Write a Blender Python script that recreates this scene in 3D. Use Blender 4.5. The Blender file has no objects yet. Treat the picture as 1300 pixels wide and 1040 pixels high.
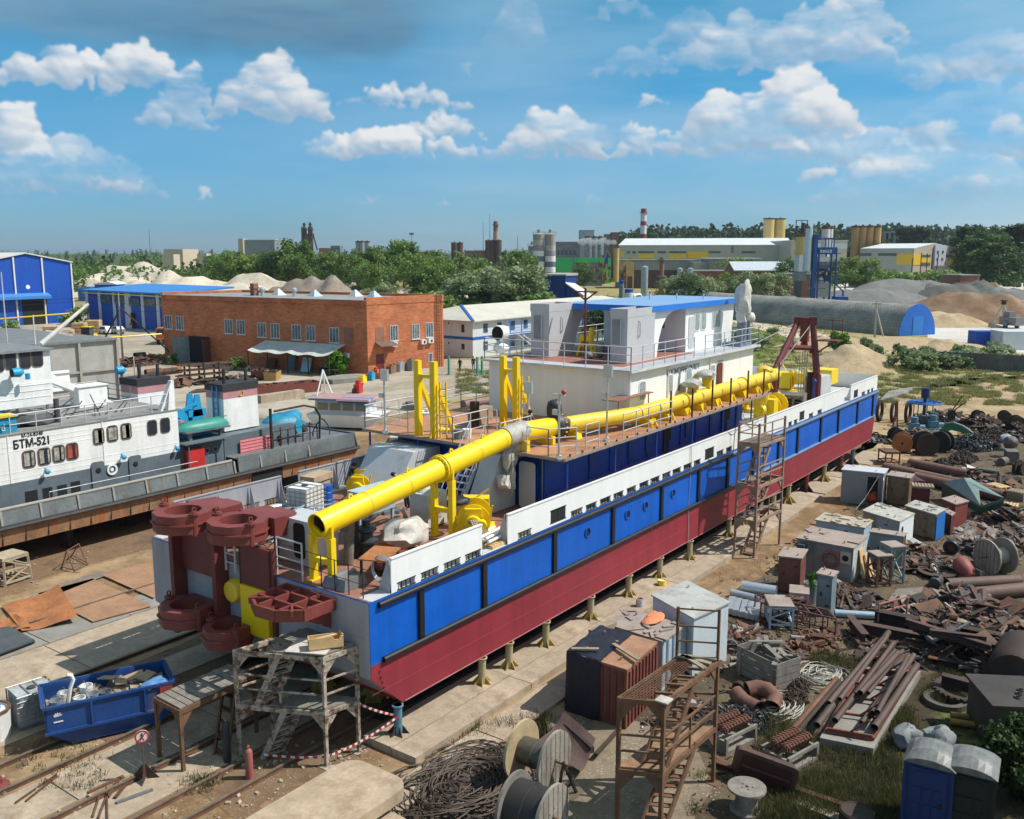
import bpy,random
from math import *
import numpy as np
from mathutils import Vector,Matrix,noise
R=radians;nn_=noise.noise;MT=Matrix.Translation;MR=Matrix.Rotation
def iv(n,k,v):n.inputs[k].default_value=v
def lk(a,b):a.id_data.links.new(a,b)
def ndn(t,k):return t.nodes.new(k)
rg=range;en=enumerate
def rd():return rr.random()
SC=bpy.context.scene
COL=SC.collection
rnd=random.Random(7)
V=Vector
FPX,YH,CAMH=1180.,322.,15.
PITCH=atan((520-YH)/FPX)
_fw=FPX*cos(PITCH)+(520-YH)*sin(PITCH)
AZ=atan2(874.,_fw)
HD=V((cos(AZ),sin(AZ),0));RT=V((sin(AZ),-cos(AZ),0));UP=V((0,0,1))
FWD=HD*cos(PITCH)-UP*sin(PITCH)
CUP=HD*sin(PITCH)+UP*cos(PITCH)
CAM=V((0,0,CAMH))
def ray(x,y):return FWD+RT*((x-650)/FPX)+CUP*((520-y)/FPX)
def at(x,y,z=0.):
 d=ray(x,y);return CAM+d*((z-CAMH)/d.z)
def atY(x,y,Y):
 d=ray(x,y);return CAM+d*(Y/d.y)
def atX(x,y,X):
 d=ray(x,y);return CAM+d*(X/d.x)
def atD(x,y,D):
 d=ray(x,y);return CAM+d*(D/d.dot(HD))
def gD(x,D):
 p=atD(x,YH,D);return V((p.x,p.y,0))
def zD(y,D):return atD(650,y,D).z
cam=bpy.data.cameras.new('camera');co=bpy.data.objects.new('camera',cam);COL.objects.link(co)
co.location=CAM
co.rotation_euler=Matrix((RT,CUP,-FWD)).transposed().to_euler()
cam.sensor_fit='HORIZONTAL';cam.sensor_width=36;cam.lens=FPX/1300*36
cam.clip_start=0.5;cam.clip_end=20000
SC.camera=co
def lin(c):
 if isinstance(c,str):
  c=[int(c[i:i+2],16)/255 for i in(0,2,4)]
  c=[x/12.92 if x<=.04045 else((x+.055)/1.055)**2.4 for x in c]
 return tuple(c)
def rgba(c,k=1.):return tuple(min(1,x*k)for x in lin(c))+(1,)
MATS={}
def nmat(name):
 m=bpy.data.materials.new(name);m.use_nodes=1
 nt=m.node_tree;b=nt.nodes['Principled BSDF']
 return m,nt,b
def nd(nt,t,**kw):
 n=ndn(nt,t)
 for k,v in kw.items():
  if k in n.inputs:n.inputs[k].default_value=v
  else:setattr(n,k,v)
 return n
def ramp(nt,fac,stops):
 r=ndn(nt,'ShaderNodeValToRGB');e=r.color_ramp.elements
 e[0].position,e[0].color=stops[0];e[1].position,e[1].color=stops[-1]
 for p,c in stops[1:-1]:
  x=e.new(p);x.color=c
 lk(fac,r.inputs[0]);return r
def mixc(nt,fac,a,b,blend='MIX'):
 m=ndn(nt,'ShaderNodeMix');m.data_type='RGBA';m.blend_type=blend
 for s,v in((m.inputs[0],fac),(m.inputs[6],a),(m.inputs[7],b)):
  if hasattr(v,'is_output'):lk(v,s)
  else:s.default_value=v
 return m.outputs[2]
def coords(nt,scale=(1,1,1),kind='Object'):
 tc=ndn(nt,'ShaderNodeTexCoord');mp=ndn(nt,'ShaderNodeMapping')
 iv(mp,'Scale',scale)
 lk(tc.outputs[kind],mp.inputs[0]);return mp.outputs[0]
def nz(nt,vec,scale,detail=5,rough=.6):
 n=nd(nt,'ShaderNodeTexNoise');iv(n,'Scale',scale)
 iv(n,'Detail',detail);iv(n,'Roughness',rough)
 lk(vec,n.inputs['Vector']);return n.outputs[0]
def bump(nt,b,h,strength=.3,dist=.02):
 n=ndn(nt,'ShaderNodeBump');iv(n,'Strength',strength);iv(n,'Distance',dist)
 lk(h,n.inputs['Height']);lk(n.outputs[0],b.inputs['Normal'])
def M(name,col=None,rough=.6,metal=0.,var=.18,scale=1.5,rust=0.,rcol='5a2f1a',streak=0,bmp=0.,spec=.5,grime=0.,gcol='4a4238',perobj=0.):
 """weathered surface: base tone with two scales of variation, optional rust or dirt patches"""
 if name in MATS:return MATS[name]
 m,nt,b=nmat(name)
 v=coords(nt);base=lin(col)
 n1=nz(nt,v,scale,6)
 r1=ramp(nt,n1,[(.28,rgba(base,1-var)),(.72,rgba(base,1+var))])
 c=mixc(nt,1.,r1.outputs[0],ramp(nt,nz(nt,v,scale*9,5,.7),[(.3,(1-var*.8,)*3+(1,)),(.7,(1+var*.7,)*3+(1,))]).outputs[0],'MULTIPLY')
 if perobj:
  oi=ndn(nt,'ShaderNodeObjectInfo')
  hs=ndn(nt,'ShaderNodeHueSaturation')
  mr=nd(nt,'ShaderNodeMapRange');iv(mr,'To Min',1-perobj);iv(mr,'To Max',1+perobj)
  lk(oi.outputs['Random'],mr.inputs[0]);lk(mr.outputs[0],hs.inputs['Value'])
  lk(c,hs.inputs['Color']);c=hs.outputs[0]
 if grime:
  v3=coords(nt,(1,1,.25));g=nz(nt,v3,scale*.7+.4,8,.68)
  gr=ramp(nt,g,[(.62-.3*grime,(0,0,0,1)),(.85-.2*grime,(1,1,1,1))])
  k=nd(nt,'ShaderNodeMath',operation='MULTIPLY');iv(k,1,.75)
  lk(gr.outputs[0],k.inputs[0])
  c=mixc(nt,k.outputs[0],c,rgba(gcol))
 if rust:
  v2=coords(nt,(1,1,.18)if streak else(1,1,1))
  n2=nz(nt,v2,scale*1.3+.5,10,.7)
  rr=ramp(nt,n2,[(.72-.32*rust,(0,0,0,1)),(.80-.28*rust,(1,1,1,1))])
  n3=nz(nt,v,scale*6,4)
  rc=ramp(nt,n3,[(.3,rgba(rcol,.6)),(.7,rgba(rcol,1.35))])
  c=mixc(nt,rr.outputs[0],c,rc.outputs[0])
 lk(c,b.inputs['Base Color'])
 n4=nz(nt,v,scale*4,4)
 r4=nd(nt,'ShaderNodeMapRange');iv(r4,'To Min',max(0,rough-.12));iv(r4,'To Max',min(1,rough+.12))
 lk(n4,r4.inputs[0]);lk(r4.outputs[0],b.inputs['Roughness'])
 iv(b,'Metallic',metal)
 iv(b,'Specular IOR Level',spec)
 if bmp:bump(nt,b,nz(nt,v,scale*5,6),bmp,.03)
 MATS[name]=m;return m
XF={}
class MB:
 def __init__(s,mat=None):
  s.v,s.f,s.mi,s.sm=[],[],[],[];s.k=0;s.M=mat;s.smooth=0
 def add(s,vs,fs,smooth=None):
  o=len(s.v);m=s.M
  s.v+=[tuple(m@V(p))for p in vs]if m is not None else[tuple(p)for p in vs]
  for f in fs:
   s.f.append([i+o for i in f]);s.mi.append(s.k);s.sm.append(s.smooth if smooth is None else smooth)
  return s
 def mat(s,k):s.k=k;return s
 def hx(s,p):
  return s.add(p,[(3,2,1,0),(4,5,6,7),(0,1,5,4),(1,2,6,5),(2,3,7,6),(3,0,4,7)],0)
 def bx(s,x0,y0,z0,x1,y1,z1):
  return s.hx([(x0,y0,z0),(x1,y0,z0),(x1,y1,z0),(x0,y1,z0),(x0,y0,z1),(x1,y0,z1),(x1,y1,z1),(x0,y1,z1)])
 def cb(s,c,d,rz=0.,rx=0.,ry=0.):
  m=MT(c)@MR(rz,4,'Z')@MR(ry,4,'Y')@MR(rx,4,'X')
  a,b_,h=d[0]/2,d[1]/2,d[2]/2
  return s.hx([m@V(q)for q in((-a,-b_,-h),(a,-b_,-h),(a,b_,-h),(-a,b_,-h),(-a,-b_,h),(a,-b_,h),(a,b_,h),(-a,b_,h))])
 def br(s,p,q,w=.06,h=None,up=UP):
  p,q=V(p),V(q);d=(q-p)
  if d.length<1e-6:return s
  d.normalize();h=h or w
  x=d.cross(up)
  if x.length<1e-3:x=d.cross(V((1,0,0)))
  x.normalize();y=x.cross(d);x=x*(w/2);y=y*(h/2)
  return s.add([p-x-y,p+x-y,p+x+y,p-x+y,q-x-y,q+x-y,q+x+y,q-x+y],[(0,1,2,3),(7,6,5,4),(1,0,4,5),(2,1,5,6),(3,2,6,7),(0,3,7,4)],0)
 def tb(s,pts,r,n=8,caps=1,r1=None,closed=0):
  pts=[V(p)for p in pts];N=len(pts);vs=[];fs=[];x=None
  for i,p in en(pts):
   if closed:d=pts[(i+1)%N]-pts[i-1]
   else:d=pts[min(i+1,N-1)]-pts[max(i-1,0)]
   d.normalize()
   if x is None:
    x=d.cross(UP)
    if x.length<.05:x=d.cross(V((1,0,0)))
   else:x=x-d*x.dot(d)
   x.normalize();y=d.cross(x)
   rr=r if r1 is None else r+(r1-r)*i/max(1,N-1)
   for k in rg(n):
    a=2*pi*k/n;vs.append(p+x*cos(a)*rr+y*sin(a)*rr)
  L=N if closed else N-1
  for i in rg(L):
   j=(i+1)%N
   for k in rg(n):
    fs.append((i*n+k,i*n+(k+1)%n,j*n+(k+1)%n,j*n+k))
  s.add(vs,fs,n>5)
  if caps and not closed:
   s.add(vs[:n],[tuple(rg(n))[::-1]],0);s.add(vs[-n:],[tuple(rg(n))],0)
  return s
 def cy(s,p,q,r,n=12,r1=None,caps=1):return s.tb([p,q],r,n,caps,r1)
 def pipe(s,p,q,r,t=.03,n=14):
  p,q=V(p),V(q);d=(q-p).normalized();x=d.cross(UP)
  if x.length<.05:x=d.cross(V((1,0,0)))
  x.normalize();y=d.cross(x);vs=[]
  for c,rr in((p,r),(q,r),(q,r-t),(p,r-t)):
   for k in rg(n):
    a=2*pi*k/n;vs.append(c+x*cos(a)*rr+y*sin(a)*rr)
  fs=[]
  for i in rg(4):
   j=(i+1)%4
   for k in rg(n):fs.append((i*n+k,j*n+k,j*n+(k+1)%n,i*n+(k+1)%n)[::-1])
  return s.add(vs,fs,1)
 def pm(s,poly,z0,z1):
  n=len(poly)
  return s.add([(x,y,z0)for x,y in poly]+[(x,y,z1)for x,y in poly],[tuple(rg(n))[::-1],tuple(rg(n,2*n))]+[(i,(i+1)%n,n+(i+1)%n,n+i)for i in rg(n)],0)
 def sb(s,poly,vec):
  n=len(poly);p=[V(q)for q in poly];vec=V(vec)
  nrm=sum(((p[i]-p[0]).cross(p[i+1]-p[0])for i in rg(1,n-1)),V((0,0,0)))
  if nrm.dot(vec)>0:p=p[::-1]
  return s.add(p+[q+vec for q in p],[tuple(rg(n)),tuple(rg(n,2*n))[::-1]]+[(i,n+i,n+(i+1)%n,(i+1)%n)for i in rg(n)],0)
 def lt(s,prof,n=16,c=(0,0,0),axis='Z',smooth=1):
  vs=[];fs=[];c=V(c)
  for r,z in prof:
   for k in rg(n):
    a=2*pi*k/n;q=(r*cos(a),r*sin(a),z)
    if axis=='X':q=(q[2],q[0],q[1])
    if axis=='Y':q=(q[1],q[2],q[0])
    vs.append(c+V(q))
  for i in rg(len(prof)-1):
   for k in rg(n):fs.append((i*n+k,i*n+(k+1)%n,(i+1)*n+(k+1)%n,(i+1)*n+k))
  return s.add(vs,fs,smooth)
 def lp(s,c,r,seed=0,amp=.25,n=2,sq=(1,1,1)):
  vs,fs=ICO[n];c=V(c);o=V((seed*3.7,seed*1.3,seed*.7))
  out=[]
  for p in vs:
   k=1+amp*nn_(V(p)*1.6+o)*1.6
   out.append(c+V((p[0]*r*k*sq[0],p[1]*r*k*sq[1],p[2]*r*k*sq[2])))
  return s.add(out,fs,1)
 def B(s,name,mats,parent=None,local=0,origin=None,merge=0):
  me=bpy.data.meshes.new(name)
  vs=s.v
  o=bpy.data.objects.new(name,me)
  if parent is not None:
   if not local:
    inv=XF.get(parent.name,Matrix()).inverted();vs=[tuple(inv@V(p))for p in vs]
   o.parent=parent;XF[o.name]=XF.get(parent.name,Matrix())
  else:
   if origin is None and vs:
    a=np.array(vs);lo,hi=a.min(0),a.max(0);origin=V(((lo[0]+hi[0])/2,(lo[1]+hi[1])/2,lo[2]))
   origin=V(origin or(0,0,0));vs=[tuple(V(p)-origin)for p in vs]
   o.location=origin;XF[o.name]=MT(origin)
  me.from_pydata(vs,[],s.f)
  if not isinstance(mats,(list,tuple)):mats=[mats]
  for m in mats:me.materials.append(m)
  if len(mats)>1:me.polygons.foreach_set('material_index',s.mi)
  me.polygons.foreach_set('use_smooth',s.sm)
  me.update()
  if any(s.sm):me.set_sharp_from_angle(angle=R(38))
  COL.objects.link(o)
  return o
def _ico():
 import bmesh
 out={}
 for n in(1,2,3):
  b=bmesh.new();bmesh.ops.create_icosphere(b,subdivisions=n,radius=1)
  out[n]=([tuple(v.co)for v in b.verts],[tuple(v.index for v in f.verts)for f in b.faces]);b.free()
 return out
ICO=_ico()
def tag(o,label=None,cat=None,group=None,kind=None):
 if label:o['label']=label
 if cat:o['category']=cat
 if group:o['group']=group
 if kind:o['kind']=kind
 return o
def thing(name,label,cat,loc=(0,0,0),rz=0.,group=None):
 o=bpy.data.objects.new(name,None);COL.objects.link(o)
 o.location=loc;o.rotation_euler=(0,0,rz);o.empty_display_size=.2
 XF[o.name]=MT(V(loc))@MR(rz,4,'Z')
 return tag(o,label,cat,group)
def copy_tree(o,loc=None,rz=None,scale=None,label=None,group=None,name=None,parent=None):
 c=o.copy();COL.objects.link(c)
 if parent is not None:c.parent=parent
 if loc is not None:c.location=loc
 if rz is not None:c.rotation_euler=(0,0,rz)
 if scale is not None:c.scale=(scale,)*3 if isinstance(scale,(int,float))else scale
 if label:c['label']=label
 if group:c['group']=group
 for ch in o.children:copy_tree(ch,parent=c)
 return c
def railing(pts,h=1.,n=3,step=1.5,r=.025,closed=0):
 m=MB();pts=[V(p)for p in pts]
 if closed:pts=pts+[pts[0]]
 for a,b_ in zip(pts,pts[1:]):
  k=max(1,round((b_-a).length/step))
  for i in rg(k+1):
   p=a.lerp(b_,i/k);m.tb([p,p+UP*h],r,5)
  for j in rg(n):
   z=h*(j+1)/n;m.tb([a+UP*z,b_+UP*z],r*(1. if j==n-1 else.75),5)
 return m
def ladder_mb(m,a,b_,w=.45,step=.3,r=.022,side=None):
 a,b_=V(a),V(b_);d=b_-a
 s_=V(side)if side is not None else d.cross(UP)
 s_.normalize();s_=s_*(w/2)
 m.br(a-s_,b_-s_,r*2);m.br(a+s_,b_+s_,r*2)
 k=max(2,int(d.length/step))
 for i in rg(1,k):
  p=a.lerp(b_,i/k);m.br(p-s_,p+s_,r*1.4)
 return m
def stairs_mb(m,a,b_,side,w=.7,n=9,sw=.07,tread=.22):
 a,b_=V(a),V(b_);s_=V(side).normalized()*(w/2)
 m.br(a-s_,b_-s_,sw,.18);m.br(a+s_,b_+s_,sw,.18)
 hd=V((b_.x-a.x,b_.y-a.y,0)).normalized()*tread/2
 for i in rg(n):
  p=a.lerp(b_,(i+.5)/n)
  m.hx([p-s_-hd-UP*.03,p+s_-hd-UP*.03,p+s_+hd-UP*.03,p-s_+hd-UP*.03,p-s_-hd,p+s_-hd,p+s_+hd,p-s_+hd])
 return m
def text_part(body,size,origin,xdir,ydir,mat,parent,name='lettering',ext=.004,bold=0.,align='LEFT',sx=1.):
 cu=bpy.data.curves.new('t','FONT');cu.body=body;cu.size=size;cu.extrude=ext;cu.offset=bold;cu.align_x=align
 to=bpy.data.objects.new('t',cu);COL.objects.link(to)
 dg=bpy.context.evaluated_depsgraph_get();me=bpy.data.meshes.new_from_object(to.evaluated_get(dg))
 bpy.data.objects.remove(to);bpy.data.curves.remove(cu)
 x=V(xdir).normalized();y=V(ydir).normalized();z=x.cross(y)
 T=Matrix((x*sx,y,z)).transposed().to_4x4();T=MT(V(origin))@T
 if parent is not None:T=XF.get(parent.name,Matrix()).inverted()@T
 me.transform(T);me.materials.clear();me.materials.append(mat)
 o=bpy.data.objects.new(name,me);o.parent=parent;COL.objects.link(o);return o
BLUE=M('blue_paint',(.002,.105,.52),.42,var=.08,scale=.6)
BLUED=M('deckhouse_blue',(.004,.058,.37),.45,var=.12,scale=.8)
REDH=M('antifouling_red',(.27,.026,.04),.5,var=.08,scale=.5)
WHITE=M('white_paint',(.83,.83,.82),.4,var=.03,scale=.7)
WHITEW=M('weathered_white',(.80,.80,.78),.5,var=.07,scale=.8,rust=.08,streak=1,grime=.04,gcol='8a8274')
GREYP=M('grey_primer',(.36,.37,.41),.5,var=.08,scale=.8)
LGY=M('light_grey_paint',(.52,.53,.55),.5,var=.08,scale=.8,grime=.15)
YEL=M('yellow_paint',(.86,.60,.006),.38,var=.05,scale=.7)
YELD=M('dusty_yellow',(.76,.53,.04),.5,var=.14,scale=2,grime=.1,gcol='c9b98a')
OXIDE=M('red_oxide',(.20,.045,.038),.55,var=.15,scale=1.2)
BLK=M('black_rubber',(.012,.012,.014),.5,var=.3)
DKI=M('dark_interior',(.01,.01,.012),.8,var=.2)
DECKB=M('brown_deck',(.28,.13,.085),.65,var=.28,scale=.9,rust=.3,rcol='8a5a35',grime=.25,gcol='9a8a78')
RUST=M('rust',(.125,.058,.033),.8,var=.35,scale=1.6,bmp=.3,perobj=.25)
RSD=M('dark_rust',(.048,.029,.021),.8,var=.35,scale=1.6,bmp=.3,perobj=.3)
RUSTO=M('orange_rust',(.36,.14,.05),.8,var=.35,scale=1.1,bmp=.15,rust=.3,rcol='6a3518')
SCAFP=M('flaky_scaffold_paint',(.42,.36,.29),.7,var=.25,scale=2.4,rust=.78,rcol='5d3c26')
SCAFR=M('rusty_scaffold',(.155,.08,.042),.8,var=.35,scale=2.5,rust=.4,rcol='4a2a1a')
WOOD=M('old_timber',(.30,.235,.165),.85,var=.3,scale=2.5,grime=.25,gcol='5a4c3c',bmp=.3)
WOODN=M('fresh_plywood',(.62,.42,.20),.7,var=.15,scale=2)
WDG=M('grey_timber',(.22,.195,.165),.9,var=.3,scale=3,grime=.3,gcol='57504a',bmp=.3)
GALV=M('galvanised_steel',(.55,.60,.64),.35,.6,var=.12,scale=2)
STL=M('dull_steel',(.22,.22,.23),.5,.4,var=.2,scale=2,rust=.2)
ROPE=M('pale_rope',(.38,.36,.31),.9,var=.15,scale=6)
CHAIN=M('dark_chain',(.03,.03,.034),.55,.3,var=.4,scale=4)
TUGG=M('tug_grey',(.12,.15,.175),.55,var=.2,scale=.7,rust=.34,streak=1,grime=.15,gcol='5b5a55')
TUGB=M('tug_bulwark',(.14,.16,.165),.6,var=.25,scale=.8,rust=.5,rcol='6a4a34',streak=1)
CYAN=M('winch_cyan',(.02,.30,.55),.5,var=.12,scale=2,grime=.1)
TEAL=M('teal_boat',(.035,.24,.20),.45,var=.12,scale=1.5)
SALMON=M('faded_pink',(.52,.25,.26),.6,var=.12,scale=1)
REDP=M('bright_red',(.55,.03,.03),.5,var=.15,scale=2)
ORANGE=M('orange_paint',(.62,.14,.03),.5,var=.15,scale=2,grime=.15)
GREEN=M('green_paint',(.02,.30,.17),.5,var=.15)
DGREEN=M('dark_green_tin',(.022,.065,.05),.5,var=.2,scale=1)
TARP=M('navy_tarpaulin',(.009,.012,.022),.55,var=.35,scale=1.5,bmp=.6)
SACK=M('white_woven_sack',(.21,.22,.23),.7,var=.18,scale=4,bmp=.6,grime=.15)
FILM=M('crumpled_film',(.60,.56,.50),.25,var=.2,scale=5,bmp=.9)
SKIN_=M('skin',(.45,.25,.17),.6,var=.05)
CLDARK=M('dark_cloth',(.018,.02,.03),.9,var=.2)
CLNAVY=M('navy_cloth',(.02,.035,.09),.9,var=.2)
CLPUR=M('purple_cloth',(.16,.05,.16),.9,var=.2)
CLLIGHT=M('pale_cloth',(.5,.48,.45),.9,var=.2)
CLRED=M('red_cloth',(.4,.05,.06),.9,var=.2)
HAIR=M('dark_hair',(.02,.015,.012),.8,var=.2)
CAGE=M('cage_wire',(.30,.31,.32),.4,.7,var=.15)
TANK=M('tank_plastic',(.74,.72,.66),.45,var=.06,scale=2,grime=.05)
TANKD=M('dirty_tank_plastic',(.40,.42,.42),.5,var=.3,scale=1.4,grime=.55,gcol='15181a')
PRIMW=M('pale_cabin_paint',(.55,.60,.63),.5,var=.08,scale=1,grime=.2,gcol='9a978f')
PALEB=M('pale_blue_paint',(.38,.48,.56),.6,var=.12,scale=1.2,rust=.2,grime=.2)
SLATE=M('faded_blue_grey',(.17,.23,.25),.6,var=.2,scale=1.5,rust=.3,grime=.2)
ROOFT=M('dusty_brown_roof',(.32,.255,.22),.8,var=.2,scale=1.3,grime=.25,gcol='6a5a4e')
CONC=M('old_concrete',(.39,.31,.225),.9,var=.22,scale=.8,grime=.42,gcol='66523c',bmp=.25)
CONCG=M('grey_concrete',(.25,.235,.21),.9,var=.15,scale=.7,grime=.35,gcol='605b53',bmp=.2)
GLASS_M,_nt,_b=nmat('window_glass');iv(_b,'Base Color',(.03,.04,.05,1));iv(_b,'Roughness',.08)
CURT=M('curtain',(.33,.31,.26),.8,var=.7,scale=4)
WFR=M('window_frame_white',(.7,.7,.68),.5,var=.05)
def plates(m,bw,rh,k=.06,seam=.88,lo=.86):
 nt=m.node_tree;b=nt.nodes['Principled BSDF'];s=b.inputs['Base Color'].links[0].from_socket
 tc=ndn(nt,'ShaderNodeTexCoord');sp=ndn(nt,'ShaderNodeSeparateXYZ');lk(tc.outputs['Object'],sp.inputs[0]);ad=nd(nt,'ShaderNodeMath',operation='ADD');lk(sp.outputs[0],ad.inputs[0]);lk(sp.outputs[1],ad.inputs[1])
 cb=ndn(nt,'ShaderNodeCombineXYZ');lk(ad.outputs[0],cb.inputs[0]);lk(sp.outputs[2],cb.inputs[1])
 br=nd(nt,'ShaderNodeTexBrick',Scale=1.);iv(br,'Brick Width',bw);iv(br,'Row Height',rh);iv(br,'Mortar Size',.012);iv(br,'Color1',(1-k,)*3+(1,));iv(br,'Color2',(1+k,)*3+(1,));iv(br,'Mortar',(seam,)*3+(1,));lk(cb.outputs[0],br.inputs['Vector'])
 st=ramp(nt,nz(nt,coords(nt,(2.2,2.2,.12)),1.1,6,.65),[(.35,(lo,)*3+(1,)),(.6,(1.04,1.04,1.04,1))])
 lk(mixc(nt,1.,mixc(nt,1.,s,br.outputs[0],'MULTIPLY'),st.outputs[0],'MULTIPLY'),b.inputs['Base Color']);bump(nt,b,br.outputs[1],-.25,.02)
for q in(BLUE,REDH,BLUED,GREYP):plates(q,4.3,1.25)
plates(WHITE,3.1,1.2,.012,.95,.97);plates(WHITEW,2.4,1.1,.02,.92,.93)
SUNV=V((.5,-.62,1.)).normalized()
SUN_EL=asin(SUNV.z);SUN_ROT=atan2(SUNV.x,SUNV.y)
def fbm2(x,y,octv,seed,rough=.55):
 out=np.zeros_like(x);amp=1.;tot=0.;f=1.
 for o in rg(octv):
  rs=np.random.RandomState(seed+o*17);n=256;g=rs.rand(n,n).astype(np.float32)
  X=x*f+o*31.7;Y=y*f+o*11.3
  xi=np.floor(X).astype(int);yi=np.floor(Y).astype(int);fx=X-xi;fy=Y-yi
  fx=fx*fx*(3-2*fx);fy=fy*fy*(3-2*fy)
  a=g[yi%n,xi%n];b=g[yi%n,(xi+1)%n];c=g[(yi+1)%n,xi%n];d=g[(yi+1)%n,(xi+1)%n]
  out+=amp*((a*(1-fx)+b*fx)*(1-fy)+(c*(1-fx)+d*fx)*fy);tot+=amp;amp*=rough;f*=2.03
 return out/tot-.5
def blur(a,r):
 for ax in(0,1):
  for _ in rg(2):
   c=np.cumsum(np.insert(np.take(a,np.clip(np.arange(-r,a.shape[ax]+r),0,a.shape[ax]-1),axis=ax),0,0,axis=ax),axis=ax)
   n=a.shape[ax];a=(np.take(c,np.arange(2*r+1,n+2*r+1),axis=ax)-np.take(c,np.arange(0,n),axis=ax))/(2*r+1)
 return a
def cloud_map(W,H,clouds,soft,seed=3):
 """coverage and brightness of cumulus built from heaps of round puffs lit from the upper right"""
 yy,xx=np.mgrid[0:H,0:W].astype(np.float32)
 wx=xx+fbm2(xx/30,yy/24,5,5)*26+fbm2(xx/8,yy/7,4,15)*10
 wy=yy+fbm2(xx/30,yy/22,5,25)*17+fbm2(xx/8,yy/7,4,35)*9
 h=np.zeros((H,W),np.float32);dn=np.zeros((H,W),np.float32);base=np.zeros((H,W),np.float32)
 rs=np.random.RandomState(seed)
 for(cx,cy,w,up,down,k)in clouds:
  up*=.78
  n=int(24+w*(up+down)/30)
  hh=up+down
  for i in rg(n):
   t=rs.rand()*2-1;prof=(1-abs(t)**2.2)
   r=(.08+.22*rs.rand()**2)*hh*(.45+.75*prof)
   px=cx+t*(w-r*.6);py=cy+down-r*.75-rs.rand()*max(0,hh*prof-r*1.2)
   x0,x1=int(max(0,px-r-24)),int(min(W,px+r+24));y0,y1=int(max(0,py-r-24)),int(min(H,py+r+24))
   if x1<=x0 or y1<=y0:continue
   dx=(wx[y0:y1,x0:x1]-px)/r;dy=(wy[y0:y1,x0:x1]-py)/r
   dy=np.where(dy>0,dy*1.35,dy)
   q=1-dx*dx-dy*dy
   s=np.where(q>0,np.sqrt(np.maximum(q,0))*r,0)
   new=s>h[y0:y1,x0:x1]
   h[y0:y1,x0:x1]=np.maximum(h[y0:y1,x0:x1],s)
   dn[y0:y1,x0:x1]=np.maximum(dn[y0:y1,x0:x1],np.clip(q*3.2,0,1)*k)
   rel=np.clip((cy+down-yy[y0:y1,x0:x1])/hh,0,1)
   base[y0:y1,x0:x1]=np.where(new,rel,base[y0:y1,x0:x1])
 hs=blur(h,2);gy,gx=np.gradient(hs)
 big=blur(h,9);by,bx=np.gradient(big)
 nx,ny=-(gx+bx*1.4),-(gy+by*1.4)
 nl=np.sqrt(nx*nx+ny*ny+1.)
 lit=(nx*.45+ny*-.75+.42)/nl
 lit=np.clip(.30+lit*.62,0,1)*(.40+.60*np.clip(blur(base,5)*1.5,0,1))
 n=fbm2(xx/70,yy/20,6,77);wisp=np.clip(.75+n*1.8,.35,1.15)
 cov=np.clip(blur(dn,1)*wisp,0,1);cov=cov*cov*(3-2*cov)
 b=np.clip(lit*1.35+fbm2(xx/14,yy/12,4,99)*.22,0,1)
 sc=np.zeros((H,W),np.float32)
 for(cx,cy,w,up,down,k)in soft:
  dx=(wx-cx)/w;dy=(wy-cy);dy=np.where(dy<0,dy/up,dy/down)
  sc=np.maximum(sc,np.clip((1-dx*dx-dy*dy)*1.5,0,1)*k)
 sc=np.clip(blur(sc,3)*1.1*(.9+fbm2(xx/120,yy/40,5,123)*.9),0,1)
 veil=np.clip(.5+fbm2(xx/300,yy/50,5,44)*1.7,0,1)
 return cov.astype(np.float32),b.astype(np.float32),sc.astype(np.float32),veil.astype(np.float32)
SOFT=[(290,0,270,60,66,.95),(110,0,170,40,50,.85),(430,30,120,40,48,.8)]
CL=[(75,92,70,34,16,1.),(125,92,60,20,12,.9),(175,82,48,30,20,1.),(345,118,74,48,32,1.05),(238,112,28,34,24,.75),(220,140,45,26,20,.65),(515,124,86,20,12,.95),(500,182,106,26,18,1.),(560,158,56,22,14,.9),(420,182,30,12,10,.6),(700,178,70,46,22,1.05),(608,192,34,14,10,.75),(740,170,40,20,16,.8),(835,185,64,24,14,.95),(800,168,40,16,12,.6),(1010,140,76,52,30,1.05),(910,150,50,40,34,.95),(960,150,60,30,40,.9),(1000,180,110,24,20,.45),(1075,180,120,24,24,.45),(830,127,22,10,7,.8),(950,52,100,34,26,.72),(1040,48,90,44,32,.7),(1085,20,60,30,24,.6),(880,30,50,18,22,.5),(805,80,56,22,18,.45),(790,10,50,16,14,.5),(655,30,44,40,24,.42),(1170,82,38,18,14,.5),(1150,52,30,10,8,.45),(1270,70,90,30,30,.55),(1200,95,60,14,12,.45),(1185,172,56,22,16,.75),(1090,212,66,20,16,.75),(1130,200,50,14,12,.6),(1215,238,46,16,10,.6),(1280,175,40,30,24,.65),(1270,240,50,14,10,.5),(1180,215,130,40,40,.35),(1250,150,120,40,40,.3),(18,160,38,30,30,.85),(60,190,95,26,18,.55),(145,237,42,16,7,.85),(32,239,32,9,6,.75),(80,215,110,30,30,.4),(262,246,9,10,7,.8),(476,258,14,5,4,.6),(563,259,14,5,3,.55),(750,252,12,8,7,.4),(592,88,8,10,9,.45),(135,118,18,6,6,.4),(50,60,10,0.1,0.1,.01)]
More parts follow.
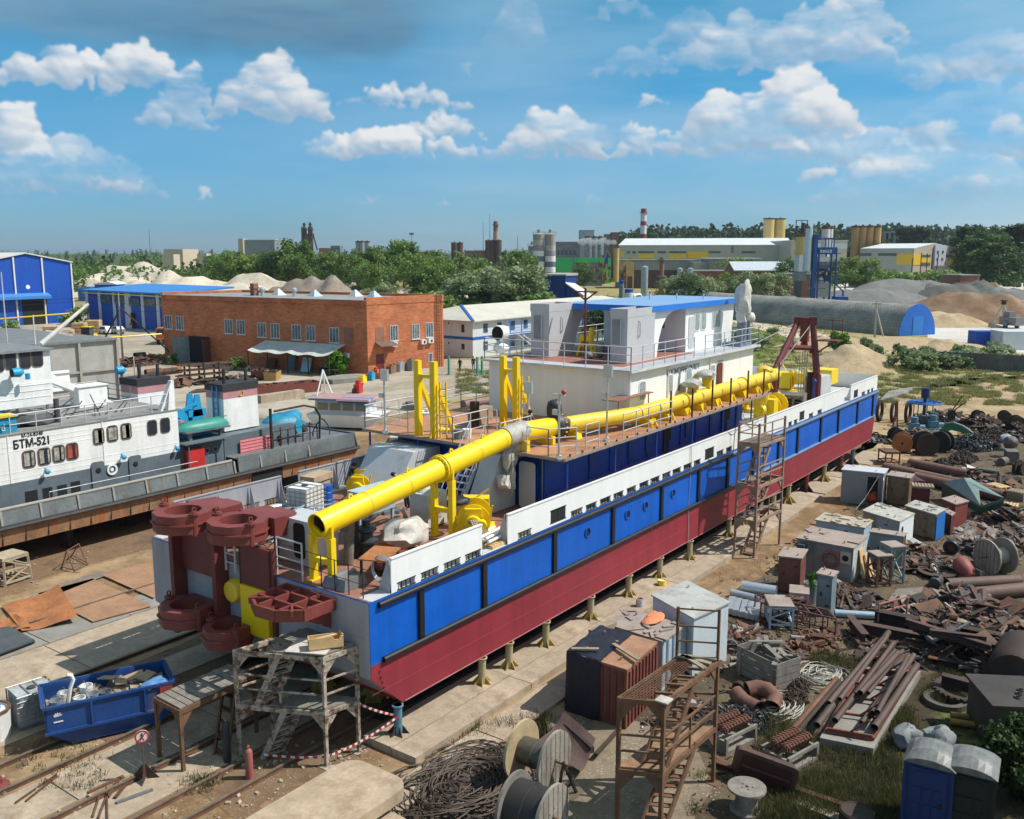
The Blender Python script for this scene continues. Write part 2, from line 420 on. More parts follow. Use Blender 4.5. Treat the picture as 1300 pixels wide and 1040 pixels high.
def make_world():
 w=bpy.data.worlds.new('World');SC.world=w;w.use_nodes=1
 nt=w.node_tree;bg=nt.nodes['Background'];L=nt.links
 sky=ndn(nt,'ShaderNodeTexSky');sky.sky_type='NISHITA';sky.sun_disc=0
 sky.sun_elevation=SUN_EL;sky.sun_rotation=SUN_ROT
 sky.air_density=1.;sky.dust_density=.7;sky.ozone_density=2.5;sky.altitude=100
 PPD=20.6;W,H=int(120*PPD),int(36*PPD)
 def cv(c):
  x,y,w_,up,dn,k=c;d=ray(x,y).normalized()
  az=degrees(atan2(d.dot(RT),d.dot(HD)));el=degrees(asin(d.z))
  return((az+60)*PPD,H-el*PPD,w_,up,dn,k)
 cl=[cv(c)for c in CL];rs=random.Random(4)
 for i in rg(26):
  cl.append((rs.choice([rs.uniform(0,560),rs.uniform(1900,2470)]),rs.uniform(380,640),rs.uniform(40,110),rs.uniform(18,44),rs.uniform(12,26),rs.uniform(.5,1)))
 cov,b,so_,veil=cloud_map(W,H,cl,[cv(c)for c in SOFT])
 im=bpy.data.images.new('cloud_field',W,H,alpha=1,float_buffer=1);im.colorspace_settings.name='Non-Color';im.alpha_mode='CHANNEL_PACKED'
 im.pixels.foreach_set(np.ascontiguousarray(np.stack([cov,b,so_,veil],-1)[::-1]).ravel());im.update();im.pack()
 tc=ndn(nt,'ShaderNodeTexCoord')
 def mth(op,a,b_=None,c=None):
  n=ndn(nt,'ShaderNodeMath');n.operation=op
  for i,q in en((a,b_,c)):
   if q is None:continue
   if hasattr(q,'is_output'):L.new(q,n.inputs[i])
   else:n.inputs[i].default_value=q
  return n.outputs[0]
 def dot(v):
  n=ndn(nt,'ShaderNodeVectorMath');n.operation='DOT_PRODUCT';L.new(tc.outputs['Generated'],n.inputs[0]);iv(n,1,v);return n.outputs['Value']
 az=mth('ARCTAN2',dot(tuple(RT)),dot(tuple(HD)));el=mth('ARCSINE',dot((0,0,1)))
 cb=ndn(nt,'ShaderNodeCombineXYZ')
 L.new(mth('MULTIPLY_ADD',az,57.29578/120,.5),cb.inputs[0]);L.new(mth('MULTIPLY',el,57.29578/36),cb.inputs[1])
 tx=ndn(nt,'ShaderNodeTexImage');tx.image=im;tx.extension='EXTEND';tx.interpolation='Cubic';L.new(cb.outputs[0],tx.inputs[0])
 sp=ndn(nt,'ShaderNodeSeparateColor');L.new(tx.outputs[0],sp.inputs[0])
 tf=ndn(nt,'ShaderNodeMapRange');iv(tf,'From Max',.30);L.new(el,tf.inputs[0])
 tint=mixc(nt,1.,sky.outputs[0],mixc(nt,tf.outputs[0],SKY_LOW,SKY_TINT),'MULTIPLY')
 vk=mth('MULTIPLY',tx.outputs[1],mth('MULTIPLY_ADD',az,.5,.3))
 c0=mixc(nt,vk,tint,(4.2,5.4,6.2,1))
 c1=mixc(nt,sp.outputs[2],c0,mixc(nt,tx.outputs[1],(.5,1.6,2.75,1),(1.6,2.8,3.9,1)))
 cc=mixc(nt,sp.outputs[1],(2.6,3.7,4.9,1),(6.7,6.75,6.75,1))
 c2=mixc(nt,mth('MULTIPLY',sp.outputs[0],.95),c1,cc)
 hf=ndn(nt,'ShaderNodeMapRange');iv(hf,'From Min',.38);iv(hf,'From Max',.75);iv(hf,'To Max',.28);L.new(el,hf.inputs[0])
 c2=mixc(nt,hf.outputs[0],c2,(5.6,5.7,5.6,1))  # pale overhead veil, out of view, added to whiten and lift the ambient light
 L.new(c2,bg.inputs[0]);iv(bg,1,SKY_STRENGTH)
SKY_STRENGTH=.11;SKY_TINT=(.15,.80,.86,1);SKY_LOW=(.36,.62,1.,1)
make_world()
sun=bpy.data.lights.new('sun','SUN');so=bpy.data.objects.new('sun',sun);COL.objects.link(so)
sun.energy=4.5;sun.angle=R(.55);sun.color=(1,.955,.88)
so.rotation_euler=SUNV.to_track_quat('Z','Y').to_euler();so.location=(0,0,80)
SC.view_settings.view_transform='Standard';SC.view_settings.look='None';SC.view_settings.exposure=.2;SC.view_settings.gamma=1
def gmat(name,cols,scale=.25,fine=6.,stones=0.,stonec='a59a8a',grass=0.,bmp=.4,tracks=None):
 """ground of broad patches, fine grit, loose stones and thin weeds"""
 m,nt,b=nmat(name);v=coords(nt)
 n1=nz(nt,v,scale,8,.65);n=len(cols)
 c=ramp(nt,n1,[(.3+.4*i/(n-1),rgba(q))for i,q in en(cols)]).outputs[0]
 n2=nz(nt,v,fine,9,.78)
 c=mixc(nt,.55,c,ramp(nt,n2,[(.25,(.45,.45,.45,1)),(.75,(1.5,1.5,1.5,1))]).outputs[0],'MULTIPLY')
 if tracks:
  mp=coords(nt,(.05,1.1,1));t=nz(nt,mp,.8,5,.6)
  c=mixc(nt,ramp(nt,t,[(.48,(0,0,0,1)),(.62,(.7,.7,.7,1))]).outputs[0],c,rgba(tracks))
 if stones:
  vo=nd(nt,'ShaderNodeTexVoronoi');iv(vo,'Scale',9);lk(v,vo.inputs['Vector'])
  s=ramp(nt,vo.outputs['Distance'],[(.12+.1*stones,(1,1,1,1)),(.2+.1*stones,(0,0,0,1))])
  s2=ramp(nt,nz(nt,v,.6,4),[(.45,(0,0,0,1)),(.6,(1,1,1,1))])
  f=mixc(nt,1.,s.outputs[0],s2.outputs[0],'MULTIPLY')
  c=mixc(nt,f,c,rgba(stonec))
 if grass:
  g=nz(nt,v,.35,9,.7)
  gc=ramp(nt,nz(nt,v,3.5,5),[(.3,rgba('464d26')),(.7,rgba('7c8048'))])
  c=mixc(nt,ramp(nt,g,[(.66-.32*grass,(0,0,0,1)),(.76-.3*grass,(.9,.9,.9,1))]).outputs[0],c,gc.outputs[0])
 lk(c,b.inputs['Base Color']);iv(b,'Roughness',.95);iv(b,'Specular IOR Level',.2)
 bump(nt,b,n2,bmp,.06)
 MATS[name]=m;return m
G_FAR=gmat('meadow_ground',['6f7240','8a8350','a3936a','5e6a35'],.03,1.2,grass=.5)
G_YARD=gmat('yard_dirt',['917a5c','a48c6c','765e45','b09a7a'],.22,5,stones=.3,tracks='7a5f42')
G_SLIP=gmat('slip_dark_dirt',['6a5440','7d6650','574536'],.4,5,stones=.4)  # darker dirt tones laid beneath both hulls
G_JUNK=gmat('scrapyard_soil',['473b2f','564a3c','675a48','3a3128'],.35,5,stones=.8,grass=.22)  # soil tones darkened to carry the dimness of the lower right
G_GRAV=gmat('gravel_soil',['746755','857865','5e5243'],.3,4,stones=1.2,grass=.12)
G_WEED=gmat('weedy_soil',['352e20','40382a','4e4534'],.4,5,grass=.5)  # darkened like the scrapyard soil, corner dimness put into the colour
G_PAVE=gmat('grey_paving',['a3988a','afa596','8f8474','b7ae9f'],.12,2.5,tracks='a3957f',bmp=.15)
G_SAND=gmat('pale_sand',['a08b6c','ad987a','8f7a5e','b8a688'],.18,4,stones=.1,tracks='a98a60')
G_SANDG=gmat('sand_and_grass',['a5946e','948a62','b2a27c'],.08,3,grass=.5)
G_APRON=gmat('pale_apron',['c0bbb2','cac5bc','b4aea4'],.05,1.5,bmp=.1)
G_TRACK=gmat('sandy_track',['b8ab96','c6baa6','a6987f'],.1,3,bmp=.1)
G_GREEN=gmat('meadow_grass',['4f6428','627634','77803f','465a24'],.1,3,grass=.6)
def sheet(name,poly,z,mat,jit=.35,step=1.2,kind='structure',photo=1,label=None):
 """a flat area with an uneven outline; corners are photo positions or ground points"""
 pts=[at(*p)if photo else V((p[0],p[1],0))for p in poly]
 out=[]
 for i,a in en(pts):
  b_=pts[(i+1)%len(pts)];dd=(b_-a).length
  st=max(step,dd/60);k=max(1,int(dd/st));nrm=(b_-a).cross(UP).normalized()
  for j in rg(k):
   p=a.lerp(b_,j/k);q=nn_(V((p.x*.45/step,p.y*.45/step,z*50)))+.5*nn_(V((p.x*1.3/step,p.y*1.3/step,7)))
   out.append((p+nrm*q*jit*2)[:2])
 me=bpy.data.meshes.new(name);import bmesh
 b=bmesh.new();f=b.faces.new([b.verts.new((x,y,z))for x,y in out]);f.normal_update()
 if f.normal.z<0:f.normal_flip()
 bmesh.ops.triangulate(b,faces=[f]);b.to_mesh(me);b.free();me.materials.append(mat)
 o=bpy.data.objects.new(name,me);COL.objects.link(o);o['kind']=kind
 return o
g=MB();g.add([(-800,-3000,0),(9000,-3000,0),(9000,9000,0),(-800,9000,0)],[(0,1,2,3)])
o=g.B('ground',G_FAR,origin=(0,0,0));o['kind']='structure'
sheet('yard_ground',[(-60,0),(-60,60),(100,60),(104,14.5),(17,14.5),(8,10)],.004,G_YARD,.3,photo=0)
sheet('scrapyard_ground',[(5,-40),(10,15),(22,15.2),(60,15.2),(80,14.),(92,0),(100,-40)],.008,G_JUNK,.5,photo=0)
sheet('paved_yard',[(-40,56),(-40,235),(150,235),(118,120),(99,100),(103,82),(140,82),(140,74),(104,72),(92,70),(80,62),(60,60),(40,56)],.008,G_PAVE,.6,step=2,photo=0)
sheet('sand_field',[(1085,575),(1120,515),(1190,482),(1330,475),(1420,560),(1300,540),(1215,545),(1160,585)],.012,G_SAND,.5)
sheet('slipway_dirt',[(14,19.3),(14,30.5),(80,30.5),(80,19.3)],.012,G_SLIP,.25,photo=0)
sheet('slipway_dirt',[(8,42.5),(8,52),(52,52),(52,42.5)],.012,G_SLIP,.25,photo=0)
sheet('gravel_patch',[(640,905),(730,905),(860,930),(905,1000),(880,1080),(600,1100),(640,1000)],.012,G_GRAV,.3)
sheet('weed_patch',[(1110,880),(1200,850),(1330,880),(1380,1080),(980,1080),(960,1010),(1040,950)],.012,G_WEED,.5)
sheet('grassland',[(1000,425),(960,440),(905,400),(940,440),(1000,500),(1060,520),(1140,498),(1330,478),(1330,440),(1180,436)],.012,G_SANDG,.8,step=2)
sheet('sandy_track',[(925,398),(1010,418),(1110,436),(1180,450),(1100,447),(1000,428),(925,408)],.020,G_TRACK,.3,step=2)
sheet('stone_apron',[(1060,362),(1180,352),(1420,362),(1420,452),(1250,446),(1185,432),(1150,405),(1060,392)],.020,G_APRON,1.,step=4)
sheet('grassland',[(880,395),(1000,422),(1000,440),(960,470),(880,440)],.016,G_GREEN,.8,step=2)
SC.cycles.max_bounces=5;SC.cycles.diffuse_bounces=4;SC.cycles.glossy_bounces=2;SC.cycles.transmission_bounces=2;SC.cycles.transparent_max_bounces=4
SC.cycles.caustics_reflective=0;SC.cycles.caustics_refractive=0
SC.cycles.use_adaptive_sampling=1;SC.cycles.adaptive_threshold=.02
SC.cycles.use_denoising=1
SC.world.cycles.sampling_method='MANUAL';SC.world.cycles.sample_map_resolution=256
SX,BX,YS,YP,ZB,ZD=18.5,72.8,18.71,29.7,1.2,4.85
CY=24.2
ship=thing('dredger','long blue and red work vessel on the slip with white deckhouse and yellow pipe','ship',(45,CY,ZB))
def xs(px,py,Y=YS):return atY(px,py,Y).x
ST0,BW0=19.85,71.6
ZW=2.88
def lerp(a,b,t):return a+(b-a)*t
m=MB();m.hx([(ST0,YS,ZB),(BW0,YS,ZB),(BW0,YP,ZB),(ST0,YP,ZB),(SX,YS,2.46),(72.05,YS,2.46),(72.05,YP,2.46),(SX,YP,2.46)])
bxw=lerp(BW0,BX,(ZW-ZB)/(ZD-ZB))
m.hx([(SX,YS,2.46),(72.05,YS,2.46),(72.05,YP,2.46),(SX,YP,2.46),(SX,YS,ZW),(bxw,YS,ZW),(bxw,YP,ZW),(SX,YP,ZW)])
m.B('hull_bottom',REDH,ship)
m=MB();m.hx([(SX,YS,ZW),(bxw,YS,ZW),(bxw,YP,ZW),(SX,YP,ZW),(SX,YS,ZD),(BX,YS,ZD),(BX,YP,ZD),(SX,YP,ZD)])
hs=m.B('hull_side',BLUE,ship)
m=MB();t=.012
m.sb([(SX-t,YS+.02,2.46),(SX-t,YP-.02,2.46),(SX-t,YP-.02,ZD-.02),(SX-t,YS+.02,ZD-.02)],(.02,0,0))
m.sb([(ST0-t,YS+.03,ZB+.02),(ST0-t,YP-.03,ZB+.02),(SX-t,YP-.03,2.45),(SX-t,YS+.03,2.45)],(.015,0,.008))
m.B('transom_plating',GREYP,ship)
m=MB();m.bx(SX+.03,YS+.06,ZD,BX-.05,YP-.06,ZD+.02);m.B('main_deck',DECKB,ship)
m=MB();m.bx(SX+.1,YS+.002,ZD+.021,BX-.1,YS+.55,ZD+.03);m.bx(SX+.1,YP-.55,ZD+.021,BX-.1,YP-.002,ZD+.03)
m.bx(51,YS+.56,ZD+.021,72,YP-.6,ZD+.03)
m.B('deck_margin',LGY,ship)
def fender(x0,x1,z,mt):
 mm=MB();n=14
 mm.bx(x0,YS-.05,z-.085,x1,YS-.001,z+.085);mm.tb([(x0,YS-.05,z),(x1,YS-.05,z)],.095,10)
 mm.B('rubbing_strake',mt,ship)
fender(SX+.35,xs(927,577),ZD-.14,BLK);fender(SX+.5,xs(940,610),ZW+.06,BLK)
FEND2=M('blue_grey_strake',(.12,.17,.24),.5)
fender(xs(927,577)+.05,BX-.3,ZD-.14,FEND2)
m=MB();m.bx(xs(940,610)+.05,YS-.06,ZW+.01,bxw-.2,YS-.001,ZW+.13);m.B('rubbing_strake',M('pale_blue_strake',(.2,.33,.5),.5),ship)
for px,py in((534,800),(614,760),(703,715),(777,672),(839,640),(886,615),(923,596),(956,578),(987.5,570),(1012,553),(1041.5,540),(1064,528),(1088,520),(1107.7,510)):
 x=xs(px,py);m=MB();m.bx(x-.11,YS-.09,ZW+.14,x+.11,YS-.001,ZD-.24);m.B('fender_post',BLK,ship)
for px,py in((745.5,675.5),(796,653),(819,642),(854,626)):
 x=xs(px,py);z=atY(px,py,YS).z
 m=MB();m.lt([(.17,0),(.21,0),(.21,-.05),(.17,-.05),(.17,0)],18,(x,YS-.002,z),'Y')
 m.mat(1).lt([(0,-.012),(.17,-.012),(.17,.0)],18,(x,YS-.002,z),'Y');m.B('porthole',[BLUE,DKI],ship)
m=MB()
for i in rg(6):
 m.lt([(.03,0),(.03,-.03),(0,-.03)],6,(SX+.35+i*.06,YS-.001,2.6-i*.19),'Y')
m.B('draught_marks',M('dark_red_marks',(.13,.015,.02),.5),ship)
m=MB();m.bx(ST0+.1,YS-.012,ZB+.005,BW0-.1,YS-.001,ZB+.04);m.B('chine_seam',M('pale_seam',(.45,.2,.2),.6),ship)
m=MB();m.bx(SX+.05,YS-.006,1.95,bxw-.5,YS-.0005,1.965);m.B('weld_seam',M('red_weld',(.34,.06,.08),.5),ship)
ZT=5.95
def bulwark(x0,x1,slots,Y,side,mt,holes=(),h=ZT):
 z0=ZD+.03;m=MB();sl=sorted([(a,b,z0+.02,z0+.27)for a,b in slots]+[(a,b,z0+.1,z0+.62)for a,b in holes])
 y0,y1=(Y,Y+.05)if side>0 else(Y-.05,Y)
 cur=x0
 for a,b_,za,zb in sl:
  if a>cur:m.bx(cur,y0,z0,a,y1,h)
  m.bx(a,y0,zb,b_,y1,h);m.bx(a,y0,z0,b_,y1,za);cur=b_
 m.bx(cur,y0,z0,x1,y1,h)
 m.bx(x0,y0-.03,h,x1,y1+.03,h+.04)
 o=m.B('bulwark',mt,ship)
 m=MB()
 for a,b_,za,zb in sl:
  n=4 if zb-za<.4 else 2
  for i in rg(1,n):x=lerp(a,b_,i/n);m.bx(x-.012,y0+.01,za,x+.012,y1-.01,zb)
  for k in(0,1):m.bx(a-.03,y0-.015,za if k==0 else zb-.03,b_+.03,y0-.002,(za+.03)if k==0 else zb)
  if zb-za>.4:m2=MB();m2.bx(a+.02,y0+.018,za,b_-.02,y0+.03,zb);m2.B('fairlead_shade',DKI,o)  # near-black panel fills the hole in place of its inner shade
 if sl:m.B('freeing_port',BLK,o)
 xx=x0+.4
 while xx<x1:
  ya=y1 if side>0 else y0;s_=.4*side;m=MB();m.sb([(xx,ya,z0),(xx,ya+s_,z0),(xx,ya+.08*side,h)],(.02,0,0));xx+=1.5;m.B('stay',mt,o)
 return o
def sl(*p):return[tuple(sorted((xs(a,y),xs(b,y))))for a,b,y in p]
bulwark(19.45,23.9,sl((505,527,743),(535,556,730),(564,584,716),(591,610,705)),YS,1,WHITE)
s2=sl((658,674,678),(725,739,653),(744,757,645),(762,775,637),(779,791,629),(796,807,622),(812,823,615),(826,837,609),(841,851,603),(854,864,598),(868,878,592),(881,889,587),(910,918,576),(922,929,570),(1001,1005,540),(1008,1012,537),(1027,1032,528),(1038,1043,524))
bulwark(25.35,64.2,s2,YS,1,WHITE,holes=sl((699,718,657),(895,906,578),(1015,1021,529)))
bulwark(65.6,72.3,sl((1094,1098,501),(1101,1104,498),(1106,1108.5,496)),YS,1,WHITE,holes=sl((1084,1089,501)))
bulwark(19.45,24.5,[(20.2,20.9),(21.3,22.1),(22.6,23.3),(23.6,24.2)],YP,-1,GREYP)
bulwark(25.4,64,[(26+2.4*i,26.8+2.4*i)for i in rg(15)],YP,-1,GREYP)
bulwark(65.6,72.3,[],YP,-1,GREYP)
for x in(23.9,25.35,19.45):
 m=MB();d=-.16 if x==23.9 else.16;m.sb([(x,YS,ZD+.03),(x,YS+.55,ZD+.03),(x,YS+.14,ZT)],(.03,0,0));m.B('bulwark_end',GREYP,ship)
m=MB();m.bx(BX-.35,YS+.1,ZD+.03,BX-.3,YP-.1,ZT);m.B('bow_bulwark',WHITE,ship)
ZU=7.27;X0,X1_=29.95,50.;HY0,HY1=20.25,28.2
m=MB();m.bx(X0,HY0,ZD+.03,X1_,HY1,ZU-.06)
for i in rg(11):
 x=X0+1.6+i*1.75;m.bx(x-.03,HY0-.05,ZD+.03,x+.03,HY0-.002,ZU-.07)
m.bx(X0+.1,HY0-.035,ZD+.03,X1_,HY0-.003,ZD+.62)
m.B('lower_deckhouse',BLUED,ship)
UX0,UX1,UY0,UY1=29.14,50.6,18.8,29.6
m=MB();m.bx(UX0,UY0,ZU-.055,UX1,UY1,ZU);dk=m.B('upper_deck',M('worn_deck_plate',(.40,.20,.11),.7,var=.3,scale=.6,rust=.3,rcol='b07a45',grime=.3,gcol='8a5a45'),ship)
m=MB();m.bx(UX0+.02,UY0-.02,ZU-.1,UX1,UY0-.002,ZU+.03);m.bx(UX0-.02,UY0,ZU-.12,UX0-.002,UY1,ZU-.01)
m.B('deck_edge',M('edge_primer',(.30,.24,.20),.7,var=.3,scale=2,rust=.3),ship)
m=MB()
for i in rg(24):x=UX0+.5+i*.9;m.bx(x-.04,UY0+.05,ZU,x+.04,UY0+.1,ZU+.09)
m.B('edge_stub',RSD,ship)
for x,z0 in((29.5,ZD+.03),(33.2,ZT),(36.9,ZT),(40.6,ZT),(44.2,ZT),(48,ZT)):
 m=MB();m.cy((x,UY0+.12,z0),(x,UY0+.12,ZU-.07),.045,8);m.B('pillar',BLUED,ship)
for y in(21.8,26.4,29.3):
 m=MB();m.cy((29.3,y,ZD+.03),(29.3,y,ZU-.07),.045,8);m.B('pillar',BLUED,ship)
def rrect(x,z,w,h,r=.12,n=4):
 out=[]
 for cx,cz,a0 in((x+w/2-r,z-h/2+r,-90),(x+w/2-r,z+h/2-r,0),(x-w/2+r,z+h/2-r,90),(x-w/2+r,z-h/2+r,180)):
  for i in rg(n+1):a=R(a0+90*i/n);out.append((cx+r*cos(a),cz+r*sin(a)))
 return out
def window_y(parent,x,z,w,h,Y,frame,pane,name='window',sgn=-1,tilt=0):
 """rounded window on a wall facing -y"""
 m=MB();out=rrect(x,z,w+.1,h+.1,.17);m.sb([(p,Y,q)for p,q in out],(0,sgn*.035,0));o=m.B(name,frame,parent)
 m=MB();m.sb([(p,Y+sgn*.036,q)for p,q in rrect(x,z,w,h,.13)],(0,sgn*.006,0));m.B('pane',pane,o)
 return o
COVB=M('painted_deadlight',(.012,.055,.24),.35,var=.3,scale=5,grime=.25,gcol='5a6a70')
for px,py in((751,585),(784,577.5),(800,570),(822,562),(836,557),(872,544),(903,534)):
 q=atY(px,py,HY0);m=MB();m.sb([(a,HY0-.06,b_)for a,b_ in rrect(q.x,q.z,.5,.95,.2)],(0,.055,0));m.B('deadlight',COVB,ship)
for px,py,w in((846,562,.75),(920,536,1.1)):
 q=atY(px,py,HY0);m=MB();m.bx(q.x-w/2,HY0-.06,ZD+.05,q.x+w/2,HY0-.052,ZU-.2)
 m.mat(1).bx(q.x+w*.1,HY0-.09,ZD+.05,q.x+w*.45,HY0-.062,ZD+1.1);m.B('doorway',[M('dark_doorway',(.03,.018,.016),.8,var=.3),BLUED],ship)
m=MB();m.bx(29.84,20.5,5.5,29.94,21.2,6.7);m.mat(1).cy((29.9,20.34,ZD+.05),(29.9,20.34,7.1),.03,6);m.B('wall_locker',[BLUED,SLATE],ship)
WX0,WX1,WY0,WY1,ZR=36.6,51.3,20.25,28.15,9.72
m=MB();m.bx(WX0,WY0,ZU,WX1,WY1,ZR)
for px in(797.5,846,899):
 x=atY(px,500,WY0).x;m.cy((x+.06,WY0-.05,ZU),(x+.06,WY0-.05,ZR),.04,6)
wh=m.B('upper_deckhouse',WHITE,ship)
m=MB();m.bx(WX0-.25,WY0-.3,ZR,WX1+.35,WY1+.3,ZR+.09);m.B('roof_deck_edge',M('pale_grey_trim',(.6,.61,.62),.5),ship)
m=MB();m.bx(WX0-.1,WY0-.1,ZR+.091,WX1+.2,WY1+.1,ZR+.10);m.B('roof_deck',M('red_brown_deck',(.32,.115,.085),.6,var=.2,scale=.7,grime=.2,gcol='8a7a74'),ship)
m=MB();m.bx(WX0-.23,WY0-.28,ZR+.091,WX1+.3,WY0+.75,ZR+.105);m.bx(WX0-.23,WY0-.28,ZR+.092,WX0+.8,WY1+.28,ZR+.106);m.bx(45.3,WY0+.7,ZR+.091,WX1+.3,WY0+1.6,ZR+.104)
m.B('deck_margin',M('grey_margin',(.45,.47,.50),.5,var=.1),ship)
COVW=M('covered_window',(.30,.36,.36),.25,var=.35,scale=6)
for px,py in((815,496),(850,487),(874,478.5),(904,474)):
 q=atY(px,py,WY0);window_y(wh,q.x,q.z,.55,.85,WY0-.001,WHITE,COVW)
q=atY(914,465,WY0);m=MB();m.sb([(a,WY0-.02,b_)for a,b_ in rrect(q.x,ZU+1.12,.95,1.95,.25)],(0,.015,0));m.mat(1).sb([(a,WY0-.075,b_)for a,b_ in rrect(q.x-.12,ZU+1.1,.62,1.75,.2)],(0,.05,0))
m.B('door',[M('door_recess',(.5,.5,.47),.6),M('maroon_door',(.14,.02,.02),.5)],wh)
q=atY(846,473,WY0);DK=M('lettering_dark',(.06,.06,.07),.6)
text_part('РОСМОРРЕЧФЛОТ',.4,(q.x,WY0-.012,q.z-.17),(1,0,0),(0,0,1),DK,wh,sx=1.)
q=atY(862,487,WY0);m=MB();m.sb([(q.x-.16,WY0-.012,q.z-.35),(q.x+.16,WY0-.012,q.z-.35),(q.x+.10,WY0-.012,q.z+.1),(q.x+.16,WY0-.012,q.z+.5),(q.x,WY0-.012,q.z+.62),(q.x-.12,WY0-.012,q.z+.3)],(0,.01,0));m.B('emblem',SLATE,wh)
CASG=M('casing_grey',(.50,.50,.52),.5,var=.06,scale=.6)
for x0,x1,y0,y1,zt in((38.65,41.4,21.5,22.4,12.42),(38.95,41.2,26.15,27.25,12.5)):
 m=MB();z0=ZR+.1;m.hx([(x0,y0,z0),(x1,y0,z0),(x1,y1,z0),(x0,y1,z0),(x0,y0-.02,zt-.4),(x1,y0-.02,zt-.4),(x1,y1,zt-.4),(x0,y1,zt-.4)])
 for a in((x0-.03,y0-.03,x1+.03,y0+.03),(x0-.03,y1-.03,x1+.03,y1+.03),(x0-.03,y0+.031,x0+.03,y1-.031),(x1-.03,y0+.031,x1+.03,y1-.031)):m.bx(a[0],a[1],zt-.4,a[2],a[3],zt)
 o=m.B('funnel_casing',CASG,ship)
 m=MB();m.bx(x0+.04,y0+.04,zt-.39,x1-.04,y1-.04,zt-.12);m.B('funnel_lining',M('primer_red',(.28,.07,.04),.7),o)
 m=MB();ym=(y0+y1)/2
 m.tb([(x0-.03,ym-.15,z0+.9),(x0-.09,ym-.15,z0+1.),(x0-.09,ym-.15,z0+2.),(x0-.03,ym-.15,z0+2.1)],.035,6)
 m.tb([(x0+1.1,y0-.03,z0+1.2),(x0+1.1,y0-.1,z0+1.3),(x0+1.1,y0-.1,z0+1.9),(x0+1.1,y0-.03,z0+2.)],.03,6)
 m.B('exhaust_outlet',LGY,o)
 m=MB();m.sb([(x0-.015,a,b_)for a,b_ in rrect(ym+.12,z0+1.5,.5,1.2,.1)],(.013,0,0));m.B('vent_grille',M('vent_grey',(.25,.25,.27),.6),o)
Y0w,Y1w=21.7,26.7;Xa,Xb=45.3,50.1;z0=ZR+.1;zr=12.16
m=MB();m.hx([(Xa,Y0w,z0),(Xb+1.3,Y0w,z0),(Xb+1.3,Y1w,z0),(Xa,Y1w,z0),(Xa,Y0w,zr),(Xb+1.6,Y0w,zr),(Xb+1.6,Y1w,zr),(Xa,Y1w,zr)])
whs=m.B('wheelhouse',WHITE,ship)
for y in(Y0w-.001,Y1w-.099):
 pts=[(41.5,z0),(42.1,z0),(42.3,z0+.9),(42.6,z0+1.5),(43.1,z0+2.),(43.8,z0+2.25),(45.3,zr),(41.5,zr)]
 m=MB();m.sb([(a,y,b_)for a,b_ in pts],(0,.1,0));m.B('side_fin',WHITE,ship)
ROOFB=M('roof_blue_paint',(.22,.36,.58),.45,var=.06,scale=.4);FASB=M('fascia_blue',(.012,.17,.62),.45,var=.06)
rx0,rx1,ry0,ry1=41.05,52.6,21.45,27.
m=MB();m.hx([(rx0,ry0,zr),(rx1,ry0,zr),(rx1,ry1,zr),(rx0,ry1,zr),(rx0+.05,ry0+.02,zr+.28),(rx1,ry0+.02,zr+.28),(rx1,ry1-.02,zr+.28),(rx0+.05,ry1-.02,zr+.28)])
rf=m.B('wheelhouse_roof',FASB,ship)
m=MB();m.bx(rx0+.08,ry0+.05,zr+.281,rx1-.02,ry1-.05,zr+.29);m.B('roof_sheet',ROOFB,rf)
for y in(22.5,23.7,24.9):m=MB();m.cy((rx1-3-(y-22)*.8,y,zr+.29),(rx1-3-(y-22)*.8,y,zr+.62),.05,6);m.mat(1).cy((rx1-3-(y-22)*.8,y,zr+.62),(rx1-3-(y-22)*.8,y,zr+.72),.06,6);m.B('roof_lamp',[LGY,M('lamp_blue',(.03,.1,.4),.4)],rf)
for px,py,w in((885,401,.55),(893,401,.55),(907,397,.5),(912,397,.45)):
 q=atY(px,py,Y0w);window_y(whs,q.x,z0+1.55,w,.95,Y0w-.001,WHITE,COVW)
q=atY(875,420,Y0w);m=MB();m.sb([(a,Y0w-.03,b_)for a,b_ in rrect(q.x+.25,z0+1.,.7,1.7,.12)],(0,.028,0));m.B('door',LGY,whs)
for y in(22.75,23.9):
 m=MB();m.sb([(Xa-.001,a,b_)for a,b_ in rrect(y+.4,z0+1.6,.6,.9,.14)],(-.03,0,0));o=m.B('window',WHITEW,whs);m=MB();m.sb([(Xa-.032,a,b_)for a,b_ in rrect(y+.4,z0+1.6,.5,.8,.12)],(-.006,0,0));m.B('pane',M('rusty_cover',(.14,.09,.07),.6,var=.5,scale=4),o)
zq=ZR+.1;e=WY0-.18
for pts in([(40.9,e,zq),(WX0-.12,e,zq),(WX0-.12,WY1+.2,zq),(42,WY1+.2,zq)],[(40.9,e,zq),(43.,e,zq)],[(44.3,e,zq),(WX1+.2,e,zq),(WX1+.2,e+2.2,zq)],[(44.5,WY1+.2,zq),(WX1,WY1+.2,zq)]):
 railing(pts,1.05,3,1.25).B('railing',LGY,ship)
m=MB();m.cy((39.9,24.6,zq),(39.9,24.6,13.3),.06,8);
for s_ in(-1,1):m.br((39.9,24.6,12.7),(39.9,24.6+s_*.6,13.1),.07)
m.br((39.9,23.9,13.12),(39.9,25.3,13.12),.07);m.B('signal_mast',M('mast_maroon',(.15,.035,.03),.6),ship)
m=MB();p=V((40.6,25.,zq))
for s_ in(-1,1):m.sb([p+V((0,s_*.45,0)),p+V((.5,s_*.55,0)),p+V((.3,s_*.18,1.1)),p+V((.1,s_*.18,1.1))],(0,.12,0))
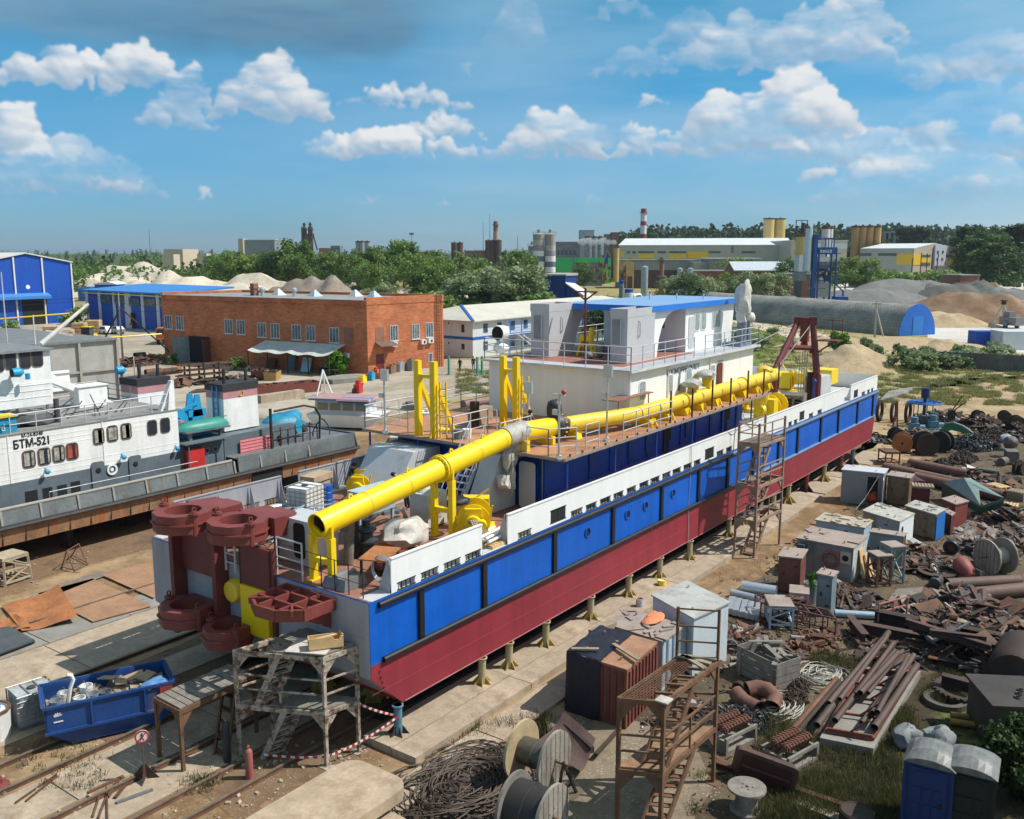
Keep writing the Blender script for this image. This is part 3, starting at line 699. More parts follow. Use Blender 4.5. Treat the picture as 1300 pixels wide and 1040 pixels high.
m.bx(p.x,p.y-.35,p.z+.75,p.x+.3,p.y+.35,p.z+1.);m.bx(p.x,p.y-.35,p.z+1.,p.x+.3,p.y-.2,p.z+1.45);m.cy((p.x+.15,p.y-.4,p.z+.5),(p.x+.15,p.y+.4,p.z+.5),.12,10);m.B('davit_frame',YEL,ship)
m=MB();m.lp((39.6,24.2,zq+.15),.22,3);m.lp((40.3,23.9,zq+.4),.3,5,sq=(1,.8,1.2));m.B('covered_gear',M('grey_bundle',(.2,.19,.18),.7,var=.4,scale=4),ship)
m=MB();m.cy((50.3,WY0+.35,zq),(50.3,WY0+.35,11.4),.28,12);m.cy((51.1,WY0+.3,zq),(51.1,WY0+.3,11.2),.1,8);m.bx(49.6,WY0+.1,zq,51.3,WY0+1.2,zq+.18);sp_=m.B('ventilation_post',M('post_blue_grey',(.17,.2,.26),.5),ship)
m=MB();m.lp((50.4,WY0+.35,12.3),1.,4,.3,3,(.5,.42,1.1));m.lp((50.2,WY0+.35,11.5),.4,6,.35,2,(.8,.7,1.2));m.lp((50.65,WY0+.3,12.9),.55,8,.3,2,(.7,.5,1))
m.lp((51.3,WY0+.3,11.35),.33,4,.1);m.B('wrapped_searchlight',M('white_wrap',(.66,.63,.57),.6,var=.15,scale=2,bmp=1.),ship)
m=MB();q=V((37.4,28.,zq));m.cy(q,q+UP*1.,.07,8);m.lt([(0,0),(.36,0),(.4,.1),(.36,.55),(.2,.6),(0,.6)],14,q+UP*1.25+V((-.3,-.0,0)),'X');m.lp(q+V((0,0,.5)),.4,2,.15,2,(1,1,.7));lo=m.B('searchlight',WHITEW,ship)
m=MB();m.lt([(0,-.02),(.33,-.02),(.36,0)],14,q+UP*1.25+V((-.3,0,0)),'X');m.B('lens',DKI,lo)
PR=.4;Yp=21.15
A=V((18.75,Yp,6.72));B=V((29.2,Yp,8.));C=V((31.6,Yp-.15,7.92));D_=V((36.5,19.72,7.9));E_=V((53.,19.72,7.9))
pipe=MB();pipe.pipe(A,B,PR,.04,24);pp=pipe.B('discharge_pipe',YEL,ship)
m=MB()
for t_ in(.2,.38,.75,.9):c=A.lerp(B,t_);d_=(B-A).normalized()*.02;m.cy(c-d_,c+d_,PR+.012,24,caps=0)
m.B('weld_ring',YELD,pp)
m=MB();m.pipe(A+(B-A)*.02,A+(B-A)*.75,PR-.045,.02,20);m.B('pipe_bore',M('rusty_bore',(.10,.05,.035),.8),pp)
def flange(p,d,r,mt,parent,th=.07,n=20):
 d=V(d).normalized();m=MB()
 for k in(-1,1):m.cy(V(p)+d*(k*th-th*.4),V(p)+d*(k*th+th*.4),r,n)
 x=d.cross(UP).normalized();y=x.cross(d)
 for i in rg(16):a=i*pi/8;c=V(p)+x*cos(a)*(r-.06)+y*sin(a)*(r-.06);m.cy(c-d*th*2,c+d*th*2,.025,5)
 return m.B('flange',mt,parent)
q1=A.lerp(B,.56);flange(q1,B-A,PR+.1,YEL,pp)
for t_ in(.14,.40,.62,.80):
 m=MB();c=A.lerp(B,t_)+UP*PR;m.lt([(.05,-.025),(.1,-.025),(.1,.025),(.05,.025),(.05,-.025)],8,c+UP*.06,'Y');m.B('lifting_lug',YEL,pp)
m=MB();m.pipe(B,C,PR,.04,20);m.bx(B.x+.1,Yp-.45,ZU,B.x+.35,Yp+.3,7.7);m.bx(C.x-.5,Yp-.5,ZU,C.x-.3,Yp+.3,7.6);m.B('pipe_spool',YEL,ship)
m=MB();m.tb([B+V((-.8,0,-.08)),B+V((.1,0,0)),B+V((.5,0,.02))],PR+.03,18)
m.lp(B+V((.35,.1,-.62)),.5,8,.35,2,(1.3,.8,.8));m.lp(B+V((-.3,.1,-1.)),.4,5,.4,2,(.9,.5,1.4));m.lp(B+V((-.35,-.1,-1.8)),.28,9,.5,2,(.5,.5,2));m.B('film_wrap',M('milky_film',(.42,.40,.36),.3,var=.25,scale=5,bmp=.9),ship)
dC=(D_-C).normalized();m=MB();m.cy(C+dC*.02,C+dC*.26,PR+.16,20);m.cy(C+dC*.30,C+dC*.5,PR+.12,20);m.lp(C+UP*.85+dC*.1,.3,3,.4);m.bx(C.x-.15,C.y-.2,C.z+.5,C.x+.35,C.y+.2,C.z+.8)
vv=m.B('gate_valve',M('valve_iron',(.04,.04,.042),.5,.3),ship)
m=MB();x_=dC.cross(UP).normalized();y_=x_.cross(dC)
for i in rg(16):a=i*pi/8;c=C+dC*.28+x_*cos(a)*.53+y_*sin(a)*.53;m.cy(c,c+dC*.1,.045,6)
m.B('bolt_ring',M('orange_nuts',(.6,.2,.05),.5),vv)
m=MB();m.pipe(C+dC*.5,D_,PR*.85,.04,20);m.pipe(D_,E_,PR*.85,.04,20)
p2=m.B('deck_pipe',YELD,ship)
for x in(41.2,48.5):flange((x,19.72,7.9),(1,0,0),PR*.85+.06,YELD,p2,.04,18)
for i in rg(9):
 x=37.+i*1.8;z1=7.6;m=MB()
 m.sb([(x,19.2,ZU),(x,20.2,ZU),(x,20.05,z1),(x,19.35,z1)],(.06,0,0));m.sb([(x+.5,19.2,ZU),(x+.5,20.2,ZU),(x+.5,20.05,z1),(x+.5,19.35,z1)],(.06,0,0));m.sb([(x,19.35,ZU),(x+.56,19.35,ZU),(x+.45,19.35,z1),(x+.1,19.35,z1)],(0,.05,0));m.B('pipe_saddle',YEL,ship)
m=MB();m.sb([(32.6,20.4,ZU),(32.6,21.2,ZU),(32.6,21.1,7.6),(32.6,20.5,7.6)],(.4,0,0));m.B('pipe_saddle',YEL,ship)
m=MB();m.tb([E_-V((.1,0,0)),E_+V((.7,.05,0)),E_+V((1.15,.35,-.1)),E_+V((1.2,.9,-.5)),E_+V((1.2,1.,-2.4))],PR*.9,14);m.lp(E_+V((-.6,.2,.35)),.5,2,.1,2,(1,1,.6));m.B('pipe_elbow',YELD,ship)
for x,zz in((42.3,8.6),(43.9,8.9),(38.2,0)):
 if zz:m=MB();m.cy((x,19.72,8.3),(x,19.72,zz),.26,12);m.mat(1).lp((x-.1,19.72,zz+.05),.55,int(x),.2,2,(1.3,.9,.4));m.B('wrapped_valve',[YEL,M('grey_film',(.42,.42,.40),.35,var=.25,scale=4,bmp=.8)],ship)
m=MB();m.bx(35.,19.9,8.62,38.4,20.7,8.66);m.cy((35.3,20,ZU),(35.3,20,8.6),.03,6);m.cy((38.1,20,ZU),(38.1,20,8.6),.03,6);m.B('rusty_cover_sheet',M('cover_rust',(.25,.12,.08),.8,var=.3),ship)
for i in rg(7):
 x=38.5+i*2.3;m=MB();m.br((x,UY0+.25,ZU),(x,UY0+.25,ZU+(1.35 if i%2 else 1.5)),.07);m.B('bare_rail_post',RSD,ship)
def trestle(x,ztop):
 m=MB()
 for s_ in(-1,1):
  m.bx(x-.1,Yp+s_*.42-.1,ZD+.03,x+.1,Yp+s_*.42+.1,ztop);m.bx(x-.22,Yp+s_*.42-.14,ZD+.021,x+.22,Yp+s_*.42+.14,ZD+.06)
 zc=ZD+(ztop-ZD)*.48;m.bx(x-.09,Yp-.319,zc-.08,x+.09,Yp+.319,zc+.08)
 for s_ in(-1,1):m.sb([(x-.04,Yp+.5*s_,ztop-.1),(x-.04,Yp+.3*s_,ztop-.35),(x-.04,Yp+.2*s_,ztop-.06),(x-.04,Yp,ztop),(x-.04,Yp,ztop+.1),(x-.04,Yp+.5*s_,ztop+.4)],(.08,0,0))
 m.B('pipe_trestle',YEL,ship)
trestle(18.95,6.36);trestle(24.75,7.03)
def gantry(x,y0,y1,h):
 m=MB()
 for y in(y0,y1):m.br((x,y,ZU),(x,y,ZU+h),.26,.24);m.sb([(x-.3,y-.02,ZU),(x+.3,y-.02,ZU),(x+.1,y-.02,ZU+.6),(x-.1,y-.02,ZU+.6)],(0,.05,0))
 m.br((x,y0,ZU+h*.8),(x,y1,ZU+h*.8),.22,.14);m.sb([(x-.09,y0,ZU+h*.62),(x-.09,y0,ZU+h*.8),(x-.09,y0-(y0-y1)*.3,ZU+h*.8)],(.18,0,0))
 m.br((x+1.3,y0,ZU),(x+.1,y0,ZU+h*.74),.16);m.br((x+1.3,y1,ZU),(x+.1,y1,ZU+h*.74),.16)
 m.bx(x+1.1,y1-.2,ZU,x+1.5,y0+.2,ZU+.12)
 o=m.B('gantry_frame',YEL,ship)
 m=MB();ladder_mb(m,(x+.1,y1-.42,ZU),(x+.1,y1-.42,ZU+h*.74),.34,.3,.03,(0,1,0));m.B('ladder',YELD,o)
gantry(29.45,26.5,25.6,3.25);q=at(639,541,ZU);gantry(q.x,q.y,q.y-.72,3.2)
for pts in([(29.2,29.5,ZU),(29.2,26.9,ZU)],[(29.2,25.2,ZU),(29.2,24.4,ZU),(31.6,24.4,ZU)],[(29.2,21.9,ZU),(31.3,21.9,ZU)],[(29.2,20.6,ZU),(29.2,19.6,ZU),(30.2,18.95,ZU)],[(30.9,18.95,ZU),(31.9,18.95,ZU)],[(33.9,18.95,ZU),(38.4,18.95,ZU)],[(29.2,29.5,ZU),(36,29.5,ZU),(41,29.5,ZU)],[(31.6,24.4,ZU),(31.6,23.9,ZU)]):
 railing(pts,1.05,3,1.2).B('railing',LGY,ship)
m=MB();stairs_mb(m,(27.3,23.,ZD+.03),(29.15,23.,ZU),(0,1,0),.7,10,.06)
for s_ in(-.4,.4):
 m.tb([(27.3,23+s_,ZD+1),(29.1,23+s_,ZU+.95)],.022,5);m.tb([(27.35,23+s_,ZD+.5),(29.1,23+s_,ZU+.5)],.018,5)
 for k in rg(4):t_=k/3;c=V((27.3,23+s_,ZD)).lerp(V((29.1,23+s_,ZU)),t_);m.tb([c,c+UP*.98],.022,5)
m.B('stairway',LGY,ship)
for px,py,hh,kind in((717,584,2.5,0),(770,560,2.7,1),(670,556,1.9,1),(489,550,2.3,1)):
 q=at(px,py,ZU);q.y=max(q.y,UY0+.2);m=MB();m.cy(q,q+UP*hh,.045,8);m.lp(q+UP*.05,.14,1,.3)
 m.bx(q.x-.02,q.y-.2,q.z+hh,q.x+.1,q.y+.2,q.z+hh+.5)if kind else m.bx(q.x-.08,q.y-.25,q.z+hh-.05,q.x+.08,q.y+.25,q.z+hh)
 m.cb(q+V((0,.15,hh*.72)),(.15,.25,.2));o=m.B('lamp_post',GALV,ship)
 if kind==0:m=MB();m.lp(q+V((0,-.2,hh+.1)),.1,1,.05);m.B('red_lamp',REDP,o)
m=MB();m.hx([(26.6,25.6,ZD+.03),(29.8,25.6,ZD+.03),(29.8,28.1,ZD+.03),(26.6,28.1,ZD+.03),(28.1,25.6,6.85),(29.8,25.6,6.85),(29.8,28.1,6.85),(28.1,28.1,6.85)]);m.B('companion_housing',LGY,ship)
m=MB();m.hx([(27.6,21.6,ZD+.03),(29.8,21.6,ZD+.03),(29.8,22.5,ZD+.03),(27.6,22.5,ZD+.03),(28.8,21.6,7.1),(29.8,21.6,7.1),(29.8,22.5,7.1),(28.8,22.5,7.1)]);m.B('pipe_pylon',LGY,ship)
m=MB();m.sb([(29.6,a,b_)for a,b_ in rrect(20.9,ZD+1.,.75,1.9,.15)],(.08,0,0));m.B('steel_door',LGY,ship)
m=MB();m.bx(28.5,21.2,6.,28.8,21.6,6.4);m.mat(1).lp((28.5,21.2,6.1),.3,4,.4);m.B('junction_box',[LGY,FILM],ship)
def winch(c,name,ry,s=1.):
 o_=[]
 m=MB(MT(c)@MR(ry,4,'Z')@Matrix.Scale(s,4))
 for y in(-.62,.62):m.sb([(-.5,y-.04,0),(.5,y-.04,0),(.5,y-.04,.5),(.3,y-.04,.95),(-.3,y-.04,.95),(-.5,y-.04,.5)],(0,.08,0))
 m.lt([(.3,-.58),(.3,.58)],18,(0,0,.62),'Y')
 for y in(-.5,.5):m.lt([(.3,y-.03),(.62,y-.03),(.62,y+.03),(.3,y+.03)],20,(0,0,.65),'Y')
 m.bx(-.55,.75,.15,.5,1.35,1.15);m.cy((0,.66,.62),(0,1.7,.62),.1,10);m.lt([(.12,1.5),(.28,1.55),(.2,1.75),(.28,1.95),(.0,1.96)],14,(0,0,.62),'Y')
 m.bx(-.7,-.75,0,.7,1.5,.07);m.cy((.3,-.75,.62),(.3,-1.05,.62),.2,10);m.lt([(0,-.95),(.3,-.9),(.32,-.7),(.1,-.66)],14,(0,0,.62),'Y');m.bx(-.3,-.7,.9,.3,-.5,1.15);m.br((.45,-.7,.1),(.7,-.7,1.3),.06);m.br((-.1,.8,1.1),(.5,.9,1.5),.05)
 return m.B(name,YEL,ship)
winch((25.6,20.4,ZD+.03),'deck_winch',R(-55),1.);winch((27.,27.6,ZD+.03),'deck_winch',R(-60),.85)
winch((57.5,22.5,ZD+.03),'deck_winch',R(0),1.1);winch((55.8,20.6,ZD+.03),'deck_winch',R(90),1.2)
winch((68.8,23.5,ZD+.03),'deck_winch',R(40),1.2);winch((60.5,26.5,ZD+.03),'deck_winch',R(90),.9)
m=MB();m.lp((25.3,20.9,ZD+1.3),.35,3,.4,2,(1.3,1,.5));m.B('black_cover',TARP,ship)
m=MB();c=(21.6,21.9,ZD+.03);m.lt([(.42,0),(.45,.08),(.3,.12),(.26,.4),(.4,.48),(.4,.55),(.24,.62),(.22,.8),(.36,.9),(.34,.98),(.15,1.05),(.15,1.25),(0,1.27)],18,c);m.B('capstan',M('capstan_iron',(.05,.055,.06),.45,.4,var=.3),ship)
m=MB();m.bx(19.6,22.3,ZD+.03,20.7,24.,ZD+1.55);hb=m.B('winch_house',LGY,ship)
m=MB();m.sb([(19.59,a,b_)for a,b_ in rrect(22.95,ZD+.85,.55,1.2,.15)],(-.01,0,0));m.B('open_hatch',DKI,hb)
m=MB();m.cy((20.6,21.75,ZD+.03),(20.75,21.75,ZD+1.9),.17,10);m.lp((20.75,21.75,ZD+1.9),.22,4,.3);m.B('vent_pipe',M('scorched_pipe',(.16,.14,.12),.7,var=.4),ship)
m=MB();m.br((21.2,21.95,ZD),(21.2,21.95,ZD+2.1),.12);m.B('timber_post',RSD,ship)
m=MB();m.bx(22.3,22.9,ZD+1.,24.1,23.5,ZD+1.9);m.bx(22.35,22.95,ZD+.03,22.45,23.05,ZD+1);m.bx(24,22.95,ZD+.03,24.1,23.05,ZD+1);m.B('control_cabinet',PALEB,ship)
m=MB()
rr=random.Random(5)
for i in rg(14):
 x=20.5+rd()*5;y=23.6+rd()*1.8;m.br((x,y,ZD+.3+rd()*.3),(x+.8+rd(),y+rd()-.5,ZD+.3+rd()*.5),.06+rd()*.07)
m.B('deck_gear',STL,ship)
def clamp(c,r,ri,h,arm):
 x,y,z=c;m=MB();n=10
 prof=[(ri,z-h),(r,z-h),(r,z),(ri,z),(ri,z-h)]
 m.lt([(a,b_)for a,b_ in prof],n,(x,y,0),smooth=0)
 m.lt([(r,z-h*.5-.03),(r+.06,z-h*.5-.03),(r+.06,z-h*.5+.03),(r,z-h*.5+.03)],n,(x,y,0),smooth=0)
 for a,b_ in((x-.2,y-r+.08),(x-.1,y+r-.05)):
  m.cy((a,b_,z-h-.06),(a,b_,z+.12),.1,8);m.cy((a,b_,z+.02),(a,b_,z+.08),.17,10);m.lt([(.05,-.02),(.09,-.02),(.09,.02),(.05,.02)],8,(a,b_,z+.2),'Y')
 if arm:
  m.hx([(x+r*.75,y-.9,z-h),(x+arm,y-.55,z-h*1.4),(x+arm,y+.55,z-h*1.4),(x+r*.75,y+.9,z-h),(x+r*.75,y-.9,z-.01),(x+arm,y-.75,z-.06),(x+arm,y+.75,z-.06),(x+r*.75,y+.9,z-.01)])
  m.hx([(x+arm,y-.5,ZD),(x+arm+.8,y-.4,ZD),(x+arm+.8,y+.4,ZD),(x+arm,y+.5,ZD),(x+arm,y-.5,z-.1),(x+arm+.25,y-.4,z-.12),(x+arm+.25,y+.4,z-.12),(x+arm,y+.5,z-.1)])
 m.B('spud_clamp',OXIDE,ship)
clamp((17.72,26.5,6.6),.98,.62,.62,1.8);clamp((18.2,24.25,6.55),.98,.62,.62,1.8)
clamp((17.75,26.6,3.3),.95,.6,.62,0);clamp((17.85,24.6,3.),.8,.52,.62,0)
m=MB();m.bx(17.95,25.25,1.9,SX-.03,25.45,5.75);m.bx(17.95,27.6,1.9,SX-.03,27.8,5.75);m.bx(18.3,25.46,4.2,SX-.03,27.59,5.75);m.bx(18.25,25.46,2.4,SX-.04,27.59,2.6);m.B('spud_column',M('column_maroon',(.14,.03,.03),.6,var=.2),ship)  # columns in a darker maroon than the clamps
m=MB();m.bx(18.3,22.95,4.35,SX-.03,24.35,5.7);m.bx(18.35,22.8,2.4,SX-.03,22.94,5.7);m.B('spud_column',M('column_maroon'),ship)
m=MB();m.bx(18.22,22.98,2.7,SX-.04,24.35,4.33);m.B('yellow_panel',YEL,ship)
m=MB();m.lt([(0,-.25),(.35,-.2),(.42,0),(.42,.15)],16,(SX-.1,24.85,3.95),'X');m.B('pulley_cover',YELD,ship)
m=MB();m.bx(SX-.12,24.4,2.5,SX-.03,24.55,5.6);m.B('guide_rail',BLK,ship)
m=MB();ladder_mb(m,(SX-.15,24.95,4.6),(SX-.15,24.95,5.8),.5,.28,.03,(0,1,0));m.B('ladder',LGY,ship)
railing([(18.6,22.9,ZD),(18.6,21.7,ZD)],1.25,4,1.2,.03).B('railing',LGY,ship)
pts=[(SX-.05,22.3),(17.1,22.3),(16.7,21.6),(16.75,20.8),(17.25,20.15),(SX-.05,20.1)];zt=4.72
m=MB()
for(a,b_),(c,d)in zip(pts,pts[1:]+pts[:1]):m.br((a,b_,zt-.17),(c,d,zt-.17),.09,.36)
for y in(20.75,21.6):m.br((16.8,y,zt-.1),(SX,y,zt-.1),.08,.22)
for x in(17.35,18.):m.br((x,20.15,zt-.1),(x,22.3,zt-.1),.08,.22)
for x,y in((17.35,20.75),(17.35,21.6)):m.br((x,y,zt-.05),(x-.45,y+(.6 if y>21 else-.5),zt-.05),.07,.2)
m.sb([(SX-.05,20.3,zt-.4),(SX-.05,20.3,zt-1.),(17.4,20.3,zt-.4)],(0,.08,0));m.sb([(SX-.05,22.,zt-.4),(SX-.05,22.,zt-1.),(17.4,22.,zt-.4)],(0,.08,0))
m.B('stern_grating',OXIDE,ship)
m=MB()
for y in(19.1,19.7,20.3,20.9):m.tb([(18.65,y,ZD),(18.65,y,ZD+1.)],.02,5)
for z in(.45,.95):m.tb([(18.65,18.9,ZD+z),(18.65,22.9,ZD+z+.1)],.012,4)
m.B('wire_rail',RSD,ship)
meet=atX
TA,TB=meet(1013,409,61.5),meet(1032,409,61.5)
FA,FB=meet(983,473,58.),meet(1037,476,61.)
m=MB();m.tb([FA,TA],.24,8,r1=.2);m.tb([FB,TB],.24,8,r1=.2)
m.br(TA+V((0,.2,.1)),TB+V((0,-.2,.1)),.4,.4);m.tb([FA.lerp(TA,.5),FB.lerp(TB,.5)],.17,8)
for a,b_ in((FA,TA),(FB,TB)):
 m.tb([a,V((a.x,a.y,ZD))],.3,8);m.cb(b_+UP*.1,(.5,.5,.5),.4)
m.br(FA.lerp(TA,.62),FA.lerp(TA,.4)+(FB-FA)*.2,.12);m.br(FB.lerp(TB,.62),FB.lerp(TB,.4)-(FB-FA)*.12,.12)
pl=FB.lerp(TB,.66);m.bx(pl.x-.2,pl.y-1.6,pl.z-.05,pl.x+.9,pl.y-.2,pl.z+.03)
for y in(-1.55,-.9):m.tb([(pl.x+.8,pl.y+y,pl.z),(pl.x+.8,pl.y+y,pl.z+1.4)],.03,5)
m.tb([(pl.x+.8,pl.y-1.6,pl.z+1.3),(pl.x+.8,pl.y-.3,pl.z+1.3)],.03,5);m.br((pl.x,pl.y-1.4,pl.z),FB.lerp(TB,.4),.1)
fr=m.B('bow_a_frame',M('a_frame_maroon',(.16,.022,.028),.5,var=.15),ship)
m=MB();mid=TA.lerp(TB,.5);m.bx(mid.x-.2,mid.y-.25,mid.z-1.3,mid.x+.2,mid.y+.25,mid.z-.1);m.lp(mid-UP*1.5,.26,1,.1,2,(.6,1,1));m.B('pulley_block',M('block_red',(.22,.03,.025),.5),fr)
m=MB()
for k in(-.25,-.08,.08,.25):m.tb([mid+V((0,k,-2)),V((mid.x,mid.y+k,ZD+.5))],.03,4)
m.tb([TA,V((52.5,24.8,ZD+2.6))],.035,4);m.tb([TB,V((54.5,21.6,ZD+1.))],.035,4);m.B('wire_rope',ROPE,fr)
m=MB();q=meet(1028,492,61);m.cy((q.x,q.y,ZD),(q.x,q.y,ZD+2.4),.22,8);m.B('rusty_post',RSD,ship)
m=MB();m.hx([(61.5,19.5,ZD+.03),(64.,19.5,ZD+.03),(64.,20.6,ZD+.03),(61.5,20.6,ZD+.03),(61.5,19.5,6.9),(63.4,19.5,6.9),(63.4,20.6,6.9),(61.5,20.6,6.9)]);bh=m.B('bow_companionway',LGY,ship)
m=MB();m.bx(61.48,19.75,ZD+.3,61.499,20.4,6.5);m.B('doorway',DKI,bh)
m=MB();m.bx(67.2,20.6,ZD+.8,68.8,22.,6.7);m.mat(0).cy((66.6,22.6,6.1),(68.6,23.6,6.1),.3,10);m.B('gear_casing',YEL,ship)
m=MB()
for i in rg(3):m.tb([(65.5+i,28.9,ZD),(65.5+i,28.9,6.3)],.04,5)
railing([(58,27.5,ZD),(62.5,27.5,ZD),(64.5,25.5,ZD)],1.1,3,1.2,.035).B('railing',LGY,ship)
m=MB();m.tb([(44.9,18.6,ZD-.3),(44.9,18.45,7.4)],.02,5);m.B('hanging_hose',BLK,ship)
m=MB();m.tb([(40-i*.0,YS-.04-.03*sin(i*.5),6.-i*.3)for i in rg(17)],.02,5);m.B('hanging_cable',M('pale_hose',(.5,.45,.42),.6),ship)
m=MB();m.cy((58.6,19.,ZD),(58.6,19.,7.),.05,8);m.lp((58.6,19.,7.),.14,2,.1);m.B('blue_stanchion',BLUED,ship)
m=MB()
for k,c_ in en(((43.5,46.5),(46.,49.2))):m.tb([V((lerp(c_[0],c_[1],t_/8),YS-.02,6.9-1.1*sin(pi*t_/8)-.15*t_/8))for t_ in rg(9)],.012,4)
m.B('slack_cable',DKI,ship)
tug=thing('tug','older grey and white tug with black number on its cabin, propped at the left','ship',(28,49,1.3))
TY,TX0,TX1,TB,TD=44.4,8.,43.3,1.3,2.15
m=MB();m.hx([(TX0,TY+.1,TB),(TX1-.6,TY+.1,TB),(TX1-.6,55,TB),(TX0,55,TB),(TX0,TY,TD),(TX1,TY,TD),(TX1,55.1,TD),(TX0,55.1,TD)]);m.B('hull',M('rusty_plate',(.30,.16,.085),.75,var=.35,scale=1.1,rust=.6,rcol='b05c1e',streak=1,grime=.3,gcol='b9aa98'),tug)
m=MB();
for i in rg(30):
 x=9+i*1.1;m.bx(x-.015,TY-.02+.05,TB+.05,x+.015,TY+.1,TD-.05)
m.B('hull_frame',RSD,tug)
m=MB();m.bx(34.5,TY-.02,TB+.02,36.8,TY+.06,TD-.06);m.B('open_bay',DKI,tug)
m=MB();m.bx(TX0,TY-.12,TD,TX1,TY+.25,TD+.16);m.tb([(TX0,TY-.12,TD+.02),(TX1,TY-.12,TD+.02)],.08,8);m.B('rubbing_strake',M('dark_strake',(.05,.05,.052),.7,var=.3,rust=.3),tug)
m=MB();m.hx([(TX0,TY,TD+.16),(33.2,TY,TD+.16),(33.2,TY+.08,TD+.16),(TX0,TY+.08,TD+.16),(TX0,TY+.12,TD+.85),(33.2,TY+.12,TD+.85),(33.2,TY+.2,TD+.85),(TX0,TY+.2,TD+.85)])
m.hx([(33.6,TY,TD+.16),(TX1,TY+.1,TD+.16),(TX1,TY+.2,TD+.16),(33.6,TY+.1,TD+.16),(33.6,TY+.1,TD+1.05),(TX1-.2,TY+.1,TD+1.05),(TX1-.2,TY+.2,TD+1.05),(33.6,TY+.2,TD+1.05)])
m.hx([(TX1-.1,TY,TD+.16),(TX1,TY,TD+.16),(TX1,55,TD+.16),(TX1-.1,55,TD+.16),(TX1-.3,TY+.1,TD+1.05),(TX1-.2,TY+.1,TD+1.05),(TX1-.2,55,TD+1.05),(TX1-.3,55,TD+1.05)])
m.B('bulwark',TUGB,tug)
m=MB();m.tb([(TX0,TY+.16,TD+.9),(33.2,TY+.16,TD+.9)],.085,8);
for i in rg(11):x=20+i*1.9;m.br((x,TY-.02,TD+.16),(x,TY+.1,TD+.86),.1,.1)
m.B('bulwark_rail',M('rail_grey_tan',(.30,.29,.26),.7,var=.2,scale=2,rust=.2),tug)
m=MB();m.bx(TX0,TY+.2,TD,TX1,55,TD+.05);m.bx(33.6,TY+.2,TD+.9,TX1-.2,55,TD+.95);m.B('deck',STL,tug)
HY=45.65;HX0,HX1=8.5,30.55;ZH0,ZHM,ZH1=TD+.05,3.95,6.33
m=MB();m.bx(HX0,HY,ZH0,HX1,54,ZHM);m.bx(HX1,HY+.05,ZH0,39.,54,4.3);m.B('lower_house',TUGG,tug)
m=MB();m.bx(HX0,HY,ZHM,HX1,54,ZH1)
for zz in(4.15,4.45,5.5,5.75,6.):
 m.bx(HX0+.2,HY-.012,zz,HX1-.1,HY-.001,zz+.018)
for x in(21.15,26.):m.bx(x,HY-.03,ZHM,x+.06,HY-.001,ZH1)
hw=m.B('white_house',WHITEW,tug)
m=MB();m.bx(HX0,HY-.05,ZH1,HX1+.2,54,ZH1+.04);m.B('house_roof',M('roof_grey_wood',(.24,.235,.225),.8,var=.2,scale=2,grime=.3),tug)
def twin(px,py,w,h,Y,mt,parent):
 q=atY(px,py,Y);o=window_y(parent,q.x,q.z,w,h,Y-.001,M('frame_brown',(.13,.09,.07),.6),GLASS_M)
 if mt!=GLASS_M:
  m=MB();k=px%7/30;m.bx(q.x-w/2+.03,Y-.05,q.z-h/2+.06,q.x-w*.05+k,Y-.044,q.z+h/2-.06);m.bx(q.x+w*.3-k,Y-.05,q.z-h/2+.06,q.x+w/2-.03,Y-.044,q.z+h/2-.06);m.B('curtain',mt,o)
 return o
for i,(px,py)in en(((36.5,583),(56,579.5),(74.3,576),(91.5,573))):twin(px,py,.55,.78,HY,CURT if i<3 else M('red_curtain',(.35,.06,.03),.7,var=.6,scale=3),hw)
for px,py in((125,554),(142.5,550.5),(160,547.5)):twin(px,py,.52,.78,HY,CURT,hw)
for px,py in((193,543),(209.5,540)):twin(px,py,.5,.75,HY,GLASS_M,hw)
for px,py,w in((40,631,.62),(60.5,627,.5),(79,623.5,.5),(96,619,.5)):
 q=atY(px,py,HY);m=MB();m.bx(q.x-w/2,HY-.012,q.z-.3,q.x+w/2,HY-.001,q.z+.32);m.B('opening',DKI,tug)
for px,py in((124.5,604.5),(171.5,596)):
 q=atY(px,py,HY);m=MB();m.sb([(a,HY-.07,b_)for a,b_ in rrect(q.x,q.z,.72,1.55,.15)],(0,.068,0));d_=m.B('door',TUGG,tug)
 m=MB();m.lt([(0,-.02),(.12,-.02),(.16,0),(.16,.05)],14,(q.x,HY-.072,q.z+.3),'Y');m.B('porthole',DKI,d_)
q=atY(142,596,HY);m=MB();m.lt([(.2,-.06),(.3,-.06),(.3,0),(.2,0),(.2,-.06)],18,(q.x,HY-.01,q.z),'Y');m.lt([(0,-.03),(.1,-.03),(.1,0)],12,(q.x,HY-.01,q.z),'Y');m.B('vent_ring',WHITEW,tug)
for px,py in((61,599),(158,580.5),(226,569.5)):
 q=atY(px,py,HY-.25);m=MB();m.lt([(0,-.15),(.11,-.12),(.13,.0),(.06,.1),(0,.11)],12,q,'X');m.cy(q,(q.x,HY,q.z+.15),.03,6);m.B('deck_lamp',CYAN,tug)
q=atY(17,575,HY)
text_part('БТМ-521',.58,(q.x,HY-.016,q.z+.17),(1,0,0),(0,0,1),BLK,hw,bold=.018,sx=.8)
q=atY(27,557,HY);text_part('М-24-8348',.26,(q.x,HY-.016,q.z+.04),(1,0,0),(0,0,1),BLK,hw,bold=.004,sx=.9)
q=atY(245,581,HY+.04);m=MB();m.bx(q.x-.6,HY-.25,q.z-.55,q.x+.6,HY+.04,q.z+.55);m.B('red_chest',REDP,tug)
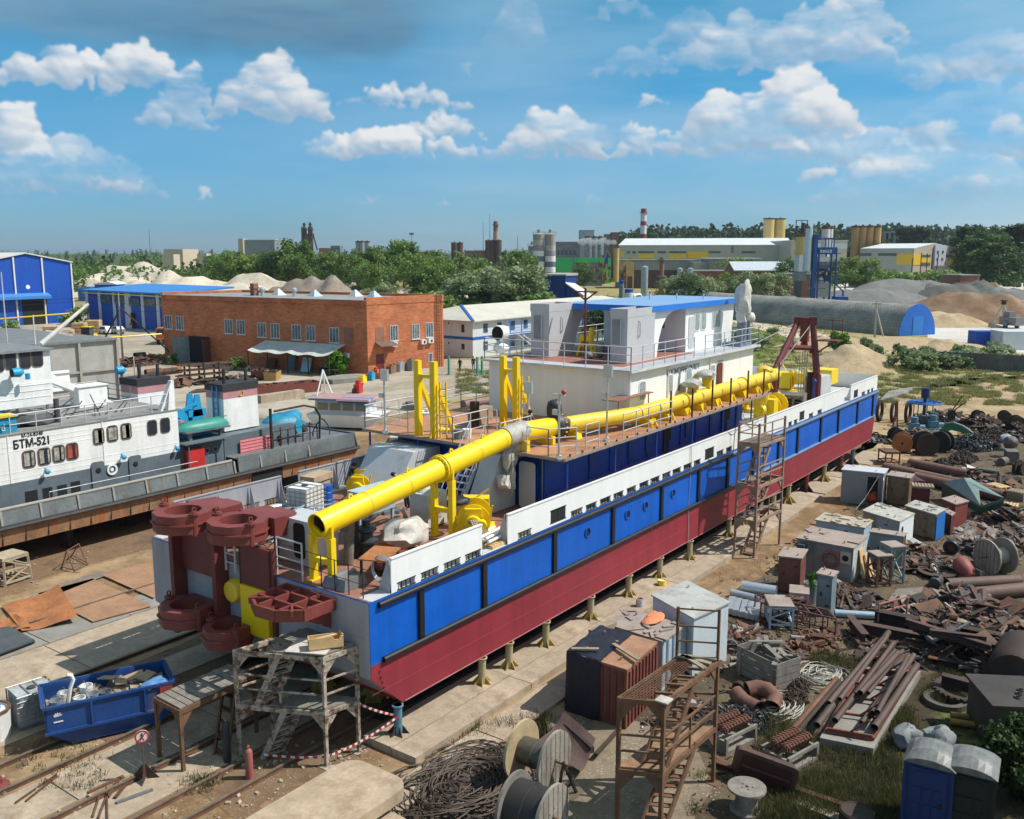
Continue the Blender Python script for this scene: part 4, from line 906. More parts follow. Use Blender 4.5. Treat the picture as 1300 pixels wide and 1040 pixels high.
for px,py in((263,572),(273.5,570)):
 q=atY(px,py,HY);m=MB();m.lt([(.07,-.05),(.2,-.05),(.22,0)],14,(q.x,HY+.04,q.z),'Y');m.mat(1).lt([(0,-.06),(.1,-.06),(.1,0)],10,(q.x,HY+.04,q.z),'Y');m.B('round_vent',[STL,BLK],tug)
q=atY(325,567,HY-.1);m=MB();m.sb([(q.x-1.15,HY-.1,q.z-.5),(q.x+1.15,HY-.1,q.z-.5),(q.x+1.15,HY-.1,q.z+.55),(q.x-1.15,HY-.1,q.z+.55)],(0,.04,0))
for k in rg(5):m.br((q.x-1.1,HY-.115,q.z-.35+k*.2),(q.x+1.1,HY-.115,q.z-.35+k*.2),.03)
m.B('pink_notice_board',M('board_pink',(.68,.22,.24),.6,var=.12,scale=3),tug)
m=MB();m.bx(30.6,HY-.5,4.3,33.6,50,4.38);m.cy((30.9,HY-.35,ZH0),(30.9,HY-.35,4.3),.05,8);m.cy((33.3,HY-.35,ZH0),(33.3,HY-.35,4.3),.05,8);m.B('boat_deck',TUGG,tug)
m=MB();m.br((31.4,HY+.2,4.38),(31.4,HY+.2,4.9),.18);m.br((33.5,HY+.2,4.38),(33.5,HY+.2,4.9),.18);m.bx(31.,HY-.1,4.85,34.,HY+1.4,4.95);m.B('boat_cradle',STL,tug)
def funnel(x0,x1,y0,y1,z0,z1,emb):
 m=MB();m.hx([(x0,y0,z0),(x1,y0,z0),(x1,y1,z0),(x0,y1,z0),(x0+.05,y0+.03,z1),(x1-.05,y0+.03,z1),(x1-.05,y1,z1),(x0+.05,y1,z1)]);o=m.B('funnel',WHITEW,tug)
 m=MB();m.bx(x0+.03,y0+.01,z1-.85,x1-.03,y1,z1-.38);m.B('funnel_band',SALMON,o)
 m=MB();m.bx(x0-.03,y0-.04,z1-.38,x1+.03,y1+.03,z1+.03);m.cy((x0+.5,y0+.5,z1),(x0+.5,y0+.5,z1+.9),.11,8);m.tb([(x1-.4,y0+.6,z1),(x1-.4,y0+.6,z1+.7),(x1-.1,y0+.6,z1+.85)],.1,8);m.B('funnel_cap',M('soot_black',(.03,.03,.032),.7),o)
 if emb:
  m=MB();c=V(((x0+x1)/2,y0-.01,z1-.62));m.tb([c+V((cos(R(a))*.17,0,sin(R(a))*.17))for a in rg(-140,80,20)],.03,5);m.br(c+V((-.17,0,-.15)),c+V((.1,0,.12)),.05);m.B('emblem',M('emblem_gold',(.5,.3,.05),.5),o)
q=atY(305,580,HY+1.2);funnel(34.3,36.9,HY+.9,HY+2.6,4.38,7.2,1)
funnel(31.,33.2,50.2,52,4.3,7.6,0)
m=MB();ladder_mb(m,(34.25,HY+1.6,4.4),(34.25,HY+1.6,7.1),.45,.3,.04,(0,1,0));m.B('ladder',CYAN,tug)
m=MB();m.sb([(30.,HY+.02,6.35),(30.45,HY+.02,6.35),(30.45,HY+.02,8.),(30.3,HY+.02,8.),(29.5,HY+.02,6.35),(29.65,HY+.02,6.35),(30.15,HY+.02,7.6)],(0,.3,0));m.B('frame_stand',WHITEW,tug)
m=MB(MT((31.3,47.4,4.4)))
m.lt([(.35,-.5),(.35,.5)],16,(0,0,.95),'Y')
for y in(-.5,.4):m.lt([(.3,y),(.8,y),(.8,y+.1),(.3,y+.1)],20,(0,0,.95),'Y')
m.bx(-.9,-.7,0,2.2,.8,.2);m.sb([(1.,-.4,.2),(2.,-.4,.2),(1.7,-.4,2.4),(1.4,-.4,2.4)],(0,.12,0));m.sb([(1.,.3,.2),(2.,.3,.2),(1.7,.3,2.4),(1.4,.3,2.4)],(0,.12,0));m.bx(.9,-.4,1.1,2.1,.4,1.5);m.cy((0,-.95,.95),(0,-.5,.95),.2,10);m.br((.2,-.4,1.5),(1.5,-.4,1.9),.15)
wn=m.B('anchor_winch',CYAN,tug)
m=MB(MT((31.3,47.4,4.4)));m.lt([(0,-1.06),(.2,-1.),(.2,-.9),(0,-.9)],12,(0,0,.95),'Y');m.B('hub',M('pink_hub',(.55,.12,.15),.5),wn)
m=MB()
rr=random.Random(11)
m.lp((39.2,47.2,4.),1.15,3,.3,2,(1.4,.9,.75));m.lp((40.4,47.6,4.1),.8,8,.3,2,(1,.9,.9));m.B('blue_tarpaulin',M('cyan_tarp',(.015,.22,.36),.45,var=.25,scale=2,bmp=1.),tug)
m=MB()
for i in rg(7):m.tb([(36.9+i*.6,45.3,3.1),(36.9+i*.6,45.3,4.1+.2*(i%2))],.04,5)
m.tb([(36.8,45.3,3.6),(40.8,45.3,3.6)],.03,5);m.tb([(36.8,45.3,4.1),(40.8,45.3,4.1)],.03,5)
m.tb([(36.7,45.2,3.1),(36.7,45.2,5.6)],.09,8)
m.tb([(40.6,45.2,3.1),(40.7,45.2,4.6),(40.3,45.2,5.2),(39.4,45.2,5.45),(37,45.2,5.4)],.07,6)
for i in rg(8):m.lp((37.2+rd()*3.4,45.7+rd(),3.3+rd()*.5),.2+rd()*.25,i,.4,1)
m.B('deck_machinery',RSD,tug)
m=MB();m.tb([V((41.5+.7*cos(a*.5),46+.2*sin(a),3.5+.7*sin(a*.5)))for a in rg(26)],.04,5);m.B('hose_coil',BLK,tug)
m=MB()
for i in rg(4):m.lp((37.3+.5*i,50+.4*(i%2),4.4+.35*(i%2)),.55,i,.1,1,(1,1,.7))
m.B('green_drum',M('drum_mint',(.12,.42,.33),.5),tug)
WX1=25.;WYt=48.4
m=MB();m.bx(15,WYt,7.15,WX1,52.5,10.);m.hx([(15,WYt-.03,7.15),(WX1-.3,WYt-.03,7.15),(WX1-.3,WYt,7.15),(15,WYt,7.15),(15,WYt-.03,8.4),(WX1,WYt-.03,8.4),(WX1,WYt,8.4),(15,WYt,8.4)])
for zz in(7.6,7.95,8.25):m.bx(15,WYt-.05,zz,WX1-.1,WYt-.031,zz+.03)
wt=m.B('wheelhouse',WHITEW,tug)
m=MB();m.bx(14.8,WYt-.2,10.,WX1+.2,53,10.1);m.B('wheelhouse_roof',M('roof_slate',(.20,.21,.22),.7,var=.2),tug)
for px,py in((-3,461),(13,457.5),(31.5,456.5),(47,454.5)):twin(px,py,.5,.85,WYt,GLASS_M,wt)
q=atY(22,473,WYt-.5);m=MB();m.lt([(0,-.3),(.22,-.27),(.25,.1),(.1,.3),(0,.32)],14,q,'X');m.cy(q,(q.x,WYt,q.z),.08,6);m.cy(q+V((.5,0,-.1)),q+V((.5,0,-.4)),.12,6);sl_=m.B('searchlight',CYAN,tug)
m=MB();m.lt([(0,-.31),(.2,-.3),(.22,-.28)],14,q,'X');m.B('lens',DKI,sl_)
for x,y in((22.8,48.7),(24.8,48.7),(24.8,52)):m=MB();m.cy((x,y,ZH1),(x,y,7.15),.08,8);m.B('pillar',LGY,tug)
m=MB();stairs_mb(m,(29.5,51,ZH1+.1),(25.4,51,8.2),(0,1,0),.8,8,.1);m.sb([(29.6,50.5,6.4),(29.2,50.5,6.4),(25.2,50.5,8.4),(25.2,50.5,9.)],(0,.04,0));m.B('stairway',WHITEW,tug)
railing([(21.4,HY+.1,ZH1),(30.3,HY+.1,ZH1)],.95,2,1.3,.03).B('railing',LGY,tug)
railing([(26,53.5,ZH1),(30.4,53.5,ZH1),(30.4,50,ZH1)],1.,3,1.3,.03).B('railing',STL,tug)
railing([(22.5,TY+.3,TD+.9),(31,TY+.3,TD+.9)],.35,1,2.2,.025).B('low_rail',STL,tug)
m=MB();m.cb((28.3,50.8,6.95),(1.7,1.,1.15));m.cb((28.3,50.8,7.56),(1.85,1.15,.06));m.B('roof_box',WHITEW,tug)
q=atY(154,470,52.5);m=MB();m.cy((q.x,q.y,ZH1),(q.x,q.y,q.z-.3),.09,8);m.B('light_mast',STL,tug)
m=MB();m.lt([(0,-.36),(.24,-.34),(.27,.05),(.1,.28),(0,.3)],14,(q.x,q.y,q.z),'X');m.cy((q.x,q.y,q.z-.4),(q.x,q.y,q.z-.2),.08,6);m.B('searchlight',CYAN,tug)
m=MB();a,b_=atY(52,437,50.5),atY(112,386,50.5);m.tb([a,b_],.14,8,r1=.08);c=a.lerp(b_,.35);m.br(c,a+V((0,.4,-.2)),.09);m.br(c+V((-.6,.2,0)),c+V((.7,-.2,-.35)),.08);m.br(a+V((-.3,0,0)),a+V((-.3,0,1.6)),.05);m.B('lowered_mast',M('mast_pale',(.62,.60,.55),.6),tug)
for px,py,hh in((173,505,2.6),(205,508,1.5),(8,420,3.2)):q=atY(px,py,52.8);m=MB();m.tb([(q.x,q.y,min(q.z,ZH1 if px>100 else 10.1)),(q.x,q.y,q.z+hh)],.035,5);m.B('aerial',LGY,tug)
m=MB()
for i in rg(12):m.tb([(24.6+i*.32,47+rd()*2,ZH1+.05),(24.9+i*.3+rd(),47+rd()*2,ZH1+.3+rd()*.9)],.03,5)
m.lp((23.4,47.3,6.6),.6,4,.3,2,(2,1,.5));m.cy((24.4,47.,ZH1),(24.4,47.,7.6),.14,8);m.B('roof_clutter',M('clutter_dark',(.06,.06,.065),.7,var=.5,scale=4),tug)
m=MB();m.cb((20.2,46.9,6.75),(3.4,1.6,.8));lb=m.B('blue_locker',M('locker_blue',(.02,.25,.42),.5,var=.25,rust=.2),tug)
m=MB();m.cb((20.2,46.05,7.2),(3.5,.12,.1));m.cb((20.2,46.6,7.2),(3.5,.5,.06));m.B('yellow_edge',YELD,lb)
text_part('www.nord',.5,(19.4,46.09,6.5),(1,0,0),(0,0,1),M('pale_letter',(.6,.7,.72),.6),lb,sx=.9)
m=MB();N=16
prof=[]
for i in rg(N+1):
 t_=i/N*2-1;w=.62*(1-abs(t_)**2.6)**.6+.02;h=.48*(1-abs(t_)**3.5)**.6+.03
 prof.append([(1.85*t_,w*cos(R(a)),h*abs(sin(R(a)))**.8)for a in rg(0,181,20)])
vs=[p for r_ in prof for p in r_];k=len(prof[0]);fs=[(i*k+j,i*k+j+1,(i+1)*k+j+1,(i+1)*k+j)for i in rg(N)for j in rg(k-1)]
m.M=MT((32.5,HY+.55,4.95));m.add(vs,[f[::-1]for f in fs],1);m.tb([(x,y,z)for x,y,z in[(p[0][0],p[0][1],.02)for p in prof]+[(p[-1][0],p[-1][1],.02)for p in prof[::-1]]],.035,5,closed=1);m.br((-1.7,0,.47),(1.7,0,.47),.06)
tag(m.B('dinghy',TEAL),'upturned teal green dinghy on a cradle beside the white funnel','boat')
def prop(x,y,h,mt,ft,n,label,r=.14):
 t=thing('hull_prop',label,'prop',(x,y,0),R(n*37),'hull props')
 m=MB();m.cy((0,0,0),(0,0,h),r,12);m.cy((0,0,h-.04),(0,0,h),r+.05,12);m.B('post',mt,t,1)
 m=MB()
 for k in rg(6):a=R(60*k);c,s_=cos(a),sin(a);m.sb([(c*r*.8,s_*r*.8,.02),(c*.52,s_*.52,.02),(c*.52,s_*.52,.07),(c*r*.9,s_*r*.9,.52)],(-s_*.03,c*.03,0))
 m.lt([(0,.0),(.42,.0),(.42,.03),(0,.03)],6,smooth=0);m.B('foot',ft,t,1)
PROPY=M('prop_cream',(.42,.35,.20),.6,var=.15,rust=.12);PROPF=M('prop_foot_yellow',(.42,.29,.06),.65,var=.25,rust=.25)
PROPBL=M('prop_blue',(.10,.22,.30),.6,var=.3,scale=4,rust=.3)
specs=[((508,941),PROPBL,RSD,'blue hull prop with brown foot under the near corner of the red hull'),((619,878),PROPY,PROPF,'cream hull prop on yellow foot, first along the near side after the blue one'),((653,857),PROPY,PROPF,'cream hull prop on yellow foot, second along the near side'),((701,829),PROPY,PROPF,'cream hull prop on yellow foot, third along the near side'),((753,793),PROPY,PROPF,'cream hull prop on yellow foot, fourth along the near side'),((802,764),PROPY,PROPF,'cream hull prop on yellow foot, behind the pale steel cabin'),((842,740),PROPY,PROPF,'cream hull prop on yellow foot with a paint tin at its base'),((875,716),PROPY,PROPF,'cream hull prop on yellow foot, between the pale cabin and the tall scaffold'),((925,686),PROPY,PROPF,'cream hull prop on yellow foot, behind the near leg of the tall scaffold'),((942,671),PROPY,PROPF,'cream hull prop on yellow foot, seen through the tall scaffold'),((985,652),PROPY,PROPF,'cream hull prop on yellow foot, behind the far leg of the tall scaffold'),((1001,640),PROPY,PROPF,'cream hull prop on yellow foot, just past the tall scaffold'),((1023,625),OXIDE,RSD,'dark red hull prop near the bow'),((1051,613),PROPY,PROPF,'cream hull prop on yellow foot, nearest the bow'),((1071,600),OXIDE,RSD,'brown hull prop with dark foot, second from the bow'),((1087,591),M('prop_grey',(.16,.17,.2),.5),RSD,'grey hull prop with dark foot, right under the bow')]
for i,(pp_,a,b_,lb)in en(specs):
 q=at(*pp_);prop(q.x,max(18.75,min(q.y,20.3)),ZB,a,b_,i,lb)
for i,(x,y,mt)in en(((20.9,27.4,M('prop_black',(.03,.025,.03),.6)),(20.6,23.2,PROPY),(21.2,21.4,PROPY),(24,26,RSD))):
 prop(x,y,ZB,mt,PROPF if mt is PROPY else RSD,i,['dark hull prop in the shade under the stern below the red clamps','cream hull prop in the shade behind the stern scaffold','cream hull prop in the shade right of the stern scaffold ladder','rusty hull prop in the shade deep under the hull'][i],.17)
def lattice_stand(c,w,d,h,rz,mt,label,name='lattice_stand',top=None,group=None):
 t=thing(name,label,'stand',c,rz,group);m=MB()
 for x in(-w/2,w/2):
  for y in(-d/2,d/2):m.br((x,y,0),(x*.9,y*.9,h),.09)
 for z in(.15,h*.55,h-.06):
  k=1-.1*z/h
  for a,b_ in(((-w/2,-d/2),(w/2,-d/2)),((w/2,-d/2),(w/2,d/2)),((w/2,d/2),(-w/2,d/2)),((-w/2,d/2),(-w/2,-d/2))):m.br((a[0]*k,a[1]*k,z),(b_[0]*k,b_[1]*k,z),.08)
 m.br((-w/2,-d/2,.15),(w/2*.95,-d/2*.95,h*.55),.06);m.br((w/2,-d/2,h*.5),(-w/2*.95,-d/2*.95,h),.06);m.br((-w/2,-d/2,.15),(-w/2*.95,d/2*.95,h*.55),.06);m.br((-w/2,d/2,.55*h),(-w/2,-d/2,h),.06)
 m.B('frame',mt,t,1)
 m=MB();m.bx(-w/2*.95,-d/2*.95,h,w/2*.95,d/2*.95,h+.06);m.B('top',top or mt,t,1);return t
lattice_stand((19.6,43.2,0),1.3,1.2,1.24,R(8),M('stand_tan',(.40,.33,.23),.8,var=.25,scale=3,rust=.2),'pale lattice trestle carrying the tug hull at the left edge')
for i,(x,y)in en(((24,46),(28,47),(32,46),(36,47),(40,46),(30,52),(22,51))):
 prop(x,y,TB,M('prop_black'),RSD,i,'dark prop in the shade under the tug',.2)
m=MB()
A_=[at(78,723),at(95,727),at(112,718),at(90,707)];tp=[at(83,726,0).lerp(at(105,712),.15)+UP*.95,at(83,726).lerp(at(105,712),.85)+UP*.95]
m.tb([tp[0],tp[1]],.03,5)
for p in A_[:2]:m.tb([p,tp[0]],.03,5)
for p in A_[2:]:m.tb([p,tp[1]],.03,5)
for a,b_ in((0,1),(2,3),(0,3),(1,2)):m.tb([A_[a]+UP*.12,A_[b_]+UP*.12],.025,5)
tag(m.B('rod_trestle',RUST),'small rusty rod trestle standing on the concrete by the tug','trestle')
def slab_strip(name,pts,z1,mt,kind='structure',z0=-.05):
 m=MB();m.pm(pts,z0,z1);o=m.B(name,mt);o['kind']=kind;return o
rr=random.Random(3)
x=18.9
while x<50:
 w=5.9+rd()*.4
 slab_strip('concrete_slab',[(x,17.35),(min(x+w,52),17.35),(min(x+w,52),18.3),(x,18.3)],.22+rd()*.03,CONC)
 slab_strip('concrete_slab',[(x,18.33),(min(x+w,52),18.33),(min(x+w,52),19.55),(x,19.55)],.24+rd()*.03,CONC);x+=w+.03
x=16
while x<27:
 slab_strip('concrete_slab',[(x,16.),(x+5.4,16.),(x+5.4,17.1),(x,17.1)],.10+rd()*.02,CONC);x+=5.45
for k in rg(4):
 slab_strip('concrete_slab',[(52.5+k*5,17.6),(57.3+k*5,17.6),(57.3+k*5,19.4),(52.5+k*5,19.4)],.08+.02*(k%2),CONC)
for(ya,yb,z,mt)in((31.3,34.6,.06,CONC),(28.3,29.9,.03,CONC),(23.7,25.5,.025,CONC),(34.8,36.6,.02,CONCG),(21.9,23.2,.03,CONC)):
 x=6.;
 while x<46:w=5+rd();slab_strip('concrete_slab',[(x,ya),(x+w,ya),(x+w,yb),(x,yb)],z+rd()*.01,mt);x+=w+.04
def rail(y,x0,x1,z=.0,mt=RSD,label=None):
 m=MB();m.bx(x0,y-.07,z,x1,y+.07,z+.025);m.bx(x0,y-.02,z+.025,x1,y+.02,z+.11);m.mat(1).bx(x0,y-.04,z+.11,x1,y+.04,z+.15)
 t=m.B('slip_rail',[RUST,M('rail_head',(.22,.17,.13),.5,.3,var=.3)]);tag(t,label,'rail','slip rails');return t
for y,x0,x1,lb in((25.75,4,70,'rusty rail running under the stern from beside the blue skip'),(27.15,4,70,'rusty rail behind the blue skip, in the hull shade'),(23.35,4,70,'rusty rail running past the round warning sign'),(21.55,5,66,'rusty rail running through the legs of the stern scaffold'),(20.4,6,66,'rail in the dark strip beside the near hull props'),(31.05,6,66,'pale worn rail at the edge of the shaded concrete left of the hull'),(37.2,6,60,'thin rail beyond the rusty steel plates')):
 rail(y,x0,x1,.0,label=lb)
m=MB();m.bx(20.2,20.,.0,66,20.25,.3);m.bx(20.5,19.65,.0,66,19.8,.26);o=m.B('slip_kerb',M('black_beam',(.03,.026,.022),.8,var=.4,scale=2));o['kind']='structure'  # two near-black strips running along beside the hull
def plate(pp_,mt,label,z=.06,th=.03,name='steel_plate',group=None,curl=0):
 pts=[at(*p)for p in pp_];m=MB()
 if not curl:m.pm([(p.x,p.y)for p in pts][::-1]if(pts[1]-pts[0]).cross(pts[2]-pts[1]).z<0 else[(p.x,p.y)for p in pts],z,z+th)
 else:
  N=10;vs=[]
  for i in rg(N+1):
   for j in rg(N+1):
    u,v=i/N,j/N;p=pts[0].lerp(pts[1],u).lerp(pts[3].lerp(pts[2],u),v);vs.append((p.x,p.y,z+curl*max(0,u-.25)**2*1.5+curl*.6*max(0,.3-v)**2+.04*sin(7*u+3*v)))
  fs=[(i*(N+1)+j,(i+1)*(N+1)+j,(i+1)*(N+1)+j+1,i*(N+1)+j+1)for i in rg(N)for j in rg(N)]
  m.add(vs,fs,1)
 return tag(m.B(name,mt),label,'plate',group)
PLT=M('tan_rust_plate',(.33,.185,.105),.8,var=.25,scale=.8,rust=.3,rcol='8a5030')
plate([(48,756),(118,737),(192,772),(118,792)],PLT,'large flat rusty steel plate nearest the grey stern, left of it',.07)
plate([(130,733),(196,714),(212,745),(195,762)],PLT,'flat rusty steel plate half behind the grey stern corner',.08)
plate([(2,772),(75,752),(100,792),(28,804)],RUSTO,'curled bright orange rusty steel sheet at the left edge',.1,curl=.28)
plate([(-10,789),(20,785),(42,800),(0,804)],RUSTO,'small orange rusty offcut under the curled orange sheet',.05,curl=.15)
for k in rg(3):plate([(-10,803+k),(12,799+k),(45,817+k),(-10,838+k)],M('grey_sheet',(.10,.115,.125),.5,.4,var=.2,rust=.1),['lowest grey steel sheet of the stack at the left edge','middle grey steel sheet of the stack at the left edge','topmost grey steel sheet of the stack at the left edge'][k],.02+.07*k,.05)
plate([(38,760),(125,727),(141,730),(46,768)],M('grey_brown_board',(.2,.16,.13),.8,var=.3),'narrow grey brown board lying along the concrete beyond the rusty plates',.07)
plate([(600,938),(690,905),(640,915),(700,950)],PLT,'ochre rusty plate on the ground behind the big wooden cable reel',.02)
def rounded(x0,x1,y0,y1,z0,z1,r,label,mt,und):
 pts=[(x0,y0)];n=6
 for i in rg(n+1):a=R(-90+90*i/n);pts.append((x1-r+r*cos(a),y0+r+r*sin(a)))
 for i in rg(n+1):a=R(90*i/n);pts.append((x1-r+r*cos(a),y1-r+r*sin(a)))
 pts.append((x0,y1));m=MB();m.pm(pts,z1-.34,z1);t=m.B('pontoon_cap',mt);tag(t,label,'slab')
 m=MB();m.pm([(x0,y0+.3),(x1-1.2,y0+.3),(x1-2.,y1-.3),(x0,y1-.3)],z0,z1-.341);m.B('plinth',und,t);return t
capm=M('tan_cap',(.42,.32,.22),.85,var=.2,scale=.9,grime=.5,gcol='6e543c',rust=.26,rcol='94623c',bmp=.2)
rounded(8,17.,15.75,18.05,0,.95,.55,'thick tan steel cap with a rounded corner in the front, raised on a rusty plinth',capm,M('rusty_plinth',(.32,.19,.10),.8,var=.35,scale=1.2,rust=.5,streak=1))
rounded(9,16.3,14.9,16.4,0,.42,.5,'lower tan slab with a rounded corner tucked beside the raised cap',capm,CONC)
def yawed(p,q):d=q-p;return atan2(d.y,d.x)
a,b_=at(90,950),at(196,925)
sk=thing('skip','battered blue steel skip full of rubbish and paint pails, left of the stern','skip',tuple(a.lerp(b_,.5)),yawed(a,b_))
SKB=M('skip_blue',(.012,.06,.22),.5,var=.25,scale=1.3,rust=.27,rcol='7a5a4c',grime=.25,gcol='7a5a50')
L_,W_,H_=3.55,1.75,1.45
m=MB();
b4=[(-1.15,.1),(1.45,.1),(1.45,W_-.1),(-1.15,W_-.1)];t4=[(-1.85,0),(1.85,0),(1.85,W_),(-1.85,W_)]
mid=[(-1.85,0),(1.85,0),(1.85,W_),(-1.85,W_)];zm=.62
def shell(m,lo,zl,hi,zh,th):
 for i in rg(4):
  j=(i+1)%4;A,B2,C2,D2=V((*lo[i],zl)),V((*lo[j],zl)),V((*hi[j],zh)),V((*hi[i],zh))
  cen=V((0,W_/2,(zl+zh)/2));n_=(B2-A).cross(D2-A).normalized();
  if n_.dot(cen-A)<0:n_=-n_
  m.sb([A,B2,C2,D2],n_*th)
shell(m,b4,.12,mid,zm,.05);shell(m,mid,zm+.001,t4,H_,.05);m.pm(b4,.1,.16)
m.B('body',SKB,sk,1)
m=MB();m.br((-1.88,-.03,zm),(1.88,-.03,zm),.07,.08);m.br((-1.9,-.03,H_),(1.9,-.03,H_),.08,.08);m.br((-1.9,W_+.03,H_),(1.9,W_+.03,H_),.08,.08);m.br((-1.9,0,H_-.0),(-1.9,W_,H_),.08,.08);m.br((1.9,0,H_),(1.9,W_,H_),.08,.08)
for x in(-.55,1.):m.br((x,-.035,zm+.05),(x,-.035,H_-.04),.08,.06)
m.bx(-1.1,.3,0,-.9,W_-.3,.1);m.bx(1.2,.3,0,1.4,W_-.3,.1);m.B('rim',SKB,sk,1)
m=MB();c_=V((-1.5,-.008,1.12))
for a in rg(5):m.sb([c_+V((0,0,.0)),c_+V((.13*cos(R(a*36+10)),0,.15*sin(R(a*36+10)))),c_+V((.10*cos(R(a*36+36)),0,.1*sin(R(a*36+36))))],(0,.005,0))
m.bx(-1.62,-.013,.93,-1.36,-.003,.97);m.B('emblem',WHITEW,sk,1)
m=MB();m.bx(1.45,-.06,1.05,1.84,-.035,1.4);m.B('red_patch',M('patch_red',(.3,.05,.03),.6),sk,1)
XS=XF[sk.name]
def inskip(x,y,z):return XS@V((x,y,z))
m=MB(XS.copy());
N=14
vs=[(-1.75+3.5*i/N,.08+(W_-.16)*j/N,.95+.22*nn_(V((i*.6,j*.6,1)))+.15*(i/N))for i in rg(N+1)for j in rg(N+1)]
m.add(vs,[(i*(N+1)+j,(i+1)*(N+1)+j,(i+1)*(N+1)+j+1,i*(N+1)+j+1)for i in rg(N)for j in rg(N)],0)
for i in rg(70):m.cb((-1.+rd()*2.6,.15+rd()*1.4,1.05+rd()*.25),(.1+rd()*.4,.08+rd()*.2,.03+rd()*.12),rd()*3,rd()-.5,rd()-.5)
o=m.B('mixed_rubbish',M('rubbish',(.30,.24,.18),.9,var=.5,scale=5));o['kind']='stuff'
pails=[(-1.5,.5,'galvanised',GALV,.2),(-.85,.35,'white',WHITEW,.19),(-.6,.9,'white',WHITEW,.2),(-1.25,.95,'cream',TANK,.19),(-.45,.45,'tin',GALV,.2),(-.1,.4,'blue',STL,.19)]
for i,(x,y,n_,mt,r_)in en(pails):
 t=thing('paint_pail',['open galvanised pail at the near left corner of the blue skip','white paint pail with a yellow base near the front edge of the skip','white paint pail lying highest on the skip rubbish','cream paint pail by the left end of the skip','open tin pail right of the white pails in the skip','low grey tin by the middle rib of the skip'][i],'pail',tuple(inskip(x,y,1.08+.1*(i==2))),rd()*3,'pails in the blue skip')
 m=MB();m.lt([(0,0),(r_*.85,0),(r_,.36),(r_-.02,.36),(r_*.8,.04),(0,.04)],14);m.B('pail_body',mt,t,1)
 m=MB();m.tb([(r_*cos(R(a)),r_*.2,.33+r_*.9*sin(R(a)))for a in rg(0,181,20)],.008,4);m.B('handle',STL,t,1)
m=MB();m.tb([inskip(-1.15,.8,1.1),inskip(-1.05,.8,1.6),inskip(-.95,.8,1.85),inskip(-1.,.8,2.),inskip(-1.12,.8,2.05)],.06,8);tag(m.B('bent_pipe',WHITEW),'white bent pipe sticking up out of the skip','pipe')
m=MB();m.lp(inskip(1.35,.35,1.35),.34,5,.4,2,(1.4,.8,.5));tag(m.B('rag',M('rag_blue',(.10,.25,.5),.8,var=.3,scale=5,bmp=.6)),'crumpled pale blue rag at the right end of the skip','rag')
for i,(x,y,w)in en(((.8,1.2,.7),(1.2,.95,.55),(.4,.9,.5),(.1,1.3,.6))):
 m=MB(XS.copy());m.cb((x,y,1.38+.03*i),(w,.35,.03),i*.8,.15,-.2+.1*i);tag(m.B('cardboard_sheet',M('cardboard',(.42,.30,.19),.9,var=.2,scale=3)),['flat brown cardboard sheet at the back right of the skip','brown cardboard piece at the right front of the skip','brown cardboard piece in the middle of the skip','brown cardboard scrap at the back middle of the skip'][i],'cardboard','cardboard in the blue skip')
def tote(loc,rz,mt,label,pallet,cap=1):
 t=thing('caged_tank',label,'tank',loc,rz,'caged liquid tanks');m=MB()
 w,d,h,z0=1.16,.98,1.,.16
 n_=3;out=rrect(0,0,w,d,.1,3);m.pm(out,z0,z0+h*.96);m.pm([(a*.96,b*.95)for a,b in out],z0+h*.96,z0+h)
 m.B('bladder',mt,t,1)
 m=MB();g_=.03
 for i in rg(7):
  z=z0+.02+i*(h+.0)/6
  if i%1==0:m.tb([(-w/2-g_,-d/2-g_,z),(w/2+g_,-d/2-g_,z),(w/2+g_,d/2+g_,z),(-w/2-g_,d/2+g_,z)],.012 if 0<i<6 else.018,4,closed=1)
 for i in rg(6):
  x=-w/2+w*i/5
  for y in(-d/2-g_,d/2+g_):m.tb([(x,y,z0),(x,y,z0+h+.02)],.011,4)
 for i in rg(5):
  y=-d/2+d*i/4
  for x in(-w/2-g_,w/2+g_):m.tb([(x,y,z0),(x,y,z0+h+.02)],.011,4)
 for x in(-.2,.2):m.br((x,-d/2-g_,z0+h+.02),(x,d/2+g_,z0+h+.02),.04,.015)
 m.B('cage',CAGE,t,1)
 m=MB();m.lt([(.13,0),(.13,.05),(0,.06)],14,(0,0,z0+h));m.B('cap',M('cap_dark',(.06,.05,.045),.6),t,1)
 m=MB()
 for y in(-d/2+.06,0,d/2-.06):m.bx(-w/2,y-.06,0,w/2,y+.06,.1)
 m.bx(-w/2,-d/2,.101,w/2,d/2,.14);m.B('pallet',pallet,t,1);return t
a,b_=at(27,931),at(68,917);tote(tuple(a.lerp(b_,.5)+V((.15,.5,0))),yawed(a,b_),TANKD,'stained grey tank in a wire cage standing on the concrete left of the skip',STL)
tote((23.6,27.2,ZD+.1),R(10),TANK,'clean white tank in a wire cage standing on the aft deck behind the red clamps',WOOD)
p=at(2,940);t=thing('drum','white tank with a rusty rim and blue bag on top, cut by the left edge','tank',tuple(p+V((-.1,.35,0))),0)
m=MB();m.lt([(0,0),(.52,0),(.56,.95),(.5,.96),(.48,.9),(0,.9)],12,smooth=0);m.B('body',M('drum_white',(.68,.68,.66),.6,var=.1,rust=.25,streak=1),t,1)
m=MB();m.lt([(.5,.93),(.59,.93),(.59,1.),(.5,1.),(.5,.93)],12,smooth=0);m.B('rim',RUST,t,1)
m=MB();m.lp(p+V((-.1,.35,1.08)),.34,6,.4,2,(1,1,.5));tag(m.B('plastic_bag',M('bag_blue',(.06,.2,.42),.4,var=.3,scale=6,bmp=.7)),'blue plastic bag on top of the white rusty-rimmed tank','bag')
